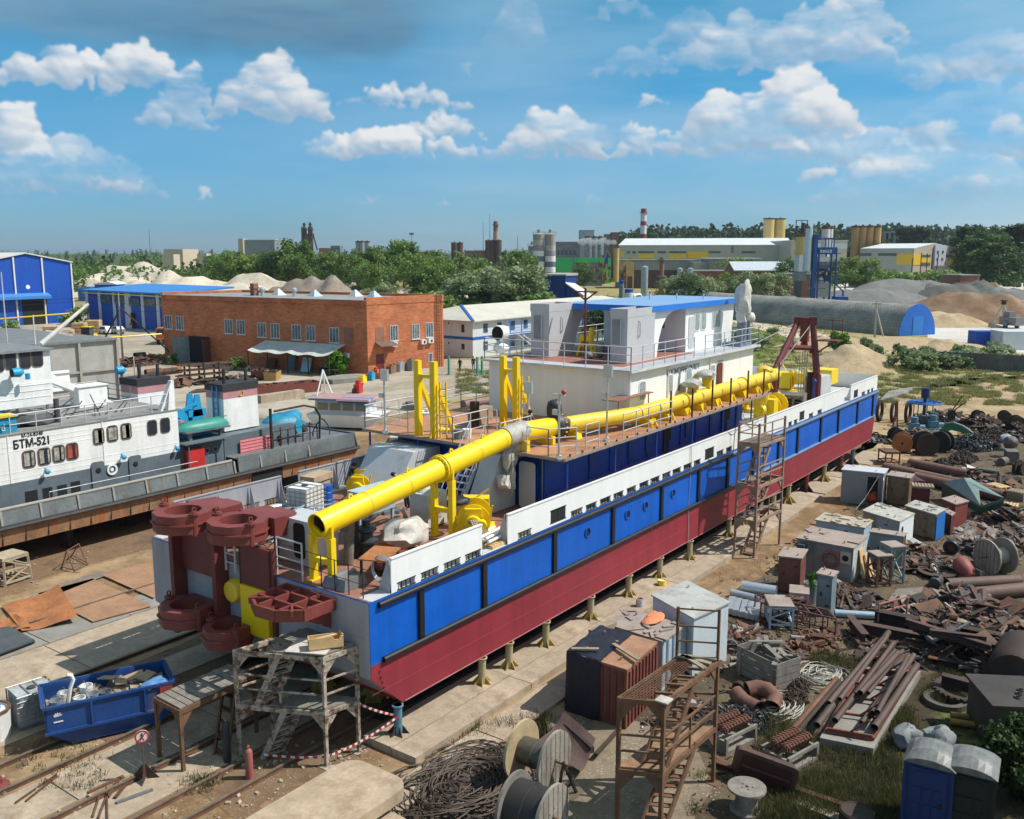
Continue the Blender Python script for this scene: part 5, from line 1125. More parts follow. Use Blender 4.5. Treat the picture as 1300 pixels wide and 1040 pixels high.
def scaffold(name,label,P,zs,mt,plank,rails=1,gusset=1,ladders=(),top_rail=0,floor=None,fl_cut=()):
 """four feet P (ground points around), platform heights zs"""
 c=(P[0]+P[1]+P[2]+P[3])/4;t=thing(name,label,'scaffold',(c.x,c.y,0));H_=zs[-1]+(1.05 if top_rail else 0)
 for i,p in en(P):m=MB();m.br(p,p+UP*H_,.10);m.bx(p.x-.2,p.y-.2,0,p.x+.2,p.y+.2,.03);m.B('post',mt,t)
 for li,z in en(zs):
  m=MB()
  for i in rg(4):m.br(P[i]+UP*(z-.08),P[(i+1)%4]+UP*(z-.08),.1,.14)
  if gusset:
   for i in rg(4):
    for j in(1,3):
     d=(P[(i+j)%4]-P[i]).normalized()*.45;nrm=d.cross(UP).normalized()*.02
     m.sb([P[i]+UP*(z-.15),P[i]+d+UP*(z-.15),P[i]+d*.12+UP*(z-.62)],nrm)
  m.B('beam',mt,t)
  if li in fl_cut:continue
  m=MB();n=max(3,int((P[1]-P[0]).length/.24));f0,f1=(fl_cut_map.get((name,li))or(0,1))
  for k in rg(n):
   u0,u1=k/n+.006,(k+1)/n-.006
   if u1<f0 or u0>f1:continue
   q=[P[0].lerp(P[1],u0),P[0].lerp(P[1],u1),P[3].lerp(P[2],u1),P[3].lerp(P[2],u0)];zz=z+rnd.random()*.02
   m.hx([v+UP*zz for v in q]+[v+UP*(zz+.045)for v in q])if(P[1]-P[0]).cross(P[3]-P[0]).z>0 else m.hx([v+UP*zz for v in(q[1],q[0],q[3],q[2])]+[v+UP*(zz+.045)for v in(q[1],q[0],q[3],q[2])])
  m.B('planking',plank,t)
  if rails and z>.5:
   m=MB()
   for i in rg(4):
    a,b2=P[i],P[(i+1)%4]
    if(li,i)in norail:continue
    if z+.9>H_+.2:continue
    for hh in(.5,.95):m.br(a+UP*(z+hh),b2+UP*(z+hh),.05)
    k=max(1,int((b2-a).length/1.1))
    for j in rg(1,k):m.br(a.lerp(b2,j/k)+UP*z,a.lerp(b2,j/k)+UP*(z+.95),.05)
   m.B('guard_rail',mt,t)
 for(a,b2,s_,n)in ladders:m=MB();stairs_mb(m,a,b2,s_,.62,n,.06,.2);m.B('ladder',mt,t)
 return t
fl_cut_map={};norail=set()
Pn=at(415,973);Pr=at(456,955);Pl=at(305,962);Pb=Pl+(Pr-Pn)
fl_cut_map[('stern_scaffold',1)]=(.42,1);fl_cut_map[('stern_scaffold',0)]=(.38,1);norail={(0,2),(1,0),(1,1),(1,2),(1,3)}
sc_=scaffold('stern_scaffold','two-storey scaffold with flaky white paint and steep ladders under the stern',[Pl,Pn,Pr,Pb],[1.75,3.45],SCAFP,WDG,ladders=((Pl.lerp(Pn,.25)+(Pr-Pn)*.3,Pl.lerp(Pn,.55)+(Pr-Pn)*.3+UP*1.75,Pr-Pn,8),(Pl.lerp(Pn,.22)+(Pr-Pn)*.3+UP*1.75,Pl.lerp(Pn,.5)+(Pr-Pn)*.3+UP*3.45,Pr-Pn,8)))
u=(Pn-Pl).normalized();v_=(Pr-Pn).normalized();c=Pl.lerp(Pn,.68)+(Pr-Pn)*.5+UP*3.53
m=MB(MT(c)@MR(atan2(u.y,u.x),4,'Z'));m.cb((0,0,0),(1.25,1.,.02));tag(m.B('patterned_board',M('patterned_board',(.55,.50,.45),.7,var=.12,scale=5,rust=.12,rcol='7a3a35')),'pale board with reddish marks lying on top of the stern scaffold','board')
m=MB(MT(c+u*.45+UP*.03)@MR(atan2(u.y,u.x)+.5,4,'Z'))
m.sb([(-.5,-.2,0),(.5,-.2,0),(.5,-.2,.35),(.42,-.2,.36),(.35,-.2,.26),(.25,-.2,.26),(.18,-.2,.36),(-.5,-.2,.36)],(0,.03,0));m.cb((0,0,.015),(1.,.4,.025));m.cb((-.49,0,.16),(.03,.38,.3));m.cb((.46,.03,.2),(.03,.34,.36),.2);m.cb((0,.2,.16),(.98,.03,.3));m.cb((.05,.02,.3),(.7,.09,.03),.3)
tag(m.B('plywood_box',WOODN),'broken light plywood box on the board atop the stern scaffold','box')
m=MB()
for k in rg(5):a=Pb.lerp(Pr,.0)+v_*(.05+k*.3)+UP*3.42;m.br(a,a+u*2.6+v_*.1,.26,.05)
tag(m.B('plank_walkway',WDG),'grey plank walkway from the stern scaffold to the hull','walkway')
q0,q1=at(233,980),at(203,962);zt=1.75
e=(at(290,950)-at(233,980)).normalized();w_=(q1-q0);
P=[q0,q0+e*2.7,q1+e*2.7,q1];norail={(0,1),(0,2)}
fl_cut_map[('stair_platform',0)]=(0,1)
scaffold('stair_platform','low rusty platform with a wooden step ladder beside the blue skip',P,[1.95],SCAFR,WDG,ladders=((q0+e*1.1-w_.normalized()*.3,q0+e*2.3+w_*.5+UP*1.95,w_,6),))
b=at(184,990);sg=thing('warning_sign','round no entry for walkers sign on a thin post with a pyramid foot','sign',tuple(b))
zt=atX(182,936,b.x).z
m=MB();m.tb([(0,0,.1),(0,0,zt)],.018,5);m.B('post',RUST,sg,1)
m=MB()
for k in rg(4):a=R(45+90*k);m.sb([(.05*cos(a),.05*sin(a),.02),(.42*cos(a),.42*sin(a),.02),(.03*cos(a),.03*sin(a),.5)],(-sin(a)*.02,cos(a)*.02,0))
m.bx(-.42,-.42,0,.42,.42,.018);m.B('foot',RSD,sg,1)
m=MB(MR(R(149),4,'Z'));r_=.2
m.lt([(0,.0),(r_,0),(r_,.02),(0,.02)],24,(0,0,zt),'Y');sgd=m.B('sign_disc',M('sign_white',(.75,.74,.72),.5,var=.05),sg,1)
m=MB(MR(R(149),4,'Z'));m.lt([(r_*.78,.02),(r_,.02),(r_,.028),(r_*.78,.028)],24,(0,0,zt),'Y');m.br((-.11,.026,zt+.11),(.11,.026,zt-.11),.03,.008,V((0,1,0)));m.B('red_ring',REDP,sgd,1)
m=MB(MR(R(149),4,'Z'));m.cb((0,.025,zt+.08),(.045,.006,.045));m.br((0,.024,zt+.05),(.01,.024,zt-.02),.035,.006,V((0,1,0)));m.br((0,.024,zt-.02),(-.05,.024,zt-.12),.022,.006,V((0,1,0)));m.br((0,.024,zt-.02),(.05,.024,zt-.12),.022,.006,V((0,1,0)));m.br((-.05,.024,zt+.0),(.05,.024,zt+.04),.018,.006,V((0,1,0)));m.B('walker_mark',BLK,sgd,1)
def cylinder_bottle(px,py,h,mt,label):
 b=at(px,py);t=thing('gas_cylinder',label,'gas cylinder',tuple(b),0);m=MB();m.lt([(0,0),(.115,0),(.115,h*.85),(.09,h*.93),(.04,h*.97),(0,h*.98)],14);m.B('bottle',mt,t,1)
 m=MB();m.cy((0,0,h*.97),(0,0,h+.08),.03,6);m.cy((-.05,0,h+.04),(.05,0,h+.04),.02,6);m.B('valve',M('valve_brass',(.3,.12,.05),.5),t,1)
cylinder_bottle(289,968,1.35,M('bottle_black',(.03,.032,.035),.5,var=.3),'tall black gas cylinder standing in the shade by the stern scaffold')
cylinder_bottle(317,988,.95,M('bottle_red',(.33,.10,.085),.6,var=.2,grime=.2),'short faded red gas cylinder in front of the stern scaffold')
def tape(pts,label):
 m=MB();n=len(pts)
 for i in rg(n-1):m.k=i%2;m.br(pts[i],pts[i+1],.012,.07)
 tag(m.B('barrier_tape',[REDP,WHITE]),label,'tape','red and white tapes')
def sag(a,b2,s,n):return[a.lerp(b2,i/n)-UP*s*sin(pi*i/n)for i in rg(n+1)]
bp=at(508,941);z_=.85
tape(sag(bp+V((-.1,0,z_)),Pn+UP*.3,.12,26),'red and white tape sagging from the blue prop to the front scaffold leg')
tape(sag(bp+V((-.12,.05,z_+.05)),Pr+UP*1.6,.05,14),'short taut red and white tape from the blue prop to the back scaffold leg')
tape(sag(Pn+UP*.3,at(335,958,.2),.05,14),'red and white tape trailing from the stern scaffold into the shade')
offs=[((112,1009),(157,988)),((137,1015),(150,994)),((146,1016),(168,989)),((148,1022),(194,1005)),((118,1040),(128,1009)),((125,1042),(137,1010)),((137,1046),(136,1007)),((20,1022),(72,986)),((33,1020),(73,988))]
olab=['rusty flat bar left of the sign foot, farthest from the front','short rusty bar beside the sign, lying askew','rusty bar just left of the sign foot','rusty bar with a silvery end in front of the sign','leftmost thin rod at the lower left bottom edge','middle thin rod at the lower left bottom edge','upright-looking thin rod right of the other two at the bottom edge','long thin rod on the sand by the front rail, left one','long thin rod on the sand by the front rail, right one']
for i,(a,b2)in en(offs):m=MB();m.br(at(*a)+UP*.07,at(*b2)+UP*.07,.09 if i<4 else.04,.05);tag(m.B('steel_offcut',RUST if i!=3 else STL),olab[i],'metal bar','offcuts by the warning sign')
m=MB();b=at(-2,1000);m.lt([(0,0),(.3,0),(.3,.1),(.12,.14),(.12,.3),(0,.3)],14,b);tag(m.B('pulley_base',OXIDE),'red brown round pulley base cut by the lower left edge','pulley')
def tin(px,py,mt,lid,label,h=.32,r=.16):
 b=at(px,py,.26);t=thing('paint_tin',label,'tin',tuple(b));m=MB();m.lt([(0,0),(r,0),(r,h),(r-.015,h),(r-.015,h-.05),(0,h-.05)],14);m.B('tin_body',mt,t,1);m=MB();m.lt([(0,h-.045),(r-.02,h-.045)],14);m.B('paint',lid,t,1)
tin(840,742,YEL,TANK,'yellow rimmed paint tin at the foot of a hull prop',.22,.2);tin(812,769,M('tin_white_blue',(.5,.5,.55),.5,var=.5,scale=6),REDH,'white and blue paint tin with red paint behind the pale cabin')
rr=random.Random(21)
def cabin(name,label,N,L,Rr,h,wall,roof,cat='shed',over=.06,lean=0,right=None,roof_t=.06,clutter=0,zb=0.,door=1):
 """box shed from the photo positions of three roof corners at height h"""
 n,l,r=at(*N,h),at(*L,h),at(*Rr,h);b=l+r-n
 c=(l+r)/2;t=thing(name,label,cat,(c.x,c.y,0))
 g_=lambda p,z:V((p.x,p.y,z));e1=(l-n).normalized();e2=(r-n).normalized()
 m=MB();q=[g_(n,zb),g_(r,zb),g_(b,zb),g_(l,zb)]+[g_(p,h)for p in(n,r,b,l)]
 if right is not None:m.hx(q);m.mat(1).hx([g_(n+e1*.01-e2*0,zb)-e1*.03,g_(r,zb)-e1*.03,g_(r,zb)-e1*.002,g_(n,zb)-e1*.002,g_(n,h)-e1*.03,g_(r,h)-e1*.03,g_(r,h)-e1*.002,g_(n,h)-e1*.002]);m.B('walls',[wall,right],t)
 else:m.hx(q);m.B('walls',wall,t)
 o=over;A=[n-e1*o-e2*o,r-e1*o+e2*o,b+e1*o+e2*o,l+e1*o-e2*o]
 m=MB();m.hx([g_(p,h+.001)for p in A]+[g_(p,h+roof_t)for p in A])
 for k in rg(clutter):
  u,v=rd(),rd();p=n+(l-n)*u+(r-n)*v;m.cb((p.x,p.y,h+roof_t+.03),(.1+rd()*.5,.05+rd()*.2,.03+.05*rd()),rd()*3)
 for p in(n.lerp(b,.2),n.lerp(b,.8)):m.lt([(.04,-.015),(.07,-.015),(.07,.015),(.04,.015)],8,(p.x,p.y,h+roof_t+.06),'Y')
 m.B('roof',roof,t)
 if door:
  W_=(l-n).length;a=n.lerp(l,.5)-e1*min(.42,W_*.36)-e2*.002;w=min(.84,W_*.72);z=lambda q,k:V((q.x,q.y,k));m=MB();m.sb([z(a,.1),z(a+e1*w,.1),z(a+e1*w,h-.12),z(a,h-.12)],-e2*.03);dr=m.B('door',wall,t)
  m=MB()
  for k in(.25,.75):m.sb([z(a-e2*.032,h*k),z(a+e1*.16-e2*.032,h*k),z(a+e1*.16-e2*.032,h*k+.07),z(a-e2*.032,h*k+.07)],-e2*.02)
  q=a+e1*(w-.14)-e2*.032;m.sb([z(q,h*.5),z(q+e1*.06,h*.5),z(q+e1*.06,h*.5+.16),z(q,h*.5+.16)],-e2*.04);m.B('hinge',RSD,dr)
  m=MB();q=n-e2*.004;m.sb([z(q+e1*.02,0),z(l-e2*.004-e1*.02,0),z(l-e2*.004-e1*.02,.14),z(q+e1*.02,.14)],-e2*.012);m.B('skirt',RSD,t)
 return t,n,l,r,b,e1,e2
pc,n,l,r,b,e1,e2=cabin('steel_cabin','pale bluish white steel cabin with stained grey roof, tallest of the sheds beside the hull',(881,786),(829,757),(925,766),2.25,PRIMW,M('stained_roof',(.40,.40,.38),.7,var=.15,scale=1.2,grime=.4,gcol='6e6455'))
m=MB();q=n.lerp(l,.55);m.bx(q.x-.02,q.y-.02,.1,q.x,q.y,2.1);m.br(n+e1*.05-e2*.01-UP*.1,n+e1*.05-e2*.01-UP*2.1,.05);m.B('corner_seam',LGY,pc)
MAROONC=M('container_maroon',(.16,.045,.035),.6,var=.3,scale=1.5,rust=.3)
def corr(mt_name,col,rust=.3):
 m=M(mt_name,col,.65,var=.25,scale=1.3,rust=rust,streak=1);return m
tc_,n,l,r,b,e1,e2=cabin('container','rusty red ribbed container half covered by a navy tarpaulin',(796,852),(720,829),(834,817),2.,corr('container_rust',(.22,.08,.045),.5),M('container_roof',(.33,.17,.10),.7,var=.25,scale=1.2,rust=.3),over=.02,door=0)
m=MB()
for k in rg(9):p=n.lerp(r,.06+k*.11);m.sb([p-e1*.001+UP*-1.9,p+e2*.14-e1*.001+UP*-1.9,p+e2*.14-e1*.001+UP*-.08,p-e1*.001+UP*-.08],-e1*.05)
for k in rg(4):p=n.lerp(l,.05+k*.11);m.sb([p-e2*.001+UP*-1.85,p+e1*.12-e2*.001+UP*-1.85,p+e1*.12-e2*.001+UP*-.1,p-e2*.001+UP*-.1],-e2*.04)
m.B('rib',MAROONC,tc_)
m=MB();N_=12;P0=n.lerp(l,.42)
def tp(u,v):
 base=P0.lerp(l,u)if u<=1 else l
 w=.035*nn_(V((u*5,v*5,2)))
 if v<0:p=base-e2*(.06+.10*(-v)*(.5+nn_(V((u*6,v*2,0)))));p=V((p.x,p.y,2.07*(1+v)+.02))
 else:p=base+(r-n)*v;p=V((p.x,p.y,2.09+w*2+.05*max(0,nn_(V((u*3,v*4,8))))))
 return p
vs=[];rows=[-1,-.8,-.6,-.4,-.2,-.05,.0,.1,.25,.4,.55,.7,.85,1.]
for v in rows:
 for i in rg(N_+1):vs.append(tp(i/N_,v))
fs=[(j*(N_+1)+i+1,j*(N_+1)+i,(j+1)*(N_+1)+i,(j+1)*(N_+1)+i+1)[::-1]for j in rg(len(rows)-1)for i in rg(N_)]
sidev=[tp(1,v)for v in rows[6:]]
m.add(vs,fs,1);sv=[];
for p in sidev:sv+=[p,V((p.x,p.y,.05))+e1*.08]
m.add(sv,[(2*i,2*i+1,2*i+3,2*i+2)for i in rg(len(sidev)-1)],1)
tag(m.B('tarpaulin',TARP),'dark navy tarpaulin draped over the left half of the red ribbed container','tarpaulin')
for k,(u,v,ww,lb)in en(((.2,.35,1.5,'old plank lying across the tarpaulin and container roof'),(.75,.1,.9,'short stick on the navy tarpaulin'))):
 p=n.lerp(l,u)+(r-n)*v;m=MB();m.cb((p.x,p.y,2.2),(ww,.14,.05),1.1+k,0,.03);tag(m.B('loose_plank',WOOD),lb,'plank')
sb,n,l,r,b,e1,e2=cabin('storage_shed','pale blue shed with littered brown roof between tarpaulin container and pale steel cabin',(840,815),(770,793),(869,796),1.85,PALEB,ROOFT,clutter=14)
m=MB()
for k in rg(5):p=n.lerp(r,k/4);m.br(p-e1*.03-UP*1.8,p-e1*.03,.06)
m.B('wall_frame',GALV,sb)
p=at(829,786,2.);m=MB();m.lp(p,.35,3,.4,2,(1.8,.8,.3));m.lp(p+V((.4,.2,0)),.22,5,.4,2,(1.5,.8,.3));tag(m.B('workwear_heap',M('work_orange',(.65,.22,.10),.8,var=.2,scale=4,bmp=.5)),'crumpled orange work clothes lying on the pale blue shed roof','clothes')
m=MB();q=[at(752,806,1.9),at(778,793,1.9)];m.br(q[0],q[1],.35,.3);tag(m.B('timber_beam',WOOD),'thick weathered beam along the back of the tarpaulin container','beam')
cabin('tool_cabinet','tall rust red steel cabinet standing alone left of the sheds',(1017,710),(989,707),(1024,699),1.65,M('cabinet_red',(.17,.06,.045),.65,var=.25,scale=1.2,rust=.35,streak=1),ROOFT)
ls,n,l,r,b,e1,e2=cabin('work_shed','low shed with a red life ring hanging on its grey wall and brown roof',(1083,697),(1012,684),(1100,682),1.65,M('shed_grey',(.24,.235,.22),.8,var=.25,scale=1.5,rust=.25,grime=.4),ROOFT,clutter=5,right=M('pale_side',(.5,.52,.5),.6,var=.15,grime=.2),door=0)
p=n.lerp(l,.36)-e2*.06;m=MB();ex=e1
cc_=V((p.x,p.y,1.));m.tb([cc_+ex*(.33*cos(R(a)))+UP*(.33*sin(R(a)))for a in rg(0,360,18)],.085,8,closed=1);tag(m.B('life_ring',M('ring_faded_red',(.30,.07,.06),.7,var=.35,scale=5)),'faded red life ring hanging on the grey shed wall','life ring')
p=n.lerp(l,.1)-e2*.03;m=MB();m.sb([p+e1*-.2-UP*.75,p+e1*.28-UP*.75,p+e1*.28-UP*.2,p-e1*.2-UP*.2],-e2*.03);c2=p-UP*.5-e2*.035+e1*.04
m.mat(1).add([c2+e1*.15*cos(R(a))+UP*.15*sin(R(a))for a in rg(0,360,20)],[tuple(rg(18))]);m.B('vent_panel',[M('panel_cream',(.5,.42,.32),.7),DKI],ls)
p=n.lerp(l,.86)-e2*.1;m=MB();m.bx(p.x-.3,p.y-.1,.9,p.x+.2,p.y+.2,1.5);m.B('dark_box',M('box_navy',(.03,.05,.08),.6),ls)
p=n.lerp(r,.35)-e1*.3;m=MB();a=V((p.x,p.y,0));m.sb([a,a+e2*.6,a+e2*.6+e1*.25+UP*1.4,a+e1*.25+UP*1.4],-e1*.04);m.sb([a+e2*.5-e1*.2,a+e2*1.1-e1*.2,a+e2*1.+e1*.1+UP*1.1,a+e2*.4+e1*.1+UP*1.1],-e1*.04);tag(m.B('leaning_boards',WOODN),'two light boards leaning on the right end of the life ring shed','boards')
cabin('low_shed','low grey blue shed with littered flat roof behind the life ring shed',(1097,671),(1036,661),(1107,662),1.3,PALEB,M('litter_roof',(.40,.35,.27),.85,var=.25,scale=2,grime=.3),clutter=16)
ws_,n,l,r,b,e1,e2=cabin('white_shed','shed with bright white end wall and pale plank roof behind the cabinets',(1142,663),(1096,649),(1160,653),1.55,M('shed_wall_grey',(.30,.31,.32),.7,var=.2),M('plank_roof',(.42,.40,.35),.85,var=.2,scale=2.5,grime=.3),right=M('end_white',(.74,.76,.77),.6,var=.06),clutter=6)
p=n.lerp(l,.8)-e2*.03;m=MB();m.sb([p+e1*-.35-UP*1.2,p+e1*.35-UP*1.2,p+e1*.35-UP*.1,p-e1*.35-UP*.1],-e2*.03);m.B('ochre_panel',M('ochre_board',(.36,.25,.12),.8,var=.2),ws_)
p=n.lerp(r,.2)-e1*.05-UP*.45;m=MB();m.add([p-e1*.0+e2*.12*cos(R(a))+UP*.16*sin(R(a))for a in rg(0,360,24)],[tuple(rg(15))]);m.B('vent_hole',DKI,ws_)
bs,n,l,r,b,e1,e2=cabin('boarded_shed','brown boarded shed with a bright blue end door and silvery roof',(1188,654),(1150,643),(1200,647),1.45,M('board_brown',(.19,.145,.10),.85,var=.3,scale=3,grime=.3),M('felt_grey',(.38,.37,.34),.8,var=.2,scale=1.5,grime=.3),clutter=6)
p=n-e1*.03;m=MB();m.sb([n+e2*.08-e1*.02-UP*1.4,r-e2*.05-e1*.02-UP*1.4,r-e2*.05-e1*.02-UP*.1,n+e2*.08-e1*.02-UP*.1],-e1*.04);m.B('door',M('door_blue',(.01,.15,.50),.5,var=.15,grime=.1),bs)
cabin('tool_cabinet','plain bright red box cabinet behind the blue door shed',(1213,641),(1196,634),(1229,637),1.35,M('box_red',(.22,.05,.04),.6,var=.2,rust=.1),ROOFT)
cabin('tool_cabinet','dark maroon narrow cabinet pressed against the blue door shed',(1208,655),(1198,650),(1212,652),1.1,M('box_maroon',(.11,.03,.03),.6,var=.2),ROOFT)
gc,n,l,r,b,e1,e2=cabin('site_cabin','grey site cabin with an open dark doorway near the bow',(1122,602),(1069,597),(1127,596),2.,M('cabin_grey',(.25,.26,.28),.6,var=.08,scale=.8),LGY,over=.05,door=0)
m=MB();p=n.lerp(l,.12)-e2*.006;q=n.lerp(l,.37)-e2*.006;m.sb([p-UP*1.85,q-UP*1.85,q-UP*.25,p-UP*.25],e2*.004);m.B('doorway',DKI,gc)
m=MB();m.sb([n-UP*1.85-e2*.03,n-UP*1.85-e2*.8+e1*-.1,n-UP*.2-e2*.8-e1*.1,n-UP*.2-e2*.03],-e1*.04);m.B('open_door',LGY,gc)
m=MB();m.tb([n.lerp(l,.1)-e2*.1-UP*.1,n.lerp(l,.35)-e2*.9-UP*1.4,n.lerp(l,.5)-e2*1.6-UP*1.95],.025,4);tag(m.B('hose',ROPE),'pale rope slanting from the grey site cabin roof to the ground','rope')
m=MB();p=n.lerp(l,.22)-e2*.25;m.lp((p.x,p.y,.5),.3,4,.4,2,(1,1,1.2));tag(m.B('red_bundle',M('bundle_red',(.35,.06,.03),.7,var=.6,scale=4)),'red bundle in the doorway of the grey site cabin','bundle')
cabin('storage_crate','brown sheet metal box with a grey patch right of the grey site cabin',(1155,608),(1127,604),(1160,603),1.75,M('box_brown',(.17,.105,.065),.75,var=.3,scale=1,rust=.3,rcol='8a8578'),ROOFT)
p=at(1168,640);m=MB();pts=[(cos(R(a))*.55,1.+.45*sin(R(a)))for a in rg(0,181,15)]+[(-.55,0),(.55,0)]
m.sb([p+RT*x+UP*z for x,z in pts],HD*1.4);tag(m.B('domed_box',M('dome_maroon',(.10,.02,.025),.5)),'dark maroon round topped box under a pallet near the brown box','box')
a,b2,c,d=at(1197,612,1.1),at(1222,606,1.5),at(1275,632,1.3),at(1245,642,.9);rdg=at(1224,607,1.75);rg2=at(1243,622,1.4)
t=thing('tin_shelter','collapsed dark green tin shelter with silvery green roof sheets','shelter',tuple(V((a.x,a.y,0))))
m=MB();m.sb([a,rdg,rg2,d],(0,0,-.05));m.sb([rdg,at(1232,607,1.35),c,rg2],(0,0,-.05));m.B('roof',M('roof_green_grey',(.20,.27,.25),.45,.2,var=.2,scale=1.5,grime=.2),t)
m=MB();g0=lambda p:V((p.x,p.y,0));m.sb([g0(a),g0(d),d-UP*.06,a-UP*.06],HD*.05);m.sb([g0(d)+HD*.06,g0(c),c-UP*.06,d-UP*.06+HD*.06],HD*.05)
for k in rg(12):p=g0(d).lerp(g0(c),(k+.5)/12);m.br(p-HD*.03,p-HD*.03+UP*(.8+.03*k),.07)
m.B('wall',DGREEN,t)
def pallet_stack(px,py,n_,rz,label,z=0.,mt=None):
 p=at(px,py,z);t=thing('pallet_stack' if n_>1 else'pallet',label,'pallet',tuple(p),rz,'wooden pallets')
 for k in rg(n_):
  m=MB();z0=k*.15
  for y in(-.4,0,.4):m.bx(-.6,y-.05,z0,.6,y+.05,z0+.1)
  for i in rg(7):m.bx(-.6+i*.175,-.42,z0+.1,-.6+i*.175+.12,.42,z0+.125)
  m.B('pallet_board',mt or WOOD,t,1)
 return t
for i,(px,py,n_,lb)in en(((1210,652,4,'tall stack of pallets behind the red box cabinet'),(1232,655,3,'lower stack of pallets in front of the green tin shelter'),(1266,630,5,'highest stack of pallets right of the green tin shelter'),(1290,634,4,'stack of pallets cut by the right edge beside the highest stack'),(1278,645,2,'low pair of pallets in front of the highest pallet stack'),(1171,618,1,'single pallet lying on the round topped maroon box'))):
 pallet_stack(px,py,n_,.4+i*.3,lb,1.45 if i==5 else 0,WOODN if i in(2,4)else WOOD)
def frame_table(px,py,w,d,h,rz,mt,top,label,zig=1):
 t=thing('steel_trestle',label,'trestle',at(px,py),rz,'steel trestle stands');m=MB()
 for x in(-w/2,w/2):
  for y in(-d/2,d/2):m.br((x,y,0),(x,y,h),.08)
 for z in(.2,h-.05):
  m.br((-w/2,-d/2,z),(w/2,-d/2,z),.06);m.br((-w/2,d/2,z),(w/2,d/2,z),.06);m.br((-w/2,-d/2,z),(-w/2,d/2,z),.06);m.br((w/2,-d/2,z),(w/2,d/2,z),.06)
 if zig:
  for y in(-d/2,d/2):m.br((-w/2,y,.2),(w/2,y,h*.55),.05);m.br((w/2,y,h*.55),(-w/2,y,h-.1),.05)
  for x in(-w/2,w/2):m.br((x,-d/2,.2),(x,d/2,h*.5),.05);m.br((x,d/2,h*.5),(x,-d/2,h-.1),.05)
 m.B('frame',mt,t,1);m=MB();m.bx(-w/2-.05,-d/2-.05,h,w/2+.05,d/2+.05,h+.06);m.B('top',top,t,1)
az=AZ
frame_table(1115,742,.75,.7,1.45,az+.2,RUST,ROOFT,'rusty braced trestle in front of the white shed, left of the pair');frame_table(1131,738,.8,.7,1.75,az+.2,SLATE,ROOFT,'grey blue braced trestle with brown top, right of the pair by the white shed')
cabin('tool_cabinet','grey steel cabinet with a brown side just left of the white shed end',(1146,682),(1105,676),(1150,678),1.6,SLATE,ROOFT,right=RUST)
frame_table(988,792,1.2,.9,.95,az-.1,PALEB,ROOFT,'pale blue braced trestle with brown top by the galvanised ducts');frame_table(1013,783,.9,.7,1.15,az-.3,SALMON,ROOFT,'pinkish braced trestle with brown top beside the zinc bucket')
frame_table(1128,588,1.3,1.,.9,az,RUST,RUST,'bare rusty frame standing on the sand behind the grey site cabin',0)
cabin('tool_cabinet','tall narrow blue grey cabinet in front of the life ring shed',(1057,733),(1038,729),(1063,727),1.75,SLATE,ROOFT)
t=thing('zinc_bucket','big shiny zinc bucket with a green plant beside the tall blue grey cabinet','bucket',at(1029,766));m=MB();m.lt([(0,0),(.26,0),(.34,.95),(.31,.95),(.25,.1),(0,.1)],18);m.B('bucket',GALV,t,1)
for i,(a,b2,r_,lb)in en((((942,752),(985,759),.27,'wide round galvanised duct lying left of the pale blue trestle'),((928,757),(965,766),.17,'thin round galvanised duct beside the wide one'),((1059,783),(1118,787),.16,'long thin pale blue tube lying right of the tall blue grey cabinet'),((1118,785),(1155,790),.15,'pale blue tube by the pink railing frame'))):
 m=MB();m.pipe(at(*a)+UP*r_,at(*b2)+UP*r_,r_,.02,16);tag(m.B('duct',GALV if i<2 else M('tube_pale_blue',(.35,.48,.56),.4,.3,var=.1)),lb,'duct')
for i in rg(5):
 a=at(930+i*8,766+i*2);b2=at(926+i*8,782+i*2);m=MB();m.br(a+UP*.2,b2+UP*.2,.3,.25);tag(m.B('duct_section',GALV),['first','second','third','fourth','fifth'][i]+' square galvanised duct from the left in the row below the round ducts','duct','square galvanised ducts')
t=thing('crate','big broken grey timber crate with bands, loose boards on top','crate',at(974,862),az+.55)
m=MB()
for k in rg(4):
 z=.05+k*.26;m.bx(-.95,-.6,z,.95,-.56,z+.23);m.bx(-.95,.56,z,.95,.6,z+.23);m.bx(-.95,-.559,z,-.91,.559,z+.23);m.bx(.91,-.559,z,.95,.559,z+.23)
for x in(-.75,.75):
 m.bx(x-.05,-.64,0,x+.05,-.601,1.1);m.bx(x-.05,.601,0,x+.05,.64,1.1)
m.bx(-.9,-.55,.5,.9,.55,.55);m.B('box',WDG,t,1)
m=MB()
for k in rg(9):m.cb((rr.uniform(-.7,.7),rr.uniform(-.4,.4),1.12+.03*k),(.6+rd()*.8,.16,.03),rd()*3,.1*rd())
m.B('loose_board',WDG,t,1)
P0,P1,P2=at(783,1052),at(838,1058),at(905,993);P3=P0+(P2-P1)
norail={(0,3),(1,0),(1,1),(1,2),(1,3)};fl_cut_map[('stair_tower',1)]=(2,2)
z1=atX(785,975,P0.x).z;z2=atX(787,885,P0.x).z
tw=scaffold('stair_tower','tall rusty scaffold tower with zigzag stairs and wire mesh top in the front right',[P0,P1,P2,P3],[z1,z2],SCAFR,M('rust_planks',(.26,.15,.08),.85,var=.35,scale=2.5),top_rail=0,ladders=((P1.lerp(P2,.05)-(P1-P0)*.25,P1.lerp(P2,.6)-(P1-P0)*.25+UP*z1,P1-P0,9),(P1.lerp(P2,.1)-(P1-P0)*.3+UP*z1,P1.lerp(P2,.62)-(P1-P0)*.3+UP*z2,P1-P0,9)))
m=MB();A_,B_=P0+UP*z2,P3+UP*z2;w_=(P1-P0)*.6
n_=26
for k in rg(n_+1):m.br(A_.lerp(B_,k/n_*.9)+UP*.0,A_.lerp(B_,k/n_*.9)+w_,.012)
for k in rg(9):m.br(A_+w_*k/8,A_.lerp(B_,.9)+w_*k/8,.012)
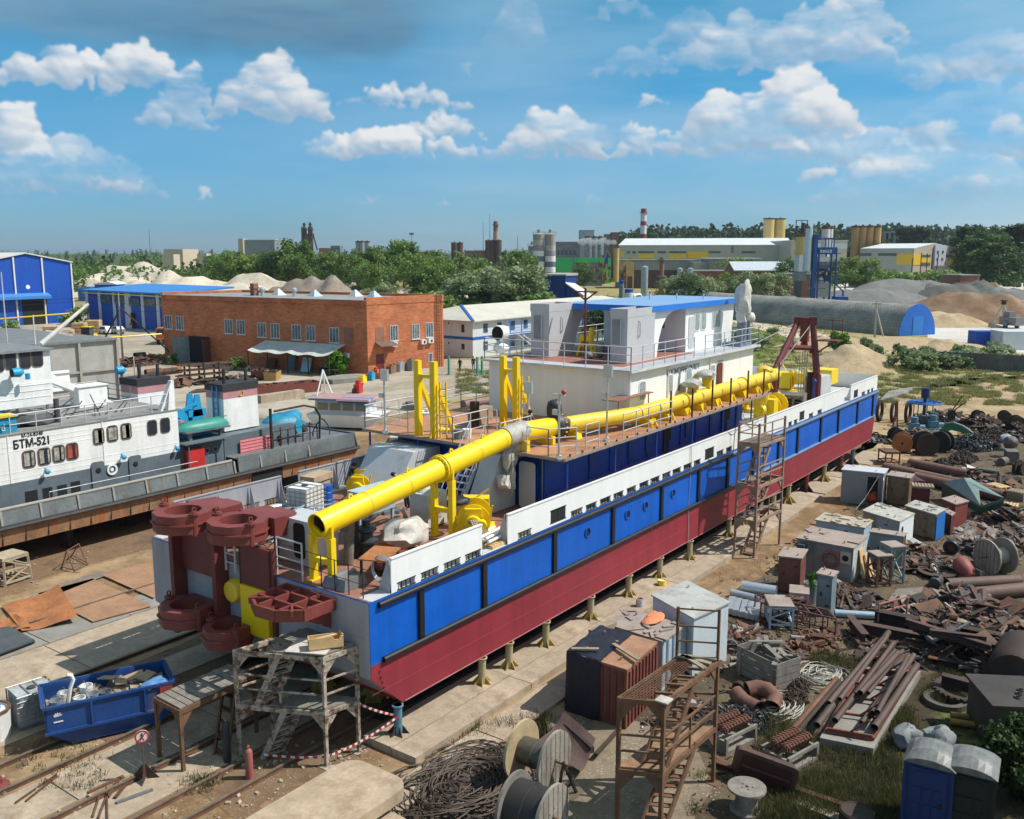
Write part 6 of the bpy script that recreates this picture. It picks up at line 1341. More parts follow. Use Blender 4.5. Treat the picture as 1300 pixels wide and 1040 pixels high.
for k in rg(4):p=A_.lerp(B_,.15+k*.2);m.br(p+w_,p+(P1-P0),.07)
m.B('wire_mesh',SCAFR,tw)
m=MB()
for k in rg(3):m.br(P3+UP*(z2+.05)+(P2-P3)*.1*k,P2+UP*(z2+.05)-(P2-P1)*(.02+.12*k),.16,.05)
m.B('loose_board',WOOD,tw)
m=MB()
for a,b2 in((P3,P2),):
 for p in(a,b2):m.br(p+UP*z2,p+UP*(z2+1.5),.07)
 for hh in(.5,.95,1.45):m.br(a+UP*(z2+hh),b2+UP*(z2+hh),.04)
m.B('guard_rail',SCAFR,tw)
m=MB();m.bx(P1.x-.18,P1.y-.18,z2,P1.x+.18,P1.y+.18,z2+.04);
for p in(P0,P1):d=(P3-P0).normalized();m.sb([p+UP*(z2-.1),p+UP*(z2-.1)+d*.5,p+UP*(z2-.5)],(P1-P0).normalized()*.02)
m.B('gusset',M('pale_gusset',(.4,.36,.32),.7,var=.3,rust=.4),tw)
Q0,Q1=at(932,704),at(957,709);Q2=at(989,692);Q3=Q0+(Q2-Q1)
norail={(0,0),(1,0),(2,2),(0,2),(1,2)};fl_cut_map.update({('tall_scaffold',k):(0,.45)for k in rg(3)})
fl_cut_map[('tall_scaffold',2)]=(0,1)
hs_=[atX(957,y,Q1.x).z for y in(661,617,564)]
scaffold('tall_scaffold','tall three-storey scaffold with steep ladders against the blue hull side',[Q0,Q1,Q2,Q3],hs_,M('scaffold_brown',(.30,.20,.14),.75,var=.3,scale=2,rust=.35),M('dark_planks',(.17,.13,.11),.9,var=.3),top_rail=1,ladders=[(Q1.lerp(Q2,.08)+(Q0-Q1)*.4+UP*(0 if k==0 else hs_[k-1]),Q1.lerp(Q2,.6)+(Q0-Q1)*.4+UP*hs_[k],Q0-Q1,8)for k in rg(3)])
def reel(c,axis,r,w,core,disc,cable,label,inner=.45,group='cable reels'):
 ang=atan2(axis.y,axis.x);t=thing('cable_reel',label,'cable reel',tuple(c),ang,group)
 for s_,dm in((-1,disc[0]),(1,disc[1])):
  m=MB();x=s_*w/2;m.lt([(.06,x-.04),(r,x-.04),(r,x+.04),(.06,x+.04),(.06,x-.04)],28,(0,0,r),'X',smooth=0)
  for k in rg(6):a=R(60*k+10);m.lt([(0,x+s_*.04),(.03,x+s_*.055),(0,x+s_*.06)],6,(0,r*.3*cos(a),r+r*.3*sin(a)),'X')
  f_=m.B('flange',dm,t,1);m=MB()
  for k in rg(-3,4):y=k*r/3.6;h=(r*r-y*y)**.5*.97;m.bx(x+s_*.042-.003,y-.008,r-h,x+s_*.042+.003,y+.008,r+h)
  m.B('plank_gap',DKI,f_,1)
 m=MB();m.lt([(r*inner,-w/2+.04),(r*(inner+.03),-.02),(r*inner*.98,0),(r*(inner+.02),w/2-.04)],24,(0,0,r),'X');m.B('cable',cable,t,1)
 m=MB();m.cy((-w/2-.5,0,r),(w/2+.6,0,r),.035,8);m.B('axle',RUST,t,1);return t
p0,p1=at(664,1003),at(702,1018);ax=(p1-p0)
CABLE=M('wire_cable',(.11,.095,.07),.5,.3,var=.25,scale=8);DISC1=M('reel_pine',(.44,.33,.19),.8,var=.2,scale=2,grime=.35);DISC2=M('reel_grey',(.30,.27,.225),.85,var=.25,scale=2.5,grime=.5)
reel(p0.lerp(p1,.5)+V((.2,.15,.25)),ax.normalized(),.85,1.1,.4,(DISC1,DISC2),CABLE,'large wooden cable reel with pale pine flange, hanging in a rusty stand')
q=p0.lerp(p1,.5);m=MB();axn=ax.normalized();sd=axn.cross(UP)
for s_ in(-1,1):
 top_=q+V((.2,.15,1.05))+axn*s_*.85;m.br(top_+UP*.1,V((top_.x,top_.y,0))+sd*.55+axn*s_*.1,.07);m.br(top_+UP*.1,V((top_.x,top_.y,0))-sd*.55+axn*s_*.1,.07);m.br(V((top_.x,top_.y,.3))-sd*.4,V((top_.x,top_.y,.3))+sd*.4,.05)
tag(m.B('reel_stand',RSD),'rusty A-frame stand carrying the large wooden cable reel','stand')
q0_,q1_=at(655,1062),at(700,1080);reel(q0_.lerp(q1_,.5)+V((.1,.1,0)),(q1_-q0_).normalized(),.85,1.15,.4,(M('reel_dark',(.20,.18,.16),.8,var=.3),DISC2),M('dark_cable',(.04,.036,.032),.5,.2,var=.2),'dark grey cable reel at the bottom edge in front of the pine one',.78)
t=thing('cable_reel','small weathered reel lying flat like a table at the front right','cable reel',at(947,1028),0,'cable reels')
m=MB();m.lt([(0,0),(.45,0),(.45,.05),(.3,.06),(.3,.62),(.52,.63),(.52,.69),(0,.69)],24,smooth=0);m.B('drum',WDG,t,1)
m=MB()
for k in rg(5):a=R(72*k);m.lt([(0,.692),(.03,.694),(0,.695)],6,(.15*cos(a),.15*sin(a),0))if k else m.lt([(0,.692),(.05,.695),(0,.696)],8)
m.B('bolt',DKI,t,1)
p=at(1262,728);reel(p,V((.8,-.6,0)),.85,1.,.4,(DISC2,M('reel_dark')),M('reel_wood_core',(.34,.31,.26),.9,var=.3,scale=5),'big grey wooden reel at the right edge beside the tyres')
plate([(676,957),(716,925),(756,958),(738,990)],M('dark_brown_plate',(.10,.06,.05),.75,var=.35,scale=1.2),'dark brown buckled steel plate behind the cable reel',.25,curl=.35)
m=MB();m.br(at(718,935)+UP*.35,at(752,968)+UP*.4,.12,.2);m.br(at(756,966)+UP*.2,at(785,930)+UP*.1,.12,.08);tag(m.B('angle_bar',RSD),'bent angle bar along the dark buckled plate','metal bar')
def toilet(px,py,rz,mt,label):
 p=at(px,py);t=thing('portable_toilet',label,'portable toilet',tuple(p),rz,'portable toilets')
 m=MB();w=.56;m.bx(-w,-w,.1,w,w,2.05);
 for x in(-w,w):
  for y in(-w,w):m.bx(x-.04,y-.04,.1,x+.04,y+.04,2.1)
 m.bx(-w-.06,-w-.06,0,w+.06,w+.06,.1);m.B('cabin',mt,t,1)
 m=MB();m.bx(-w+.12,-w-.03,.15,w-.12,-w-.002,1.98)
 for z0,z1_ in((.25,.5),(.62,1.),(1.1,1.45)):
  for k in rg(3):x=-.36+k*.25;m.bx(x,-w-.05,z0,x+.2,-w-.031,z1_)
 m.sb([(a,-w-.031,b2+1.72)for a,b2 in rrect(0,0,.72,.38,.17)],(0,-.018,0));dr=m.B('door',mt,t,1)
 m=MB();m.bx(.3,-w-.09,1.,.36,-w-.051,1.12);m.B('handle',BLK,dr,1)
 m=MB();N=8;prof=[]
 for i in rg(N+1):
  a=-1+2*i/N;prof.append((a*(w+.07),2.08+.33*(1-a*a)**.7))
 vs=[];
 for y,k in((-w-.07,.55),(-w*.5,1),(w*.5,1),(w+.07,.55)):vs+=[(x,y,2.08+(z-2.08)*k)for x,z in prof]
 fs=[(r_*(N+1)+i,r_*(N+1)+i+1,(r_+1)*(N+1)+i+1,(r_+1)*(N+1)+i)for r_ in rg(3)for i in rg(N)]+[tuple(rg(N,-1,-1)),tuple(rg(3*(N+1),4*(N+1)))]
 m.add(vs,fs,0);m.B('roof',M('milky_roof',(.17,.17,.16),.5,var=.35,scale=2.5,grime=.6,gcol='4a4844'),t,1)
pa=at(1222,1078)-at(1167,1062);az2=atan2(pa.y,pa.x)
toilet(1176,1052,az2,M('toilet_blue',(.003,.03,.13),.5,var=.1),'blue portable toilet with milky domed roof');toilet(1226,1063,az2,M('toilet_green',(.003,.014,.012),.5,var=.1),'very dark green portable toilet with milky domed roof')
for px,py,s_,lb in((1151,946,.42,'white woven sack behind the blue portable toilet, left one'),(1190,950,.45,'bluish white woven sack behind the toilets, right one')):
 m=MB();p=at(px,py);m.lp(p+UP*s_*.7,s_,px,.3,3,(1.1,.9,.85));m.lp(p+UP*s_*1.35,s_*.3,px+1,.5,2);tag(m.B('sack',SACK),lb,'sack','woven sacks')
pad=[at(1040,948),at(1108,962),at(1168,862),at(1092,856)];m=MB();m.pm([(p.x,p.y)for p in pad],0,.3);tag(m.B('concrete_pad',CONCG),'concrete slab with the pipe bundle on it','slab')
m=MB();fr_=[pad[0].lerp(pad[2],.06),pad[1].lerp(pad[3],.08),pad[2].lerp(pad[0],.1),pad[3].lerp(pad[1],.1)]
for i in rg(4):m.br(fr_[i]+UP*.36,fr_[(i+1)%4]+UP*.36,.1,.1)
for k in rg(5):a,b2=fr_[0].lerp(fr_[3],k/4),fr_[1].lerp(fr_[2],k/4);m.br(a+UP*.45,b2+UP*.45,.07);m.br(a.lerp(b2,.5)+UP*.45,a.lerp(b2,.9)+UP*.95,.05)
tag(m.B('pipe_rack',M('rack_red',(.17,.05,.03),.7,var=.3,rust=.2)),'low red steel rack on the slab under the pipe bundle','rack')
px_l=[((1037,921),(1128,803),.11,.75),((1060,915),(1135,816),.1,.62),((1052,893),(1120,812),.09,.85),((1092,880),(1140,829),.1,.85),((1086,882),(1133,818),.08,.68),((1076,893),(1136,826),.07,.5),((1108,906),(1160,832),.1,.72),((1114,904),(1153,833),.08,.9),((1110,924),(1164,845),.12,.6),((1094,918),(1150,840),.08,.55),((1066,888),(1126,808),.08,.95),((1102,880),(1146,826),.07,.66)]
for i,(a,b2,r_,z)in en(px_l):
 m=MB();m.pipe(at(*a,z),at(*b2,z),r_,.012,12);tag(m.B('steel_pipe',M('pipe_brown',(.095,.058,.046),.65,var=.25,scale=1.5,perobj=.25)),'long brown steel pipe in the bundle on the concrete slab','pipe','pipes in the bundle')
for i,(a,b2,r_,z,mt,lb)in en((((980,958),(1062,862),.1,.12,RUST,'orange rusty pipe lying left of the pipe slab'),((997,948),(1066,866),.1,.12,RSD,'dark pipe lying between the orange rusty pipe and the slab'),((1202,742),(1294,737),.27,.3,M('pipe_brown2',(.13,.075,.058),.7,var=.2),'thick brown pipe with white painted end, upper of the two big pipes at the right'),((1212,757),(1330,745),.3,.3,M('pipe_brown2'),'thick brown pipe lying lowest of the two big pipes at the right'),((1180,751),(1245,771),.18,.2,M('pipe_brown2'),'thinner brown pipe crossing in front of the two big pipes'),((1123,594),(1262,624),.38,.4,M('pipe_long',(.16,.09,.065),.75,var=.2),'long thick rusty pipe on the sand, nearest the grey site cabin'),((1155,588),(1229,603),.36,.4,M('pipe_long'),'shorter thick rusty pipe on the sand, farthest from the sheds'),((1162,606),(1275,630),.36,.4,M('pipe_long'),'thick rusty pipe behind the green tin shelter'),((1248,597),(1268,600),.13,.14,M('bottle_green',(.12,.16,.13),.5),'grey green gas bottle lying on the sand'),((1206,916),(1240,921),.11,.15,M('mustard',(.33,.19,.03),.6),'mustard yellow pipe in the grass, front one'),((1207,908),(1240,912),.11,.15,M('mustard'),'mustard yellow pipe in the grass, back one'),((932,886),(985,858),.09,.2,RUST,'rusty axle shaft behind the pipe bends, left one'),((948,893),(1003,862),.09,.2,RUST,'rusty axle shaft behind the pipe bends, right one'))):
 m=MB();m.pipe(at(*a,z),at(*b2,z),r_,.03,16);tag(m.B('rusty_pipe',mt),lb,'pipe')
for px,py in((938,873),(956,884),(1001,856),(983,852)):
 p=at(px,py,.2);m=MB();m.lt([(.09,-.1),(.22,-.1),(.22,.1),(.09,.1),(.09,-.1)],14,p,'X');tag(m.B('flange_hub',RSD),'dark flanged hub on the end of a rusty axle shaft','hub','hubs of the axle shafts')
for i,(pts,lb)in en((([(935,880,.3),(943,890,.25),(953,896,.25),(964,901,.3)],'short rusty pipe bend with open end facing front'),([(948,876,.45),(962,873,.5),(974,876,.5),(984,886,.4),(980,897,.25)],'ribbed rusty pipe elbow curling behind the other bend'))):
 P_=[at(*p)for p in pts];m=MB();m.tb(P_,.27,14,caps=0);m.tb(P_,.24,14,caps=0);tag(m.B('pipe_bend',M('bend_rust',(.17,.08,.055),.75,var=.3,scale=2)),lb,'pipe bend')
SCRAPP=M('scrap_pale',(.27,.22,.18),.8,var=.5,scale=3)
def heap(px,py,rx,ry,h,n_,mt,label,kind='chain',name=None,sz=.1,cat='heap'):
 c=at(px,py);m=MB()
 N=9;vs=[(c.x,c.y,h)];fs=[]
 for j in rg(1,4):
  for i in rg(N*2):a=pi*i/N;k=j/3;q=1+.3*nn_(V((cos(a)+px,sin(a),j)));vs.append((c.x+cos(a)*rx*k*q,c.y+sin(a)*ry*k*q,h*(1-k**1.6)*.9-.02))
 n2=N*2
 for i in rg(n2):
  fs.append((0,1+i,1+(i+1)%n2))
  for j in rg(2):fs.append((1+j*n2+i,1+(j+1)*n2+i,1+(j+1)*n2+(i+1)%n2,1+j*n2+(i+1)%n2))
 m.add(vs,fs,1)
 for i in rg(int(n_*(1.7 if kind=='mix' else 1.3))):
  a=rd()*6.28;k=rd()**.55;x,y=c.x+cos(a)*rx*k,c.y+sin(a)*ry*k;z=h*(1-k**1.6)+.02
  if kind=='chain':
   d=V((rr.uniform(-1,1),rr.uniform(-1,1),rr.uniform(-.5,.8))).normalized();e=d.orthogonal().normalized();p=V((x,y,z));s_=sz*(.7+.6*rd())
   m.tb([p+d*s_*cos(R(q))+e*s_*.55*sin(R(q))for q in rg(0,360,60)],s_*.28,4,closed=1)
  elif kind=='rope':
   s_=rr.uniform(.25,.9)*(1 if rx<1 else 1.5);ph=rd()*6;m.tb([V((x,y,z))+V((s_*cos(ph+q*.4),s_*.8*sin(ph+q*.4),.05*sin(q*1.3+ph)))for q in rg(rr.randint(7,24))],sz*.8,4)
  else:
   d=V((rr.uniform(-1,1),rr.uniform(-1,1),rr.uniform(-.4,.7))).normalized();L_=sz*(.7+6.5*rd()**2.2);p=V((x,y,z));m.k=rr.choice((0,0,0,0,0,0,1,1,2,3));d.z*=.6
   q=rd()
   if q<.38:m.br(p-d*L_/2,p+d*L_/2,sz*rr.uniform(.12,.5),sz*rr.uniform(.1,.4))
   elif q<.50:m.cy(p-d*L_/3,p+d*L_/3,sz*rr.uniform(.15,.6),8)
   elif q<.8:m.cb(p,(L_*.7,L_*.5,sz*.12),rd()*3,rr.uniform(-.6,.6),rr.uniform(-.6,.6))
   elif q<.94:m.lp(p,sz*rr.uniform(.3,1),rr.randint(0,99),.4,1,(1,.8,.6))
   else:m.tb([p+d*L_*.25*cos(R(q2))+d.orthogonal().normalized()*L_*.25*sin(R(q2))for q2 in rg(0,360,40)],sz*.25,4,closed=1)
 o=m.B(name or{'chain':'chain_heap','rope':'rope_heap','mix':'scrap_heap'}[kind],[mt,RUST,STL,SCRAPP]if kind=='mix' else mt);tag(o,label,cat,kind='stuff');return o
heap(948,915,1.,.85,.35,200,CHAIN,'heap of black chain',sz=.1);heap(1012,872,.6,.5,.22,90,RSD,'small heap of brown chain links',sz=.08);heap(1008,889,.6,.5,.22,90,RSD,'second small heap of brown chain links',sz=.08)
heap(985,899,.5,.35,.15,12,ROPE,'white rope heap','rope',sz=.03);heap(1046,858,.6,.4,.12,14,ROPE,'white rope heap by the pipe rack','rope',sz=.03);heap(586,1004,2.1,1.3,.32,110,M('wire_rope_dark',(.085,.06,.045),.7,.2,var=.4,scale=4),'tangle of dark wire rope on the ground left of the reels','rope',sz=.028)
def springs(px,py,rz,label,n_=2):
 t=thing('spring_crate',label,'crate',at(px,py),rz,'crates of springs');m=MB();m.bx(-.75,-.5,0,.75,.5,.12);m.bx(-.75,-.5,.45,.75,-.42,.55);m.bx(-.75,.42,.45,.75,.5,.55)
 for x in(-.7,.7):m.bx(x-.05,-.5,.12,x+.05,.5,.45)
 m.B('crate_frame',WDG,t,1)
 for y in(-.2,.2):
  m=MB();m.tb([(-.6+1.2*i/60,y+.14*cos(i*.9),.68+.14*sin(i*.9))for i in rg(61)],.035,5);m.cy((-.62,y,.68),(.62,y,.68),.08,8);m.B('spring',M('spring_rust',(.20,.085,.055),.75,var=.3,scale=4),t,1)
springs(925,942,az-.9,'timber crate with rusty spring rolls under the stair tower');springs(1002,966,az-.9,'timber crate with rusty spring rolls behind the dark maroon panel');
t=thing('hatch_panel','dark maroon steel hatch panel with rounded corners leaning on a crate','panel',at(985,1000),0)
a,b2=at(930,983),at(1006,1012);up2=at(938,950,.95)-a;ex=(b2-a);N=8
m=MB();pts=[a+ex*u+up2*v for u,v in[((x+.5),(z+.5))for x,z in rrect(0,0,1,1,.1)]];m.sb(pts,HD*.25);m.B('rim',M('hatch_rim',(.10,.055,.042),.7,var=.3),t)
m=MB();pts=[a+ex*(x+.5)+up2*(z+.5)-HD*.035 for x,z in rrect(0,0,.84,.7,.08)];m.sb(pts,HD*.03);m.B('inset',M('hatch_inset',(.06,.018,.02),.6,var=.2),t)
m=MB();m.br(a+ex*.1+up2*.5-HD*.06,a+ex*.9+up2*.5-HD*.06,.05);m.B('stiffener',M('hatch_rim'),t)
for i,(a,b2,w,h,lb)in en((((905,972),(1110,1042),.2,.18,'long rusty I-beam lying along the grass at the front'),((905,962),(968,1000),.14,.1,'shorter rusty beam beside the stair tower foot'),((1010,1022),(1105,1058),.3,.12,'pale concrete kerb beam in front of the long I-beam'))):
 m=MB();p,q=at(*a),at(*b2);m.br(p+UP*h,q+UP*h,w,.03);m.br(p+UP*h*.5,q+UP*h*.5,.03,h);m.br(p+UP*.02,q+UP*.02,w,.03);tag(m.B('steel_beam',RUST if i<2 else CONC),lb,'beam')
m=MB();m.lt([(0,0),(.42,0),(.45,.5),(.40,.55),(.36,.5),(0,.45)],18,at(1086,1052));tag(m.B('rusty_drum',RSD),'dark rusty drum cut by the bottom edge','drum')
def ibeam(m,p,q,w=.3,h=.35):
 m.br(p+UP*h,q+UP*h,w,.04);m.br(p+UP*h*.5,q+UP*h*.5,.03,h);m.br(p,q,w,.04)
beams=[((1080,800),(1170,818),.35,.4,.15,'broad brown beam end nearest the pipe slab'),((1110,788),(1300,826),.4,.45,.35,'long dark girder running to the right edge under the scrap'),((1160,800),(1300,838),.25,.3,.75,'upper brown girder on the scrap pile'),((1195,868),(1330,905),.3,.35,.3,'girder in front of the scrap pile by the gear ring'),((1078,790),(1098,815),.3,.3,.3,'short upright-looking beam end by the pink frame'),((1150,792),(1258,826),.22,.2,1.05,'topmost thin beam across the scrap pile'),((1180,806),(1252,815),.2,.2,1.15,'reddish channel on top of the scrap pile'),((1190,845),(1330,872),.35,.3,.1,'dark girder lowest in front of the scrap pile')]
for a,b2,w,h,z,lb in beams:
 m=MB();ibeam(m,at(*a,z),at(*b2,z),w,h);tag(m.B('girder',RSD if'dark' in lb else M('girder_brown',(.075,.04,.031),.75,var=.35,scale=1.3,perobj=.25)),lb,'girder')
m=MB()
A_,B_=at(965,790),at(1060,812);
for dz in(0,.75):
 for dy in(0,.9):m.br(A_+HD*dy+UP*(.1+dz),B_+HD*dy+UP*(.1+dz),.06)
for k in rg(7):
 p=A_.lerp(B_,k/6)
 m.br(p+UP*.1,p+UP*.85,.05);m.br(p+HD*.9+UP*.1,p+HD*.9+UP*.85,.05);m.br(p+UP*.85,p+HD*.9+UP*.85,.05)
tag(m.B('frame_truss',M('truss_maroon',(.12,.05,.045),.7,var=.3)),'long maroon open frame lying behind the broken crate','frame')
m=MB();a,b2=at(1114,800),at(1150,790)
for p in(a,a.lerp(b2,.5),b2):m.br(p,p+UP*1.1,.06)
for z in(.4,.75,1.1):m.br(a+UP*z,b2+UP*z,.05)
tag(m.B('pink_rail',M('rail_pink',(.42,.17,.15),.6,var=.2)),'faded pink railing frame standing by the scrap pile','railing')
def piece(name,fn,mt,label,cat):m=MB();fn(m);return tag(m.B(name,mt),label,cat)
piece('disc_plate',lambda m:m.lt([(.22,.16),(.85,.2),(.85,.24),(.22,.2),(.22,.16)],28,at(1189,731)),RSD,'large flat brown disc with a hole, lying by the red buoy','disc')
t=thing('buoy','faded red buoy with a grey strap lying on the scrap','buoy',at(1223,733));m=MB(MT((0,0,.42))@MR(.9,4,'Z')@MR(1.,4,'Y'));m.lt([(0,-.55),(.25,-.5),(.4,-.2),(.42,.2),(.3,.5),(.1,.6),(0,.6)],18);m.B('float',M('buoy_red',(.26,.06,.055),.6,var=.2,grime=.2),t,1)
m=MB();m.br((-.2,-.5,.6),(.6,-.9,.1),.14,.05);m.B('strap',STL,t,1)
piece('gear_ring',lambda m:(m.lt([(.75,0),(.95,0),(.95,.3),(.75,.3),(.75,0)],30,at(1223,884),smooth=0),[m.cb(at(1223,884)+V((cos(R(a))*.98,sin(R(a))*.98,.15)),(.08,.08,.28),R(a))for a in rg(0,360,12)]),RSD,'big dark toothed gear ring lying in the grass','gear')
piece('gear_ring',lambda m:(m.lt([(.5,0),(.7,0),(.7,.2),(.5,.2),(.5,0)],26,at(1200,893),smooth=0),),M('gear_grey',(.10,.09,.08),.7,var=.3),'curved grey ring segment beside the toothed gear ring','gear')
def machine_box(m):
 p=at(1275,935);m.cb(p+UP*.75,(2.,1.6,1.4),az-.1);m.cb(p+UP*1.5,(2.2,1.8,.1),az-.1)
 for k in rg(3):m.tb([p+V((-.4+.3*k,-.3,1.56))+V((.09*cos(R(a)),.09*sin(R(a)),.02))for a in rg(0,360,40)],.025,5,closed=1)
piece('machine_housing',machine_box,M('dark_housing',(.045,.035,.03),.7,var=.35,scale=1),'black brown machine housing with flat top at the right edge','machine')
piece('shade_tank',lambda m:m.lt([(0,-1.3),(.7,-1.2),(.85,-.9),(.85,1.),(.6,1.3),(0,1.35)],18,at(1290,868)+UP*.8,'X'),RSD,'dark horizontal tank at the right edge behind the girders','tank')
def tyre(m,p,r,w,ax='Y'):m.lt([(r*.55,-w/2),(r*.9,-w/2),(r,-w*.3),(r,w*.3),(r*.9,w/2),(r*.55,w/2),(r*.55,-w/2)],20,p,ax)
for px,py,r_,ax_,z,lb in((1238,703,.5,'Z',.25,'dark tyre lying flat in front of the big grey reel'),(1243,716,.45,'Y',.42,'dark tyre standing by the grey reel'),(1207,703,.38,'X',.35,'rusty ring drum near the tyres')):
 t=thing('scrap_rubber' if'tyre' in lb else'ring_drum',lb,'tyre' if'tyre' in lb else'drum',at(px,py));m=MB();tyre(m,V((0,0,z)),r_,.35,ax_);m.B('tyre_body' if'tyre' in lb else'ring',BLK if'tyre' in lb else RSD,t,1);m=MB();m.lt([(0,-.05),(r_*.54,-.05),(r_*.54,.05),(0,.05)],16,V((0,0,z)),ax_);m.B('rim',RUST,t,1)
piece('fender_log',lambda m:m.lt([(0,-.8),(.3,-.75),(.36,-.5),(.36,.5),(.3,.75),(0,.8)],14,at(1276,706)+UP*.4,'X'),M('log_grey',(.16,.16,.15),.8,var=.3),'thick grey padded cylinder in front of the big grey reel','cylinder')
for px,py,L_,r_,lb in((1188,745,.9,.25,'dark grey motor lying by the two big pipes'),(1230,765,.7,.35,'black ball valve in the scrap below the big pipes')):
 def eng(m,px=px,py=py,L_=L_,r_=r_):
  p=at(px,py)+UP*r_;m.lt([(0,-L_/2),(r_,-L_/2+.05),(r_,L_/2-.1),(r_*.6,L_/2),(0,L_/2)],14,p,'X');m.cb(p+UP*r_,(.3,.2,.15));m.cy(p,p+V((L_*.7,0,0)),.05,6)
 piece('motor',eng,M('motor_dark',(.05,.055,.06),.6,var=.4),lb,'motor')
piece('concrete_weight',lambda m:[m.cb(at(1225,737)+V((0,0,.1)),(1.4,.2,.15),.9),m.cb(at(1247,733)+V((0,0,.1)),(1.2,.2,.12),.2)],CONC,'pale crossed concrete bars near the buoy','bar')
piece('lever_wheel',lambda m:(m.lt([(.1,-.08),(.33,-.08),(.33,.08),(.1,.08),(.1,-.08)],18,at(1284,793,.5),'Y'),m.sb([at(1284,793,.2),at(1284,793,.75),at(1258,800,.3),at(1262,808,.1)],HD*.12)),RSD,'dark sheave block with a pale hub near the right edge','sheave')
def drumwinch(px,py,r_,w,rz,mt,label,half=0):
 t=thing('old_winch',label,'winch',at(px,py),rz,'scrapped winches and drums');m=MB()
 for x in(-w/2,w/2):m.lt([(.1,x-.05),(r_,x-.05),(r_,x+.05),(.1,x+.05),(.1,x-.05)],20,(0,0,r_),'X')
 m.B('flange',mt,t,1);m=MB();m.cy((-w/2,0,r_),(w/2,0,r_),r_*.45,14);m.B('drum',RSD,t,1)
 m=MB();m.bx(-w/2-.2,-r_*.8,0,w/2+.2,r_*.8,.12);m.bx(w/2+.08,-.3,.12,w/2+.3,.3,r_*1.3);m.B('base',RSD,t,1)
for a in(((1145,574),.75,.9,.2,RUSTO,'ochre rusty winch drum, leftmost of the near row of drums'),((1174,577),.85,1.2,.5,RSD,'brown winch drum in the middle of the near row of drums'),((1196,573),.8,.6,-.3,M('iron_black',(.035,.033,.03),.6,.3),'black flywheel drum, rightmost of the near row'),((1138,562),.6,.9,.6,M('iron_black'),'black drum behind the ochre winch'),((1275,537),.55,1.,.3,M('iron_black'),'black drum at the far right of the scrap field'),((1290,545),.6,.9,.4,RSD,'brown drum near the right edge of the scrap field'),((1296,602),.5,.4,1.2,RSD,'small wheel on the sand cut by the right edge'),((1241,536),.55,.5,.7,RSD,'round winch wheel on a thin leg at the back of the scrap field')):
 drumwinch(*a[0],*a[1:])
t=thing('flange_rings','row of three big rusty rings standing behind the bow','ring',at(1140,535))
for k in rg(3):m=MB();m.lt([(.75,-.12),(.98,-.12),(.98,.12),(.75,.12),(.75,-.12)],26,at(1116+k*18,534+k)+UP*.95,'Y');m.B('ring',RSD,t)
b=at(1172,541);t=thing('cutter_wheel','bright blue spoked wheel with a motor head, standing above rusty machinery','machine',tuple(b));zt=2.1
m=MB();
for r_ in(.55,1.,1.4):m.tb([V((r_*cos(R(a)),r_*sin(R(a)),zt))for a in rg(0,360,15)],.06,6,closed=1)
for a in rg(0,360,30):m.br((0,0,zt),(1.4*cos(R(a)),1.4*sin(R(a)),zt),.06);
WB=M('wheel_blue',(.02,.14,.42),.5,var=.15);m.B('wheel',WB,t,1)
m=MB();m.cy((0,0,.6),(0,0,3.),.14,10);m.cy((0,0,2.5),(0,0,3.4),.36,12);m.B('motor_head',M('motor_navy',(.015,.035,.10),.5),t,1)
m=MB()
for x,y in((-.9,-.4),(.9,-.5),(.8,.7),(-.8,.7)):m.br((x,y,0),(x,y,zt-.1),.07)
m.bx(-.7,-.7,.3,.5,.3,1.);m.cy((-.2,-.9,.8),(-.2,-.9,1.3),.35,10);m.B('stand',M('stand_rust_blue',(.10,.10,.11),.7,var=.6,scale=2),t,1)
for px,py,c,lb in((1160,548,M('pump_blue',(.08,.2,.28),.6,var=.3,rust=.2),'dusty blue pump in front of the blue wheel'),(1184,545,M('pump_blue'),'dusty blue gearbox at the right foot of the blue wheel')):
 def f(m,px=px,py=py):p=at(px,py);m.cb(p+UP*.4,(.9,.7,.7),.5);m.cy(p+UP*.7,p+UP*1.25,.3,10);m.cy(p+UP*.4,p+UP*.4+RT*.9,.2,10);m.cb(p+UP*.08,(1.3,1.,.15),.5)
 piece('pump',f,c,lb,'pump')
t=thing('conveyor_hood','green hump-backed machine cover lying on the scrap','machine cover',at(1216,553),az-2.2)
m=MB();pr_=[(-1.4,0),(-1.4,.35),(-1.,.85),(-.4,1.),(.4,.75),(1.5,.1),(1.5,0),(.9,0),(.2,.35),(-.5,.45),(-.9,.2),(-.9,0)]
m.sb([(x,-.25,z)for x,z in pr_],(0,.5,0));m.B('cover',M('cover_green',(.015,.16,.085),.5,var=.15),t,1)
m=MB();m.sb([(x,-.29,z)for x,z in[(-1.,.87),(-.4,1.02),(.4,.77),(1.5,.12),(1.5,.2),(.4,.9),(-.4,1.15),(-1.,1.)]],(0,.3,0));m.B('rim',STL,t,1)
def gunish(m):p=at(1207,540);m.cb(p+UP*.8,(.6,.5,1.2),.4);m.br(p+UP*1.3,p+UP*2.6+RT*.8,.08);m.br(p+UP*1.2,p+UP*2.1+RT*1.2,.08);m.cb(p+UP*.3,(1.2,.8,.5),.2)
piece('valve_stand',gunish,RSD,'dark rusty valve block with two rods pointing up','machine')
piece('engine_block',lambda m:(m.cb(at(1283,588)+UP*.5,(1.2,.8,.9),.3),m.lp(at(1281,580)+UP*1.1,.5,3,.3),m.cy(at(1276,590)+UP*.3,at(1270,592)+UP*.3,.3,10)),M('engine_grey_brown',(.14,.12,.11),.7,var=.6,scale=2),'engine block with silvery top at the right edge of the scrap field','engine')
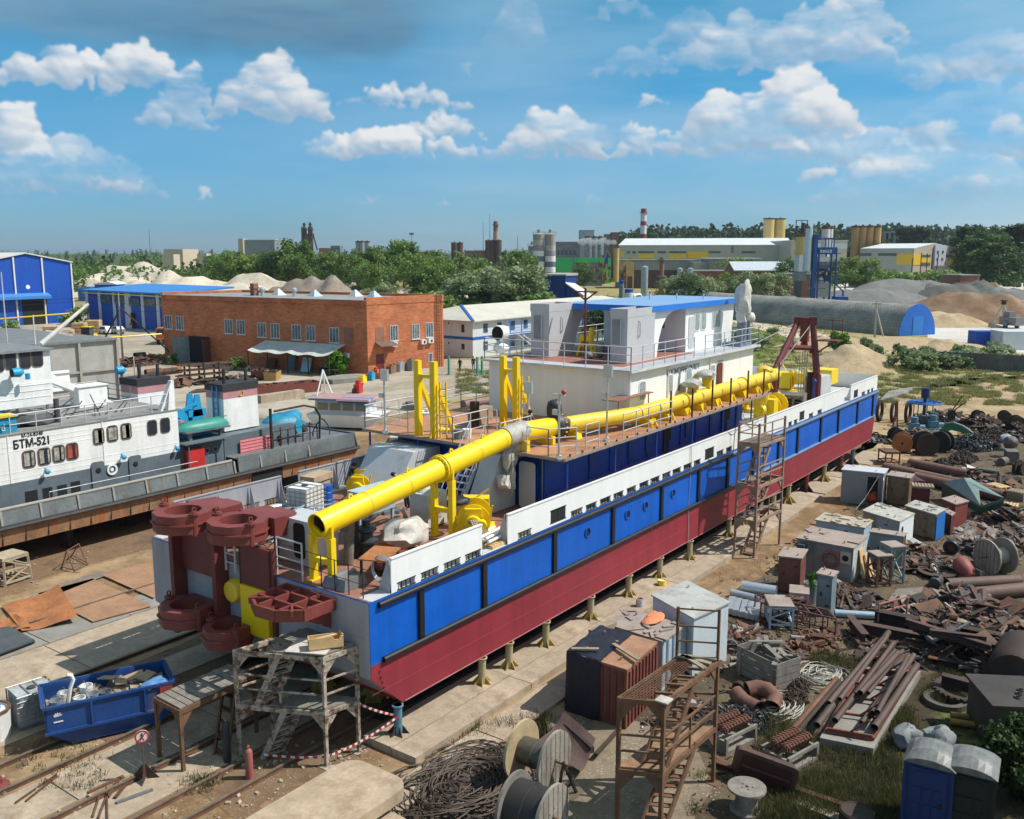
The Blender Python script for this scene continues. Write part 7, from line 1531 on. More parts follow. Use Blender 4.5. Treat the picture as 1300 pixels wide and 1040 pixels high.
piece('plastic_drum',lambda m:m.lp(at(1277,571)+UP*.9,.5,2,.2,2,(1.4,1,.7)),M('grey_wrap',(.36,.37,.4),.5,var=.3),'grey wrapped bundle on the scrap at the right edge','bundle')
piece('red_lifting_leg',lambda m:(m.br(at(1133,545),at(1137,545)+UP*2.4,.1),m.br(at(1139,545),at(1137,545)+UP*2.4,.1)),M('leg_red',(.25,.03,.03),.6),'thin red twin leg frame beside the row of rings','frame')
H_=[(1236,566,3.,1.8,.9,420,CHAIN,'dark heap of chain in the middle of the scrap field','chain',.13),(1264,556,2.6,1.6,.8,330,RSD,'brown chain heap behind the dark chain heap','chain',.13),(1222,584,2.2,.9,.6,220,RSD,'brown chain heap nearest the long pipes','chain',.13),(1196,592,1.4,.7,.5,120,RSD,'small chain heap by the near drums','chain',.12),(1165,560,3.2,2.,.7,200,M('mixed_scrap',(.16,.12,.10),.7,var=.7,scale=1.5),'mixed small machine parts between the drums and the blue wheel','mix',.28),(1245,543,3.5,1.5,.8,150,RSD,'brown sheet scrap at the back of the scrap field','mix',.4),(1285,555,2.2,2.2,.8,140,RSD,'dark scrap at the right of the field','mix',.35),(1180,720,1.8,2.,.25,130,RSD,'small scrap scattered around the brown disc','mix',.22),(1255,700,2.2,1.4,.25,110,RSD,'small scrap between reel and pipes','mix',.22),(1235,790,2.6,1.8,.75,150,M('girder_brown'),'brown scrap heap below the two big pipes','mix',.33),(1170,782,1.6,1.5,.4,110,RSD,'scrap by the pink railing','mix',.26),(1290,812,2.2,1.8,.6,110,RSD,'scrap heap at the right edge','mix',.33),(1240,674,2.6,1.3,.18,120,M('litter',(.3,.25,.23),.8,var=.8,scale=3),'light litter in front of the red box cabinet','mix',.16),(1075,762,1.6,1.4,.3,90,RSD,'scrap bars by the tall blue grey cabinet','mix',.24),(935,812,1.3,1.,.3,80,RUST,'rusty bars between crate and pale cabin','mix',.25),(1035,818,1.6,.9,.2,70,RUST,'rusty bits by the maroon frame','mix',.2),(900,905,1.,1.5,.12,60,RSD,'scrap under the stair tower','mix',.16),(1165,700,1.2,1.,.3,70,M('scrap_box',(.14,.07,.055),.8,var=.5),'rusty fittings before the boarded shed','mix',.2),(850,930,.9,.9,.1,40,RSD,'rusty bits under the front of the stair tower','mix',.14),(1115,560,1.,2.,.3,70,RSD,'scrap under the bow','mix',.3)]
H_+=[(1150,600,2.,1.2,.3,90,RSD,'loose scrap beside the thick pipes','mix',.22),(1275,660,2.6,2.,.5,150,RSD,'dark scrap behind the big grey reel','mix',.3),(1290,690,1.6,1.4,.4,80,M('mixed_scrap'),'mixed scrap at the right edge above the reel','mix',.26),(1205,810,2.6,1.2,.9,150,RSD,'dark tangle among the girders','mix',.34),(1275,845,2.4,1.4,.7,110,RSD,'dark tangle behind the black housing','mix',.34),(1130,835,1.6,1.2,.3,80,RSD,'bits of scrap right of the pipe bundle','mix',.2),(1215,775,2.2,1.2,.6,130,M('mixed_scrap'),'mixed scrap under the thinner brown pipe','mix',.28),(1268,615,2.2,1.2,.3,80,RSD,'scrap between pallets and sand','mix',.25),(1155,668,1.6,.7,.3,60,RUST,'rusty bits behind the white shed','mix',.2),(890,845,.9,.8,.2,50,RUST,'rusty bits beside the pale steel cabin','mix',.2),(960,835,1.2,.8,.2,60,RSD,'scrap at the crate','mix',.2),(1190,535,4.,1.6,.6,150,RSD,'scrap strip at the back of the field','mix',.4),(1225,605,2.6,.8,.3,90,RSD,'scrap strip beyond the green shelter','mix',.25)]
for a in H_:heap(a[0],a[1],a[2],a[3],a[4],a[5],a[6],a[7],a[8],sz=a[9])
m=MB()
for k in rg(14):m.br(at(1118+k*2.6,776-k*.4),at(1140+k*2.6,748-k*.4*.5),.05)
tag(m.B('timber_mat',WDG),'grey timber slat mat on the ground below the trestle pair','mat')
m=MB()
for k in rg(9):m.br(at(955+k*3.2,738-k*1.4),at(985+k*3.2,742-k*1.4),.05)
tag(m.B('timber_mat',WDG),'dark slat mat on the ground left of the rust red cabinet','mat')
def brick_mat(name,c1,c2,mortar,bw=.26,rh=.08,off=0.):
 m,nt,b=nmat(name)
 tc=ndn(nt,'ShaderNodeTexCoord');sp=ndn(nt,'ShaderNodeSeparateXYZ');lk(tc.outputs['Object'],sp.inputs[0])
 ad=nd(nt,'ShaderNodeMath',operation='ADD');lk(sp.outputs[0],ad.inputs[0]);lk(sp.outputs[1],ad.inputs[1])
 cb=ndn(nt,'ShaderNodeCombineXYZ');lk(ad.outputs[0],cb.inputs[0]);lk(sp.outputs[2],cb.inputs[1])
 br=ndn(nt,'ShaderNodeTexBrick');iv(br,'Scale',1);iv(br,'Brick Width',bw);iv(br,'Row Height',rh);iv(br,'Mortar Size',.008)
 iv(br,'Color1',rgba(c1));iv(br,'Color2',rgba(c2));iv(br,'Mortar',rgba(mortar));lk(cb.outputs[0],br.inputs['Vector'])
 v=coords(nt);n=nz(nt,v,.5,7,.65);n2=nz(nt,coords(nt,(1,1,3)),1.6,5)
 c=mixc(nt,.6,br.outputs[0],ramp(nt,n,[(.3,(.6,.55,.5,1)),(.7,(1.35,1.3,1.25,1))]).outputs[0],'MULTIPLY')
 c=mixc(nt,ramp(nt,n2,[(.6,(0,0,0,1)),(.75,(.35,.35,.35,1))]).outputs[0],c,rgba('d8b090'))
 lk(c,b.inputs['Base Color']);iv(b,'Roughness',.9);MATS[name]=m;return m
BRICK=brick_mat('orange_brick',(.43,.115,.045),(.56,.19,.08),(.40,.24,.15),.5,.16)
BRICKD=brick_mat('dark_brick',(.22,.085,.055),(.27,.11,.07),(.3,.22,.18))
ROOFG=M('felt_roof',(.27,.265,.25),.85,var=.18,scale=.4,grime=.3,gcol='6a665c')
def ribbed(name,col,step=.3,rough=.5,var=.06,depth=.25,grime=.1):
 """sheet cladding with upright ribs"""
 m,nt,b=nmat(name);v=coords(nt)
 tc=ndn(nt,'ShaderNodeTexCoord');sp=ndn(nt,'ShaderNodeSeparateXYZ');lk(tc.outputs['Object'],sp.inputs[0])
 ad=nd(nt,'ShaderNodeMath',operation='ADD');lk(sp.outputs[0],ad.inputs[0]);lk(sp.outputs[1],ad.inputs[1])
 mu=nd(nt,'ShaderNodeMath',operation='MULTIPLY');iv(mu,1,6.2832/step);lk(ad.outputs[0],mu.inputs[0])
 sn=nd(nt,'ShaderNodeMath',operation='SINE');lk(mu.outputs[0],sn.inputs[0])
 n=nz(nt,v,.35,7,.65);c=ramp(nt,n,[(.3,rgba(col,1-var)),(.7,rgba(col,1+var))]).outputs[0]
 g=nz(nt,coords(nt,(1,1,.15)),.9,7,.7)
 c=mixc(nt,ramp(nt,g,[(.55,(0,0,0,1)),(.8,(grime*3,)*3+(1,))]).outputs[0],c,rgba('6b6760'))
 lk(c,b.inputs['Base Color']);iv(b,'Roughness',rough)
 bump(nt,b,sn.outputs[0],depth,.05);MATS[name]=m;return m
CLADB=ribbed('clad_blue',(.006,.075,.42));CLADW=ribbed('clad_white',(.62,.63,.63));CLADR=ribbed('roof_sheet_pale',(.66,.64,.57),.5);CLADBR=ribbed('roof_sheet_blue',(.05,.22,.55),.4)
def quadwall(m,a,b,z0,z1,th=.3,out=None):
 """upright wall slab from a to b, thickness going behind"""
 d=(b-a).normalized();n=d.cross(UP)
 if out is None or n.dot(out)<0:n=-n if out is not None else n
 m.sb([V((a.x,a.y,z0)),V((b.x,b.y,z0)),V((b.x,b.y,z1)),V((a.x,a.y,z1))],-n*th)
def wallwin(parent,a,b,u,z,w,h,nrm,frame,glass,muntins=2,sill=1,name='window',proud=.06):
 """window on the wall line a->b at distance u, centre height z"""
 d=(b-a).normalized();c=a+d*u;c=V((c.x,c.y,z));W=d*w/2;H=UP*h/2
 m=MB();f=.07
 for q in([c-W-H,c+W-H,c+W-H+UP*f,c-W-H+UP*f],[c-W+H-UP*f,c+W+H-UP*f,c+W+H,c-W+H],[c-W-H+UP*f,c-W+d*f-H+UP*f,c-W+d*f+H-UP*f,c-W+H-UP*f],[c+W-d*f-H+UP*f,c+W-H+UP*f,c+W+H-UP*f,c+W-d*f+H-UP*f]):m.sb([p+nrm*.001 for p in q],nrm*proud)
 for i in rg(1,muntins+1):x=c-W+d*(w*i/(muntins+1));m.sb([x-d*.025-H+UP*f+nrm*.001,x+d*.025-H+UP*f+nrm*.001,x+d*.025+H-UP*f+nrm*.001,x-d*.025+H-UP*f+nrm*.001],nrm*(proud-.01))
 o=m.B(name,frame,parent)
 m=MB();m.sb([c-W+d*f-H+UP*f+nrm*.002,c+W-d*f-H+UP*f+nrm*.002,c+W-d*f+H-UP*f+nrm*.002,c-W+d*f+H-UP*f+nrm*.002],nrm*.012);m.B('pane',glass,o)
 if sill:m=MB();m.sb([c-W*1.12-H-UP*.07+nrm*.002,c+W*1.12-H-UP*.07+nrm*.002,c+W*1.12-H-UP*.01+nrm*.002,c-W*1.12-H-UP*.01+nrm*.002],nrm*.14);m.B('sill',WFR,o)
 return o
GLW=M('window_sky_glass',(.11,.14,.16),.1,var=.8,scale=1.1)
bc=V((82.6,82.6,0));bL=V((77.2,117.5,0));bR=bc+(V((95.3,81.,0))-bc);bB=bL+(bR-bc)
HB=zD(378,(bc-CAM).dot(HD));
br=thing('brick_workshop','long two-storey orange brick workshop with grey flat roof','building',((bc+bB)/2))
m=MB();q=[bc,bR,bB,bL]
nL=(bL-bc).cross(UP).normalized();nL=nL if nL.x<0 else-nL;nR=(bR-bc).cross(UP).normalized();nR=nR if nR.y<0 else-nR
m.hx([V((p.x,p.y,0))for p in q]+[V((p.x,p.y,HB-.9))for p in q]);wl_=m.B('walls',BRICK,br)
m=MB()
for a,b2 in((bc,bR),(bR,bB),(bB,bL),(bL,bc)):
 d=(b2-a).normalized();n_=d.cross(UP);hi=HB if(a,b2)!=(bL,bc)else HB-.35
 m.sb([a+UP*(HB-.9)+n_*.06-d*.06,b2+UP*(HB-.9)+n_*.06+d*.06,b2+UP*hi+n_*.06+d*.06,a+UP*hi+n_*.06-d*.06],-n_*.5)
L_=(bL-bc).length;dL=(bL-bc).normalized()
for k in rg(int(L_/.5)):p=bc+dL*(.3+k*.5);m.sb([p+UP*(HB-1.15)+nL*.002,p+dL*.25+UP*(HB-1.15)+nL*.002,p+dL*.25+UP*(HB-.92)+nL*.002,p+UP*(HB-.92)+nL*.002],nL*.12)
m.B('parapet',BRICK,br)
m=MB();m.sb([p+UP*(HB-.45)for p in(bc+(bB-bc)*.015,bR+(bL-bR)*.015,bB+(bc-bB)*.015,bL+(bR-bL)*.015)],UP*.1);m.B('roof',ROOFG,br)
m=MB();m.br(bc+UP*(HB-.33)+nL*.07,bL+UP*(HB-.33)+nL*.07,.3,.07);m.B('gutter',GALV,br)
for k,(u,v)in en(((.42,.5),(.16,.55),(.62,.55),(.3,.7))):
 p=bc+(bL-bc)*u+(bR-bc)*v+UP*(HB-.35);m=MB();m.hx([p+V((x,y,0))for x,y in((-.8,-.8),(.8,-.8),(.8,.8),(-.8,.8))]+[p+V((x*.1,y*.1,.9))for x,y in((-1,-1),(1,-1),(1,1),(-1,1))]);m.B('roof_light',PALEB if k<2 else LGY,br)
m=MB();p=bL+(bc-bL)*.34+(bR-bc)*.35+UP*(HB-.4);m.bx(p.x-.4,p.y-.4,p.z,p.x+.4,p.y+.4,p.z+1.7);m.bx(p.x-.5,p.y-.5,p.z+1.,p.x+.5,p.y+.5,p.z+1.2);m.B('chimney',BRICKD,br)
for k,u in en((.36,.52)):m=MB();p=bL+(bc-bL)*u+(bR-bc)*.4+UP*(HB-.4);m.lt([(.25,0),(.25,.6),(.4,.7),(.4,1.),(.2,1.2),(0,1.25)],10,p);m.B('roof_vent',GALV,br)
def uL(px,py=420):
 d=ray(px,py);n=V((-dL.y,dL.x,0));t=(bc-CAM).dot(n)/d.dot(n);return((CAM+d*t)-bc).dot(dL),(CAM+d*t).z
dR=(bR-bc).normalized()
def uR(px,py=420):
 d=ray(px,py);n=V((-dR.y,dR.x,0));t=(bc-CAM).dot(n)/d.dot(n);return((CAM+d*t)-bc).dot(dR),(CAM+d*t).z
FRB=M('frame_pale_blue',(.55,.6,.64),.5)
for px,py in((214,409),(228.5,410),(290.5,414.5),(306,415.5),(332.5,419),(349.5,420),(376.5,422),(394.5,423),(424.5,425.5)):
 u,z=uL(px,py);wallwin(br,bc,bL,u,z,1.5,1.95,nL,FRB,GLW,2)
u,z=uL(443,426);m=MB();a=bc+dL*(u-.7);m.sb([a+UP*(z-1)+nL*.003,a+dL*1.5+UP*(z-1)+nL*.003,a+dL*1.5+UP*(z+1)+nL*.003,a+UP*(z+1)+nL*.003],nL*.03);m.B('bricked_window',BRICKD,br)
for px,py,w in((500,423,1.3),(527.5,421,1.3),(545,419,1.3)):
 u,z=uR(px,py);wallwin(br,bc,bR,u,z,w,1.95,nR,FRB,GLW,2)
u,z=uR(546,454);wallwin(br,bc,bR,u,z,.8,1.2,nR,FRB,GLASS_M,2,0)
u,z=uR(482,425);m=MB();a=bc+dR*(u-.7);m.sb([a+UP*(z-.95)+nR*.003,a+dR*1.4+UP*(z-.95)+nR*.003,a+dR*1.4+UP*(z+.95)+nR*.003,a+UP*(z+.95)+nR*.003],nR*.03);m.B('bricked_window',BRICKD,br)
u,z=uR(483,466);a=bc+dR*(u-.65);m=MB();m.sb([a+nR*.003,a+dR*1.2+nR*.003,a+dR*1.2+UP*2.5+nR*.003,a+UP*2.5+nR*.003],nR*.06);m.B('door',M('door_dark_red',(.17,.025,.025),.5),br)
u,z=uR(488,445);a=bc+dR*(u-1.5)+UP*4.;m=MB();m.sb([a+nR*.01,a+dR*2.8+nR*.01,a+dR*2.8+nR*1.3-UP*.5,a+nR*1.3-UP*.5],UP*.06);m.B('door_canopy',M('canopy_brown',(.15,.09,.07),.6),br)
for px,py in((499,437),(536,434),(545,432.5)):
 u,z=uR(px,py);c=bc+dR*u+UP*z+nR*.25;m=MB();m.cb(c,(.85,.35,.6),atan2(dR.y,dR.x));a_=m.B('air_conditioner',WFR,br);m=MB();m.lt([(0,-.01),(.2,-.01),(.2,0)],12,c+nR*.18+dR*.1,'Y');m.B('fan',BLK,a_)
u,z=uL(441,451);c=bc+dL*u+UP*z+nL*.25;m=MB();m.cb(c,(.35,.9,.6));m.B('air_conditioner',WFR,br)
for px in(553.5,559):
 u,z=uR(px);m=MB();s0=bc+dR*u+nR*.2;m.br(s0,s0+UP*(HB+.2),.07);m.B('ladder_rail',RUST,br)
u0,_=uR(553.5);u1,_=uR(559);m=MB()
for k in rg(24):m.br(bc+dR*u0+nR*.2+UP*(.5+k*.4),bc+dR*u1+nR*.2+UP*(.5+k*.4),.05)
m.B('ladder_rung',RUST,br)
u,z=uL(252,440);m=MB();a=bc+dL*(u-2.2);m.sb([a+nL*.003,a+dL*4.+nL*.003,a+dL*4.+UP*3.7+nL*.003,a+UP*3.7+nL*.003],nL*.02);m.B('gateway',DKI,br)
for s_,w in((0,1.9),(3.9,2.2)):
 m=MB();p=a+dL*s_;e=(nL*1.+dL*(.55 if s_ else-.3)).normalized();m.sb([p+nL*.05,p+e*w+nL*.05,p+e*w+UP*3.6+nL*.05,p+UP*3.6+nL*.05],dL*.08);m.B('gate_leaf',SLATE if s_ else M('gate_maroon',(.12,.05,.045),.7),br)
u0,_=uL(339,450);u1,_=uL(440,450)
aw=thing('awning','pale canvas awning on poles along the brick wall','awning',tuple(bc+dL*((u0+u1)/2)+nL*2));m=MB();N=14;vs=[]
for i in rg(N+1):
 for j in rg(7):
  u=u1+(u0-u1)*i/N;v=j/6;z=3.7-1.*v-.22*abs(sin(i*pi/3.5))*(.3+v)+.08*nn_(V((i,j,0)));p=bc+dL*u+nL*(.05+3.6*v);vs.append((p.x,p.y,z))
m.add(vs,[(i*7+j,(i+1)*7+j,(i+1)*7+j+1,i*7+j+1)for i in rg(N)for j in rg(6)],1);m.B('canvas',M('canvas_pale',(.52,.55,.52),.8,var=.12,scale=1,grime=.2),aw)
for k in rg(5):m=MB();p=bc+dL*(u1+(u0-u1)*k/4)+nL*3.55;m.br(p,p+UP*2.65,.1);m.B('pole',RSD,aw)
for k,(u,w,h,mt,lb)in en(((.15,1.2,1.5,SLATE,'grey blue sheet leaning under the awning, nearest the corner'),(.4,1.5,1.8,GALV,'pale metal sheet leaning under the awning'),(.6,1.1,2.,M('board_blue',(.1,.2,.28),.6),'blue grey board leaning under the middle of the awning'),(.85,1.6,1.4,RUST,'rusty sheets leaning under the left end of the awning'))):
 p=bc+dL*(u1+(u0-u1)*u)+nL*.9;m=MB();m.sb([p,p+dL*w,p+dL*w-nL*.6+UP*h,p-nL*.6+UP*h],nL*.06);tag(m.B('leaning_sheet',mt),lb,'sheet')
m=MB();p=bc+dL*(u1+1)+nL*2.6;m.cb(p+UP*.8,(1.,3.2,.08));m.br(p+V((0,-1.4,0)),p+V((0,-1.4,.8)),.1);m.br(p+V((0,1.4,0)),p+V((0,1.4,.8)),.1);tag(m.B('work_bench',RSD),'dark work bench under the right end of the awning','bench')
BX0,BY0,BX1_,BYL=105.1,83.8,158.,97.
bk=thing('barrack','white clad two-storey barrack with a beige tiled roof and blue band','building',((BX0+BX1_)/2,90,0))
m=MB();m.bx(BX0,BY0,0,BX1_,BYL,5.5);m.B('walls',CLADW,bk)
m=MB();e=.7;q=[V((BX0-e,BY0-e,5.45)),V((BX1_+e,BY0-e,5.45)),V((BX1_+e,BYL+e,5.45)),V((BX0-e,BYL+e,5.45))];r0,r1=V((BX0+5.5,(BY0+BYL)/2,7.2)),V((BX1_-5.5,(BY0+BYL)/2,7.2))
m.add(q+[r0,r1]+[p-UP*.15 for p in q],[(0,1,5,4),(1,2,5),(2,3,4,5),(3,0,4),(0,6,7,1),(1,7,8,2),(2,8,9,3),(3,9,6,0),(9,8,7,6)],0)
m.B('roof',ribbed('roof_tile_beige',(.56,.53,.45),.35,.7,.1,.5),bk)
m=MB();m.bx(BX0-.06,BY0-.06,2.65,BX1_,BY0-.002,3.05);m.bx(BX0-.06,BY0-.001,2.65,BX0-.002,BYL,3.05);m.br(q[0]+UP*.02,r0+UP*.06,.4,.08);m.B('blue_band',M('band_blue',(.01,.10,.42),.5),bk)
for k,(y,z,w,h)in en(((85.6,4.25,.8,1.3),(88.3,4.9,.4,.5),(89.5,4.9,.4,.5),(85.6,1.6,.8,1.),(88.3,2.,.4,.5),(89.5,2.,.4,.5))):wallwin(bk,V((BX0,BY0,0)),V((BX0,BYL,0)),y-BY0,z,w,h,V((-1,0,0)),WFR,GLASS_M,0,0)
for k in rg(15):
 for z in(4.2,1.6):wallwin(bk,V((BX0,BY0,0)),V((BX1_,BY0,0)),3.+k*3.4,z,1.,1.3,V((0,-1,0)),M('frame_blue',(.03,.12,.4),.5),GLW,1,0)
m=MB();m.bx(BX0+7,BY0-1.6,2.9,BX0+40,BY0-.08,3.05)
for k in rg(12):x=BX0+7+k*3;m.br((x,BY0-1.55,0),(x,BY0-1.55,5.4),.1)
m.br((BX0+7,BY0-1.55,4.),(BX0+40,BY0-1.55,4.),.06);m.br((BX0+7,BY0-1.55,3.6),(BX0+40,BY0-1.55,3.6),.05);m.B('gallery',M('gallery_blue',(.04,.16,.42),.5),bk)
m=MB();stairs_mb(m,(BX0+14,BY0-2.4,0),(BX0+8.5,BY0-2.4,3.),(0,1,0),1.,12,.1);m.B('stairway',LGY,bk)
p0=at(152,506);p1=at(56,520);hs2=atX(152,432,p0.x).z
sh=thing('panel_shed','grey concrete panel shed with flat roof behind the tug wheelhouse','building',tuple((p0+p1)/2))
dW=V((-1,0,0));nW=V((0,-1,0));LW=19.
p1=p0+dW*LW;bk2=[p0,p0-nW*22,p1-nW*22,p1]
m=MB();m.hx([V((p.x,p.y,0))for p in bk2]+[V((p.x,p.y,hs2))for p in bk2]);m.B('walls',M('panel_concrete',(.36,.35,.33),.9,var=.14,scale=.7,grime=.3,gcol='7a766c'),sh)
m=MB()
u=0
while u<LW:m.br(p0+dW*u+nW*.12,p0+dW*u+nW*.12+UP*hs2,.3,.25);u+=4.1
m.br(p0+nW*.13+UP*hs2*.52,p1+nW*.13+UP*hs2*.52,.2,.2);m.B('wall_frame',M('frame_concrete',(.33,.31,.27),.9),sh)
m=MB();m.sb([V((p.x,p.y,hs2+.002))+(nW*.3 if i in(0,3)else V((0,0,0)))for i,p in en(bk2)],UP*.22);m.B('roof',M('felt_blue_grey',(.17,.18,.185),.8,var=.2,scale=.8,grime=.25),sh)
m=MB();a=p0+dW*5.3+nW*.16;m.sb([a+UP*1.6,a+dW*2.8+UP*1.6,a+dW*2.8+UP*3.6,a+UP*3.6],nW*.04);m.B('white_board',WHITE,sh)
h0=at(95,409);hD=h0.dot(HD);zE=zD(334,hD);zA=zD(323,hD)
hg=thing('blue_hangar','tall bright blue hangar with white corner trims and an open gateway, far left','building',tuple(h0))
fr=V((-1,0,0));dp=V((0,1,0))
def hu(px):return h0.x-atY(px,365,h0.y).x
ap=hu(35)
A0,A1=h0,h0+fr*(2*ap)
m=MB();g5=[A0,A1,A1+UP*zE,A0+fr*ap+UP*zA,A0+UP*zE];m.sb(g5,dp*45);m.B('walls',CLADB,hg)
m=MB();
for s_,(a,b2)in en(((A0+UP*zE-fr*.4,A0+fr*ap+UP*(zA+.1)),(A1+UP*zE+fr*.4,A0+fr*ap+UP*(zA+.1)))):m.sb([a-dp*.4+UP*.05,b2-dp*.4+UP*.05,b2+dp*45,a+dp*45+UP*.05],UP*.25)
m.B('roof',CLADR,hg)
m=MB()
for u in(0,hu(55),hu(19)):p=A0+fr*u-dp*.02;zt=zE+(zA-zE)*min(1,u/ap)if u<=ap else zE+(zA-zE)*(2*ap-u)/ap;m.br(p+UP*0,p+UP*(zt-.05),.5,.3)
m.B('corner_trim',WFR,hg)
ux=hu(58);m=MB();p=A0+fr*ux-dp*.03;m.sb([p,p+fr*hu(26)-fr*ux,p+fr*(hu(26)-ux)+UP*6.,p+UP*6.],-dp*.02);m.B('gateway',DKI,hg)
m=MB();p=A0+fr*(ux-.3)-dp*.06;m.sb([p+UP*6.1,p+fr*16+UP*6.1,p+fr*16-dp*1.6+UP*5.5,p-dp*1.6+UP*5.5],UP*.6);m.B('porch_roof',CLADBR,hg)
m=MB();p=A0+fr*(ux+3.8)-dp*.05+UP*8.;m.lt([(0,0),(.45,0),(.45,.05),(0,.05)],16,p,'Y');m.B('round_sign',WHITE,hg)
w0=at(200,420);w1=at(113,412);wD=w0.dot(HD);zW=zD(372,(w0+(w1-w0)*.4).dot(HD))
lw=thing('low_workshop','low blue workshop with white pillars and a light blue sheet roof','building',tuple((w0+w1)/2));dw=(w1-w0).normalized();nw=dw.cross(UP);nw=nw if nw.x<0 else-nw;w0=w0-dw*6;LL=(w1-w0).length
m=MB();q=[w0,w0-nw*13,w1-nw*13,w1];m.hx([V((p.x,p.y,0))for p in q]+[V((p.x,p.y,zW))for p in q]);m.B('walls',CLADB,lw)
m=MB();q2=[w0+nw*.8,w0-nw*14,w1-nw*14+dw*.8,w1+nw*.8+dw*.8];m.hx([V((p.x,p.y,zW+(.02 if i in(0,3)else.9)))for i,p in en(q2)]+[V((p.x,p.y,zW+(.35 if i in(0,3)else 1.25)))for i,p in en(q2)]);m.B('roof',CLADBR,lw)
for u in(0,.16,.33,.5,.66,.84,1.):m=MB();p=w0+dw*(u*LL)+nw*.02;m.br(p,p+UP*(zW-.02),1. if u not in(.5,)else 2.2,.2);m.B('pillar',CLADW,lw)
for k in rg(5):u=(.08+.17*k);p=w0+dw*(u*LL)+nw*.13;m=MB();m.sb([p-dw*2+UP*(zW-2.4),p+dw*2+UP*(zW-2.4),p+dw*2+UP*(zW-.9),p-dw*2+UP*(zW-.9)],nw*.04);m.B('window',GLW,lw)
m=MB();p=w0+dw*LL*.42+nw*.14;m.sb([p,p+dw*1.6,p+dw*1.6+UP*3.2,p+UP*3.2],nw*.03);m.B('doorway',DKI,lw)
m=MB();m.br(w0+nw*.9+UP*(zW-.3),w1+nw*.9+UP*(zW-.3),.18);m.B('yellow_gas_pipe',YEL,lw)
for px,D,w,h,d,mt,rf_,lb in((131,300,7,5.2,9,CLADB,CLADW,'small blue shed with white roof beyond the hangar'),(107,300,6,3.6,6,M('lean_to_blue',(.03,.14,.42),.5),CLADBR,'low blue lean-to beside the small blue shed')):
 p=gD(px,D);t=thing('blue_shed',lb,'shed',tuple(p),AZ-pi/2);m=MB();m.bx(-w/2,0,0,w/2,d,h);m.B('walls',mt,t,1);m=MB();m.hx([(-w/2-.3,-.3,h+.01),(w/2+.3,-.3,h+.01),(w/2+.3,d,h+.01),(-w/2-.3,d,h+.01),(-w/2-.3,-.3,h+.25),(w/2*.2,-.3,h+1.),(w/2*.2,d,h+1.),(-w/2-.3,d,h+.25)]);m.B('roof',rf_,t,1)
def rpole(px,py,top,label,struts=1):
 p=at(px,py);h=atD(px,top,p.dot(HD)).z;t=thing('utility_pole',label,'pole',tuple(p),0,'utility poles');m=MB();m.cy((0,0,0),(0,0,h),.16,8,.11);m.B('post',M('pole_concrete_grey',(.34,.30,.25),.9),t,1)
 if struts:m=MB();a=V((-RT.x,-RT.y,0));m.tb([V((0,0,h*.75)),a*4.2],.12,6);m.tb([V((0,0,h*.8)),a*-7.5+UP*.5],.1,6);m.B('strut',RSD,t,1)
 m=MB();m.br((-.6,.5,h-.4),(.6,-.5,h-.4),.1);m.B('crossarm',RSD,t,1);return V((p.x,p.y,h))
T1=rpole(156,458,372,'leaning-strutted grey utility pole in front of the low blue workshop')
m=MB()
for k in(0,1):
 m.tb(sag(V((20,160,9-k)),T1-UP*(.4+.4*k),1.,14),.03,3);m.tb(sag(T1-UP*(.4+.4*k),V((77,118,8-k)),.8,10),.03,3)
tag(m.B('overhead_wire',BLK),'dark wires hung from the utility pole at the left','wire')
m=MB();m.tb([at(-20,436,4.2),at(20,433,4.3),at(120,430,4.4),at(205,424,4.4)],.09,6)
tag(m.B('gas_pipe',YEL),'thin yellow gas pipe carried over the yard at the left','pipe');m=MB();m.tb([atD(0,405,120),atD(50,401,122),atD(88,398,124)],.1,6);tag(m.B('gas_pipe',YEL),'thin yellow pipe crossing in front of the blue hangar gateway','pipe')
def truck(p,rz,cabm,bodym,label,s=1.):
 t=thing('dump_truck',label,'truck',tuple(p),rz);S=Matrix.Scale(s,4)
 m=MB(S);m.hx([(-3.4,-1.2,.9),(-1.8,-1.2,.9),(-1.8,1.2,.9),(-3.4,1.2,.9),(-3.2,-1.15,2.8),(-1.8,-1.15,2.8),(-1.8,1.15,2.8),(-3.2,1.15,2.8)]);cb_=m.B('cab',cabm,t,1)
 m=MB(S);m.sb([(-3.37,-1.,1.9),(-3.37,1.,1.9),(-3.26,1.,2.65),(-3.26,-1.,2.65)],(-.03,0,0));m.sb([(-3.,-1.2,1.9),(-2.1,-1.2,1.9),(-2.1,-1.17,2.6),(-3.,-1.17,2.6)],(0,-.03,0));m.B('window',GLASS_M,cb_,1)
 m=MB(S);m.hx([(-1.6,-1.25,1.2),(2.8,-1.25,1.2),(2.8,1.25,1.2),(-1.6,1.25,1.2),(-1.7,-1.3,2.7),(3.3,-1.3,2.7),(3.3,1.3,2.7),(-1.7,1.3,2.7)])
 for k in rg(5):m.bx(-1.3+k*.95,-1.36,1.3,-1.2+k*.95,-1.3,2.65)
 m.B('tipper',bodym,t,1)
 m=MB(S);m.bx(-3.2,-.5,.65,2.8,.5,.95);m.B('chassis',BLK,t,1)
 for x in(-2.5,.9,2.1):
  for y in(-1.05,1.05):m=MB(S);m.lt([(0,-.18),(.35,-.18),(.52,-.12),(.52,.12),(.35,.18),(0,.18)],14,(x,y,.52),'Y');m.B('wheel',BLK,t,1)
 return t
truck(at(196,437)+V((2.5,-.5,0)),AZ+1.55-pi/2+.1,ORANGE,M('tipper_orange',(.42,.085,.03),.6,var=.2,grime=.15),'orange dump truck half behind the left end of the brick workshop')
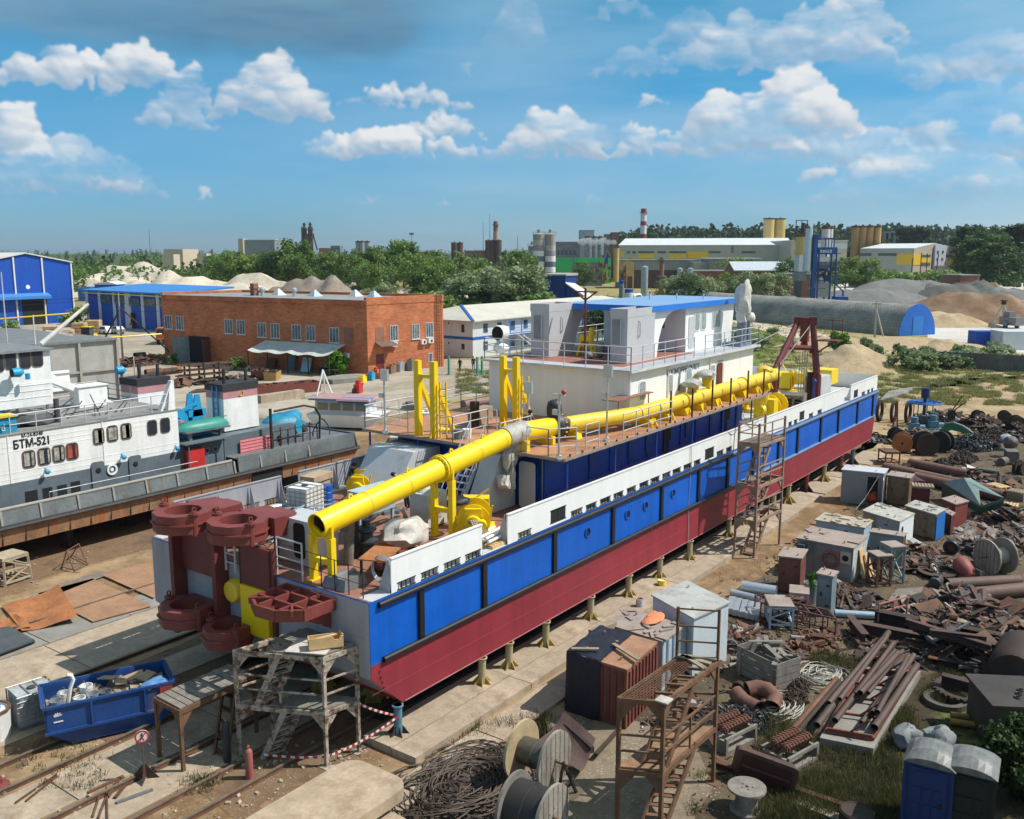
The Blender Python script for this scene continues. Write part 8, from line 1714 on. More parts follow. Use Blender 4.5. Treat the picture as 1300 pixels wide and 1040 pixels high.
truck(gD(1176,235),AZ-.3,ORANGE,RUST,'small orange dump truck behind the brown earth bank',1.);truck(gD(1249,330),AZ+.4,M('truck_maroon',(.25,.03,.03),.5),RUST,'maroon truck by the gravel heaps at the far right',1.);truck(gD(1301,240),AZ+2.5,YEL,YELD,'yellow loader truck cut by the right edge',1.1)
p=at(112,436);t=thing('tractor','yellow and blue loader tractor in front of the timber stacks','tractor',tuple(p),AZ)
m=MB();m.bx(-.8,-.7,1.2,.8,.7,2.6);m.bx(-.9,-.8,2.6,.9,.8,2.75);m.B('cab',GLASS_M,t,1);m=MB();m.bx(-.9,-.8,2.76,.9,.8,2.85);m.bx(.8,-.6,.7,2.4,.6,1.5);m.br((2.2,-1.,.6),(3.2,-1.,.3),.25);m.bx(2.6,-1.2,0,3.1,1.2,.6);m.B('hood',YEL,t,1)
m=MB();m.bx(-1.2,-.7,.6,.8,.7,1.2);m.B('chassis',M('tractor_blue',(.02,.15,.4),.5),t,1)
for x,r_ in((-.7,.75),(1.6,.55)):
 for y in(-.8,.8):m=MB();m.lt([(0,-.2),(r_,-.2),(r_,.2),(0,.2)],14,(x,y,r_),'Y');m.B('wheel',BLK,t,1)
def car(p,rz,mt,label):
 t=thing('parked_car',label,'car',tuple(p),rz,'parked cars');m=MB();m.hx([(-2.1,-.85,.35),(2.1,-.85,.35),(2.1,.85,.35),(-2.1,.85,.35),(-2.1,-.82,.95),(2.1,-.82,.8),(2.1,.82,.8),(-2.1,.82,.95)]);m.hx([(-1.9,-.8,.95),(1.,-.8,.85),(1.,.8,.85),(-1.9,.8,.95),(-1.5,-.65,1.48),(.3,-.65,1.48),(.3,.65,1.48),(-1.5,.65,1.48)]);m.B('body',mt,t,1)
 m=MB();m.sb([(.98,-.7,.92),(.98,.7,.92),(.36,.6,1.42),(.36,-.6,1.42)],(.02,0,.02));m.sb([(-1.6,-.79,.98),(.8,-.79,.92),(.25,-.67,1.42),(-1.4,-.67,1.42)],(0,-.02,.01));m.sb([(-1.6,.79,.98),(.8,.79,.92),(.25,.67,1.42),(-1.4,.67,1.42)],(0,.02,.01));m.B('window',GLASS_M,t,1)
 for x in(-1.3,1.3):
  for y in(-.78,.78):m=MB();m.lt([(0,-.1),(.31,-.1),(.31,.1),(0,.1)],12,(x,y,.31),'Y');m.B('wheel',BLK,t,1)
for i,(px,py,rz,mt,lb)in en(((132,424,1.,WHITE,'white parked car left of the utility pole'),(146,424,1.,M('car_grey',(.3,.32,.34),.3,.5),'grey parked car right behind the utility pole'),(104,398,.5,WHITE,'pale parked car far behind the blue hangar corner'))):car(at(px,py),AZ+rz,mt,lb)
for i,(px,py,rz,lb)in en(((1140,0,1.5,'pale parked car before the beige warehouse'),(1258,0,1.4,'white parked van under the trees at the far right'))):car(gD(px,390),AZ+rz,PRIMW,lb)
stk=[(48,440,2.4,1.7,'pine plank stack'),(68,433,2.6,2.2,'x'),(84,430,2.4,1.6,'x'),(26,436,2.4,1.5,'x'),(8,440,2.4,1.2,'x'),(102,428,2.2,2.6,'x'),(120,424,2.4,2.4,'x')]
slab_=['stack of fresh planks, leftmost but two before the hangar','tall stack of fresh planks before the hangar gateway','stack of planks right of the hangar gateway','second stack of planks from the left edge','low stack of planks at the left edge','high plank stack behind the tractor','high plank stack right of the tractor']
for(px,py,w,h,_),lb in zip(stk,slab_):
 p=at(px,py);t=thing('plank_stack',lb,'timber stack',tuple(p),AZ-1.4+.2*nn_(V((px,0,0))),'timber stacks before the hangar');m=MB()
 z=.15
 while z<h:m.bx(-w/2,-1.2,z,w/2,1.2,z+.42);m.bx(-w/2+.2,-1.25,z+.42,-w/2+.3,1.25,z+.5);m.bx(w/2-.3,-1.25,z+.42,w/2-.2,1.25,z+.5);z+=.5
 m.B('planks',M('pine_planks',(.50,.32,.19),.8,var=.2,scale=2,perobj=.2),t,1)
cabin('storage_crate','grey brown container before the hangar at the left',(78,424),(48,424),(92,421),2.2,M('cont_brown',(.2,.13,.09),.7),ROOFT);cabin('storage_crate','dark blue skip-like container before the timber stacks',(70,438),(50,436),(86,434),1.5,CLADB,RUST)
t=thing('red_pump','small bright red pump set on the yard by the brick workshop corner','machine',at(455,499));m=MB();m.cb((0,0,.5),(.9,.7,.9),.3);m.cy((0,0,.9),(0,0,1.4),.3,10);m.lp((.4,0,1.),.3,2,.2);m.B('body',REDP,t,1);m=MB();m.lt([(0,-.1),(.3,-.1),(.3,.1),(0,.1)],12,(-.6,0,.3),'Y');m.B('wheel',BLK,t,1)
m=MB();a1,a2,a3=at(401,508),at(424,506),at(413,499);tpz=V((at(411,506).x,at(411,506).y,3.))
for p in(a1,a2,a3):m.tb([p,tpz],.09,6)
tag(m.B('tripod',WHITE),'white pipe tripod standing between the tug and brick workshop','tripod')
def openbin(px,py,w,d,h,rz,mt,label):
 t=thing('scrap_bin',label,'bin',at(px,py),rz,'scrap bins');m=MB();shell2=[(-w/2,-d/2),(w/2,-d/2),(w/2,d/2),(-w/2,d/2)]
 for i in rg(4):a,b2=V((*shell2[i],0)),V((*shell2[(i+1)%4],0));n_=(b2-a).cross(UP).normalized();m.sb([a,b2,b2+UP*h+n_*.1,a+UP*h+n_*.1],-n_*.06)
 m.pm(shell2,0,.08);m.B('bin_body',mt,t,1);m=MB()
 for k in rg(24):m.cb((rr.uniform(-w,w)*.42,rr.uniform(-d,d)*.42,h*.8+rd()*.3),(.2+rd()*.5,.15,.15),rd()*3,rd())
 o=m.B('scrap',RSD,t,1);o['kind']='stuff'
openbin(330,481,2.2,1.4,1.1,AZ,M('bin_redbrown',(.22,.07,.05),.7),'red brown scrap bin left of the awning');openbin(346,482,2.4,1.4,1.,AZ,M('bin_mustard',(.4,.25,.08),.7,rust=.3),'mustard scrap bin beside the awning');openbin(356,500,8.5,2.2,1.1,AZ-.9,M('trough_red',(.20,.055,.04),.7,rust=.3),'long red brown trough full of scrap on concrete blocks')
m=MB();p,q=at(328,512),at(383,504);m.br(p+UP*.4,q+UP*.4,1.,.8);tag(m.B('concrete_block',CONC),'long pale concrete block in front of the scrap trough','block')
m=MB();c=at(437,484);m.pm([(c.x+3.2*cos(R(a))*(1+.12*sin(3*a)),c.y+1.8*sin(R(a)))for a in rg(0,360,24)],0,.55);tag(m.B('planter',CONCG),'stone edged planter with grass at the brick workshop corner','planter')
for i,(px,py,mt,w,h,lb)in en(((460,486,YEL,1.,.7,'yellow round-topped stand at the brick corner'),(471,483,M('box_cyan',(.04,.3,.5),.5),.9,.9,'cyan box by the red door'),(477,478,ORANGE,.5,.9,'orange gas bottle cage by the red door'),(481,481,M('box_pink',(.5,.12,.1),.6),.7,.5,'red box nearest the red door'),(497,474,M('crate_brown',(.22,.12,.07),.8),1.6,1.,'brown crates with grey machines left by the wall'),(508,472,GALV,1.4,1.1,'grey appliance stack against the sunny brick wall'),(521,471,STL,.6,1.4,'grey bottle rack against the sunny brick wall'))):
 p=at(px,py);m=MB();m.cb(p+UP*h/2,(w,.7,h),.3);m.cb(p+UP*(h+.1),(w*.5,.4,.2),.5);m.cy(p+V((w*.3,0,h)),p+V((w*.3,0,h+.3)),.12,8);tag(m.B('yard_box',mt),lb,'box')
rk=thing('pipe_shelf','rack of brown bars on posts by the brick workshop gate','rack',at(262,490))
a,b2=at(235,489),at(290,484);ex=(b2-a).normalized();ey=ex.cross(UP);
m=MB()
for u in(.12,.45,.8):
 for s_ in(0,1.6):p=a.lerp(b2,u)-ey*s_;m.br(p,p+UP*2.4,.16)
m.B('post',RSD,rk)
for lv in rg(4):
 for k in rg(4):m=MB();p=a-ey*(.2+.38*k)+UP*(.4+lv*.6)-ex*rd()*.8;m.br(p,p+ex*(5.4+rd()),.16,.14);m.B('bar_stock',RUST,rk)
for i,(px,py,L_,r_,mt)in en(((195,477,2.,.45,RUST),(207,476,1.8,.4,RUST),(217,475,1.6,.4,RSD),(225,474,1.2,.45,RUSTO),(178,458,1.5,.6,RUST),(190,462,1.6,.35,RUSTO))):
 p=at(px,py);d=(RT*(1 if i%2 else.5)+HD*.5).normalized();m=MB();m.pipe(p+UP*r_-d*L_/2,p+UP*r_+d*L_/2,r_,.05,16);tag(m.B('pipe_section',mt),['short wide rusty pipe section, leftmost in the row by the bar rack','second rusty pipe section from the left by the bar rack','third pipe section from the left by the bar rack','pipe section right next to the bar rack','open rusty drum standing with its mouth to the front','orange rusty pipe coupling'][i],'pipe')
for a in((175,463,4,2.5,.9,90,RUST,'brown scrap pile left of the brick workshop gate',.4),(195,458,3,1.6,.7,60,RUSTO,'orange rusty scrap by the brick workshop gate',.4),(300,484,4,2,.5,70,RSD,'bars lying right of the rack',.4),(222,490,5,1.5,.3,50,RUST,'rusty bars lying in front of the bar rack',.5)):heap(*a[:8],'mix',sz=a[8])
m=MB();p,q=at(240,500),at(330,492)
for k in rg(9):m.br(p+HD*(.3*k)+UP*.1,q+HD*(.3*k)+UP*.1,.2,.15)
tag(m.B('rail_stack',RUST),'flat stack of long rusty rails on the ground before the rack','rails')
bo=thing('small_boat','small white cabin boat ashore with a pink roof and blue window strip','boat',at(432,540));a,b2,c=at(397,545),at(470,548),at(440,528)
ex=(b2-a);L_=ex.length;ex.normalize();ey=V((-ex.y,ex.x,0));W_=3.2
def bp_(u,v,z):p=a+ex*u+ey*v;return V((p.x,p.y,z))
m=MB();m.hx([bp_(0,0.3,.2),bp_(L_,.3,.2),bp_(L_,W_-.3,.2),bp_(0,W_-.3,.2),bp_(-.6,0,1.3),bp_(L_+.8,0,1.3),bp_(L_+.8,W_,1.3),bp_(-.6,W_,1.3)]);m.B('hull',WHITE,bo)
m=MB();m.hx([bp_(.1,.25,1.3),bp_(L_*.92,.25,1.3),bp_(L_*.92,W_-.25,1.3),bp_(.1,W_-.25,1.3),bp_(.2,.3,2.55),bp_(L_*.9,.3,2.55),bp_(L_*.9,W_-.3,2.55),bp_(.2,W_-.3,2.55)]);m.B('cabin',LGY,bo)
for k in rg(4):m=MB();u=.4+k*L_*.22;m.sb([bp_(u,.24,1.7),bp_(u+L_*.18,.24,1.7),bp_(u+L_*.18,.27,2.3),bp_(u,.27,2.3)],-ey*.03);m.B('window',M('boat_glass',(.22,.21,.14),.2),bo)
m=MB();m.hx([bp_(-.2,-.1,2.56),bp_(L_,-.1,2.56),bp_(L_,W_+.1,2.56),bp_(-.2,W_+.1,2.56),bp_(-.1,0,2.72),bp_(L_-.1,0,2.72),bp_(L_-.1,W_,2.72),bp_(-.1,W_,2.72)]);m.B('roof',M('roof_dusty_pink',(.42,.24,.23),.7,var=.12),bo)
m=MB();m.sb([bp_(L_*.45,-.12,2.4),bp_(L_+.05,-.12,2.4),bp_(L_+.05,.9,2.74),bp_(L_*.45,.9,2.74)],UP*.03);m.sb([bp_(-.25,-.13,2.56),bp_(L_*.44,-.13,2.56),bp_(L_*.44,-.13,2.73),bp_(-.25,-.13,2.73)],-ey*.02);m.B('blue_strip',M('strip_blue',(.03,.25,.55),.5),bo)
for i,(px,py,lb)in en(((570,481,'single green gatepost by the brick workshop'),(606,482,'left green gatepost of the pair'),(612,481,'right green gatepost of the pair'))):m=MB();p=at(px,py-5);m.br(p,p+UP*2.3,.22);m.bx(p.x-.3,p.y-.3,0,p.x+.3,p.y+.3,.08);m.lt([(.12,0),(.12,.05),(0,.1)],8,p+UP*2.3);tag(m.B('gatepost',M('gate_green',(.06,.30,.24),.5)),lb,'gatepost','green gateposts')
m=MB();p,q=at(588,520),at(640,512);m.tb([p+UP*.5,q+UP*.5],.45,12);tag(m.B('long_pipe',M('pipe_pinkbrown',(.25,.14,.12),.7)),'thick brownish pipe on the ground beyond the upper deck','pipe')
for i,(px,py,w,mt,lb)in en(((508,560,2.6,M('board_white',(.5,.47,.42),.8),'pale flat boards on the ground left of the upper deck'),(545,530,2.,WHITE,'white flat hatch cover on the ground beyond the yellow gantry'),(520,520,1.5,STL,'grey machine parts on the ground beyond the yellow gantry'))):p=at(px,py);m=MB();m.cb(p+UP*.3,(w,1.4,.5),AZ);m.cb(p+UP*.65,(w*.4,.6,.3),AZ+.5);tag(m.B('ground_crate',mt),lb,'crate')
m=MB();m.lp((22.9,21.3,ZD+.6),.85,4,.25,3,(1.15,.8,.6));tag(m.B('wrapped_load',FILM),'film wrapped load on a pallet beside the starboard bulwark','load')
t=pallet_stack(540,668,2,.7,'pallets under the film wrapped load on the aft deck',ZD+.03)
t.location=(22.9,21.3,ZD+.03)
t=pallet_stack(535,672,1,1.2,'pallet leaning by the yellow trestle on the aft deck',ZD+.03);t.location=(24.2,22.5,ZD+.5);t.rotation_euler=(1.2,0,.9)
t=pallet_stack(600,690,1,1.2,'pallet leaning between winch and bulwark on the aft deck',ZD+.03);t.location=(24.9,19.6,ZD+.45);t.rotation_euler=(1.,.2,.25)
t=pallet_stack(960,520,6,.2,'high stack of grey pallets on the foredeck behind the white bulwark',ZD+.03,WDG);t.location=(58.6,20.2,ZD+.03);t.scale=(1.4,1.4,1.4)
t=pallet_stack(640,695,1,0,'small pallet with white pipes in the gap of the bulwark',ZD+.03,WOODN);t.location=(25.2,19.25,ZD+.03)
for k in rg(6):m=MB();y=18.95+k*.12;m.cy((24.55,y,ZD+.28+.1*(k%2)),(25.9,y+.15,ZD+.28+.1*(k%2)),.055,8);tag(m.B('white_tube',WHITE),'thin white tube of the bundle in the bulwark gap','tube','white tubes in the bulwark gap')
t=thing('big_bag','tall white big bag strapped behind the yellow trestle','sack',(25.6,22.6,ZD+.03));m=MB();m.lp((0,0,.75),.75,3,.12,3,(.8,.7,1.05));m.bx(-.55,-.45,.05,.55,.45,1.3);m.B('bag',M('bag_offwhite',(.55,.55,.52),.7,var=.12,scale=2,bmp=.5),t,1)
t=thing('barrel','blue barrel behind the white caged tank on the aft deck','barrel',(25.1,27.7,ZD+.03));m=MB();m.lt([(0,0),(.29,0),(.29,.28),(.31,.3),(.29,.32),(.29,.58),(.31,.6),(.29,.62),(.29,.88),(0,.88)],16);m.B('barrel_body',M('barrel_blue',(.01,.10,.42),.4),t,1)
m=MB();m.cb((25.2,28.3,ZD+1.15),(1.3,.7,.25),.2);m.cb((25.2,28.3,ZD+.5),(1.,.6,.9),.2);tag(m.B('cardboard_box',M('cardboard')),'flat cardboard box on a crate behind the blue barrel','box')
t=thing('work_table','rusty steel work table on the aft deck by the open bulwark end','table',(20.2,19.9,ZD+.03),.4);m=MB();m.bx(-.7,-.45,.8,.7,.45,.84);m.B('table_top',RUSTO,t,1)
for x in(-.6,.6):
 for y in(-.38,.38):m=MB();m.br((x,y,0),(x,y,.8),.07);m.B('leg',RSD,t,1)
m=MB()
for k in rg(4):m.tb([V((19.7+.02*k,19.35+.42*cos(R(a)),ZD+.55+.42*sin(R(a))+.02*k))for a in rg(0,360,24)],.018,5,closed=1)
tag(m.B('cable_coil',GALV),'grey coil of cable hanging beside the work table on the aft deck','coil')
t=thing('hose_crate','grey flat machine on the deck corner before the yellow trestle','machine',(19.15,20.4,ZD+.03));m=MB();m.hx([(-.5,-.5,0),(.5,-.5,0),(.5,.5,0),(-.5,.5,0),(-.4,-.45,.35),(.4,-.45,.35),(.4,.45,.3),(-.4,.45,.3)]);m.cy((-.4,0,.3),(.4,0,.3),.15,8);m.B('machine_body',STL,t,1)
m=MB()
for k in rg(30):m.tb([V((20.3+rd()*3.5,25.2+rd()*2.4,ZD+.1+.5*rd()))+V((.35*cos(q*.7+k),.3*sin(q*.7+k),.03*q))for q in rg(rr.randint(4,9))],.03,4)
tag(m.B('cable_tangle',GALV),'tangle of grey cables on the aft deck under the white caged tank','cables',kind='stuff')
m=MB()
for k in rg(7):m.cb((22.+k*.55,24.9+.25*(k%3),ZD+.35+.05*(k%2)),(1.6,.22,.2),.35)
tag(m.B('duct_bundle',GALV),'bundle of grey steel sections on the aft deck left of the yellow pipe','steel')
m=MB();m.cb((21.2,20.4,ZD+.3),(1.8,.9,.08),.5);m.cb((22.6,20.,ZD+.25),(2.4,.3,.2),.28);tag(m.B('loose_sheets',OXIDE),'red brown sheets lying along the starboard bulwark','sheets')
m=MB();m.cb((22.2,21.5,ZD+.25),(.4,.4,.4),.3);tag(m.B('orange_box',ORANGE),'small orange box beside the capstan','box')
for i,(x,y)in en(((29.8,24.6),(30.1,24.35))):t=thing('paint_pail',['white paint pail with blue band by the stairs on the upper deck','second white paint pail by the stairs on the upper deck'][i],'pail',(x,y,ZU+.01));m=MB();m.lt([(0,0),(.17,0),(.2,.4),(0,.4)],14);m.B('pail_body',WHITE if i else SLATE,t,1)
m=MB();m.cb((33.4,26.2,ZU+.35),(1.6,.5,.7),.2);tag(m.B('steel_box',M('box_tan',(.32,.24,.17),.7,rust=.3)),'tan steel box on the upper deck left of the second yellow gantry','box')
m=MB();m.br((32.2,25.6,ZU),(32.2,25.6,ZU+1.2),.3);tag(m.B('steel_stub',RSD),'dark steel stub standing on the upper deck','post')
def smooth(a,b,x):t=max(0,min(1,(x-a)/(b-a)));return t*t*(3-2*t)
def elev(px,D):
 r_=smooth(700,830,px)
 return(1-r_)*(smooth(600,2600,D)*13)+r_*(smooth(520,900,D)*23+smooth(900,2500,D)*10)+(3*nn_(V((px*.004,D*.002,0)))*smooth(600,1200,D))
m=MB();cols=list(rg(-500,1801,50));Ds=[480,560,640,720,820,930,1060,1250,1500,1900,2400,3200,4500,6500,9500]
for D in Ds:
 for px in cols:p=gD(px,D);m.v.append((p.x,p.y,elev(px,D)-(.6 if D<700 else 0)))
nC=len(cols)
for j in rg(len(Ds)-1):
 for i in rg(nC-1):m.f.append([j*nC+i,j*nC+i+1,(j+1)*nC+i+1,(j+1)*nC+i]);m.mi.append(0);m.sm.append(1)
G_FOR=gmat('forest_floor',['3a4a20','4a5a28','2f3f1c'],.02,.3)
o=m.B('hills',G_FOR,origin=(0,0,0));o['kind']='structure'
def mound(px,D,w,d,h,mt,label,seed=0,rough=.16,top=.35,kind=None,name='gravel_heap',rz=0.):
 c=gD(px,D);m=MB();NU,NV=40,26;vs=[];ca,sa=cos(AZ-pi/2+rz),sin(AZ-pi/2+rz)
 for i in rg(NU+1):
  for j in rg(NV+1):
   u,v=i/NU*2-1,j/NV*2-1;r_=(abs(u)**2.3+abs(v)**2.3)**(1/2.3)
   z=max(0,1-max(0,r_-top)/(1-top))*h;nn=nn_(V((u*2.5+seed,v*2.5,seed)))+.5*nn_(V((u*6+seed,v*6,1)))
   z*=1+rough*2*nn
   if r_>=.98:z=-.1
   x,y=u*w/2,v*d/2;vs.append((c.x+x*ca-y*sa,c.y+x*sa+y*ca,z))
 m.add(vs,[(i*(NV+1)+j,(i+1)*(NV+1)+j,(i+1)*(NV+1)+j+1,i*(NV+1)+j+1)for i in rg(NU)for j in rg(NV)],1)
 o=m.B(name,mt,origin=c);return tag(o,label,'heap')
GR=gmat('grey_gravel',['6d6d6b','7b7a77','5f5f5e'],.15,2.5,bmp=.8);GRD=gmat('dark_gravel',['5a5a58','66645f','4e4e4d'],.15,2.5,bmp=.8);ERTH=gmat('brown_earth',['6e5642','7e644e','8f7a66','5c4736'],.12,1.5,bmp=.9);SNDH=gmat('sand_heap',['a58f70','b29d80','95805f'],.1,2,bmp=.6);SNDW=gmat('white_sand',['bcb09c','cabfae','a99c86'],.08,1.5,bmp=.6,grass=.1)
for a in((1110,262,44,30,5.2,GR,'grey gravel heap right of the blue asphalt tower',1),(1160,300,62,30,5.6,GR,'long grey gravel heap behind the tunnel hangar end',2),(1208,292,36,22,5.,GRD,'darker gravel heap in the middle of the row',3),(1239,305,26,22,5.4,GRD,'pointed grey gravel heap right of the brick hut',4),(1285,290,30,20,4.,GR,'grey gravel heap at the right edge',5),(1260,330,16,14,4.2,ERTH,'small brown heap behind the maroon truck',6),(1240,212,48,24,5.4,ERTH,'long brown earth bank on the pale apron',7),(1196,196,24,12,2.6,SNDH,'sand heap just right of the blue tunnel end',8),(1290,345,40,14,2.6,SNDW,'pale rubble bank before the trees at the right',9)):
 mound(a[0],a[1],a[2],a[3],a[4],a[5],a[6],a[7])
for a in((1150,150,34,14,1.7,SNDH,'long sand heap in front of the tunnel hangar',11),(1092,128,13,10,2.4,SNDH,'steep sand heap behind the bush near the bow',12),(1206,146,10,8,1.6,SNDH,'small round sand heap right of the long one',13),(1066,150,20,12,1.6,SNDH,'low sand heap beside the sandy track',14),(1100,118,10,6,1.3,SNDH,'low sand patch before the bush',15)):
 mound(a[0],a[1],a[2],a[3],a[4],a[5],a[6],a[7],.12,.2,name='sand_heap')
for a in((222,260,56,40,8.4,SNDW,'pale sand heap behind the low blue workshop',21),(290,280,70,30,6.2,SNDW,'second pale sand heap further right behind the brick roof',22),(165,340,70,30,6.,SNDW,'flat pale sand bank beyond the blue sheds',23),(402,240,40,30,8.6,gmat('grey_spoil',['83766a','91857a','6f645a'],.1,1.5,bmp=.8),'grey brown spoil heap behind the brick roof',24),(345,300,26,20,4.6,SNDW,'pale sand heap left of the spoil heap',25),(455,300,30,20,5,SNDW,'pale bank right of the spoil heap',26),(172,420,80,40,9,SNDW,'far pale bank in the trees at the left',27),(545,330,60,30,3,SNDW,'pale clearing bank between the trees',28)):
 mound(a[0],a[1],a[2],a[3],a[4],a[5],a[6],a[7],.3,.12+.5*(a[7]%3)/3,name='sand_heap')
e0,e1_=at(1140,427),at(1188,430);e1_=e0+(RT*.91+HD*.42)*9.2;HT=atD(1166,387,((e0+e1_)/2).dot(HD)).z
ax_=(RT*-.42+HD*.91)*72
th=thing('tunnel_hangar','long round-backed grey tunnel hangar with a bright blue end wall','building',tuple((e0+e1_)/2))
TUN,nt,b=nmat('tunnel_sheet');v=coords(nt);vo=nd(nt,'ShaderNodeTexBrick');
tc=ndn(nt,'ShaderNodeTexCoord');mp=ndn(nt,'ShaderNodeMapping');lk(tc.outputs['UV'],mp.inputs[0]);iv(mp,'Scale',(90,30,1));lk(mp.outputs[0],vo.inputs['Vector'])
iv(vo,'Scale',1);iv(vo,'Color1',rgba('8f8b84'));iv(vo,'Color2',rgba('9d9991'));iv(vo,'Mortar',rgba('5f5c57'));iv(vo,'Mortar Size',.035);iv(vo,'Brick Width',1);iv(vo,'Row Height',1)
n=nz(nt,coords(nt,(1,1,1)),.25,8,.7);c=mixc(nt,.75,vo.outputs[0],ramp(nt,n,[(.3,(.45,.46,.45,1)),(.7,(1.35,1.35,1.3,1))]).outputs[0],'MULTIPLY');lk(c,b.inputs['Base Color']);iv(b,'Roughness',.6);iv(b,'Metallic',.0)
ea=(e1_-e0);NT,NL=24,60;vs=[];fs=[];uv=[]
def arch(t):a=pi*t;return(.5-.5*cos(a),sin(a)*HT)
for i in rg(NL+1):
 for j in rg(NT+1):u,z=arch(j/NT);w_=1+.012*nn_(V((i,j*.5,3)));p=e0+ea*u+ax_*(i/NL);vs.append((p.x,p.y,z*w_));uv.append((i/NL,j/NT))
fs=[(i*(NT+1)+j,i*(NT+1)+j+1,(i+1)*(NT+1)+j+1,(i+1)*(NT+1)+j)for i in rg(NL)for j in rg(NT)]
m=MB();m.add(vs,fs,1);o=m.B('shell',TUN,th);ul=o.data.uv_layers.new(name='UVMap')
for l in o.data.loops:ul.data[l.index].uv=uv[l.vertex_index]
outd=-ax_.normalized();m=MB();m.sb([e0+ea*arch(j/30)[0]*1.+UP*(arch(j/30)[1]*1.02+.02)+outd*.05 for j in rg(31)],outd*.12);m.B('end_wall',M('end_blue',(.008,.13,.52),.5,var=.1,scale=.6),th)
m=MB();m.sb([e0+ea*.36+outd*.18,e0+ea*.64+outd*.18,e0+ea*.64+UP*HT*.62+outd*.18,e0+ea*.36+UP*HT*.62+outd*.18],outd*.06);m.B('gate',M('gate_blue',(.02,.19,.60),.5,var=.08),th)
def fbox(name,label,x0,x1,D0,y_top,depth,wall,roof=None,D1=None,gable=None,cat='building',zb=0.,wins=None,z_top=None,roof_over=.4):
 D1=D1 or D0;a,b2=gD(x0,D0),gD(x1,D1);zt=z_top or zD(y_top,(D0+D1)/2);t=thing(name,label,cat,tuple((a+b2)/2));d=(b2-a).normalized();n=d.cross(UP);n=n if n.dot(HD)<0 else-n
 q=[a,b2,b2-n*depth,a-n*depth]
 m=MB();
 if gable:mid=[(q[0]+q[3])/2,(q[1]+q[2])/2];m.sb([V((q[0].x,q[0].y,zb)),V((q[3].x,q[3].y,zb)),V((q[3].x,q[3].y,zt)),V((mid[0].x,mid[0].y,zt+gable)),V((q[0].x,q[0].y,zt))],(b2-a))
 else:m.hx([V((p.x,p.y,zb))for p in q]+[V((p.x,p.y,zt))for p in q])
 m.B('walls',wall,t)
 if roof:
  m=MB();e=roof_over
  if gable:
   for s_,(p,r_)in en(((q[0]+n*e,q[1]+n*e),(q[3]-n*e,q[2]-n*e))):m.sb([V((p.x,p.y,zt-.1))-d*e,V((r_.x,r_.y,zt-.1))+d*e,V((mid[1].x,mid[1].y,zt+gable))+d*e,V((mid[0].x,mid[0].y,zt+gable))-d*e],UP*.3)
  else:m.hx([V((p.x,p.y,zt+.01))for p in(a+n*e-d*e,b2+n*e+d*e,q[2]+d*e,q[3]-d*e)]+[V((p.x,p.y,zt+.4))for p in(a+n*e-d*e,b2+n*e+d*e,q[2]+d*e,q[3]-d*e)])
  m.B('roof',roof,t)
 if wins:
  for(u0,u1,z0,z1,mt,nm)in wins:m=MB();m.sb([a+(b2-a)*u0+UP*z0+n*.02,a+(b2-a)*u1+UP*z0+n*.02,a+(b2-a)*u1+UP*z1+n*.02,a+(b2-a)*u0+UP*z1+n*.02],n*.12);m.B(nm,mt,t)
 return t,a,b2,d,n,zt
PANB=ribbed('panel_beige',(.44,.43,.37),3.,.7,.08,.15,.1);PANL=M('panel_cream');PANG=M('panel_grey_dull',(.30,.30,.28),.8,var=.12,scale=.1,grime=.2);PYEL=M('panel_yellow',(.80,.52,.03),.6,var=.05);WINB=M('window_band',(.09,.12,.14),.3,var=.3,scale=.5);ROOFW=M('roof_white_sheet',(.66,.67,.67),.5,var=.06,scale=.1)
zz=lambda y,D:zD(y,D)
fbox('warehouse','long beige warehouse with white roof and yellow panels in the middle distance',786,1004,520,311.5,70,PANB,ROOFW,D1=500,gable=4.,wins=[(.01,.03,zz(327,515),zz(319,515),PYEL,'yellow_panel'),(.115,.21,zz(328,512),zz(322,512),PYEL,'yellow_panel'),(.115,.21,zz(321.5,512),zz(319,512),WINB,'window'),(.05,.065,zz(322,512),zz(319,512),WINB,'window'),(.08,.10,zz(322,512),zz(319,512),WINB,'window'),(.23,.28,zz(321.5,512),zz(319,512),WINB,'window'),(.30,.40,zz(321.5,512),zz(319,512),WINB,'window'),(.30,.40,zz(328,512),zz(322,512),PYEL,'yellow_panel'),(.41,.53,zz(328,510),zz(319.5,510),PYEL,'yellow_panel'),(.53,.60,zz(321.5,508),zz(319,508),WINB,'window'),(.66,.675,zz(321.5,508),zz(312,508),STL,'stair_tower'),(.72,.80,zz(321.5,508),zz(319,508),WINB,'window')])
t,a,b2,d,n,zt=fbox('warehouse','beige warehouse with yellow and white gable end, right of the yellow silo cluster',1092,1160,420,316,38,PANB,None,D1=400,wins=[(.0,.22,zz(325,410),zz(321.5,410),WINB,'window'),(.35,.7,zz(325,410),zz(321.5,410),WINB,'window'),(.70,1.,zz(336,405),zz(322,405),PYEL,'yellow_panel')])
g0,g1=b2,b2-n*38;dg=(g1-g0);ng=dg.normalized().cross(UP);ng=ng if ng.dot(HD)<0 else-ng;zap=zD(310,420)
m=MB();m.sb([g0+ng*.05,g1+ng*.05,V((g1.x,g1.y,zt-.3)),(g0+dg*.45)+UP*zap,V((g0.x,g0.y,zt))],-ng*.5);m.B('gable_wall',PANL,t)
m=MB();ridge0=g0+dg*.45+UP*(zap+.1);back=(a-b2);m.sb([V((b2.x,b2.y,zt+.05)),ridge0,ridge0+back,V((a.x,a.y,zt+.05))],UP*.2);m.sb([ridge0,V((g1.x,g1.y,zt-.2)),V((g1.x,g1.y,zt-.2))+back,ridge0+back],UP*.2);m.B('roof',ROOFW,t)
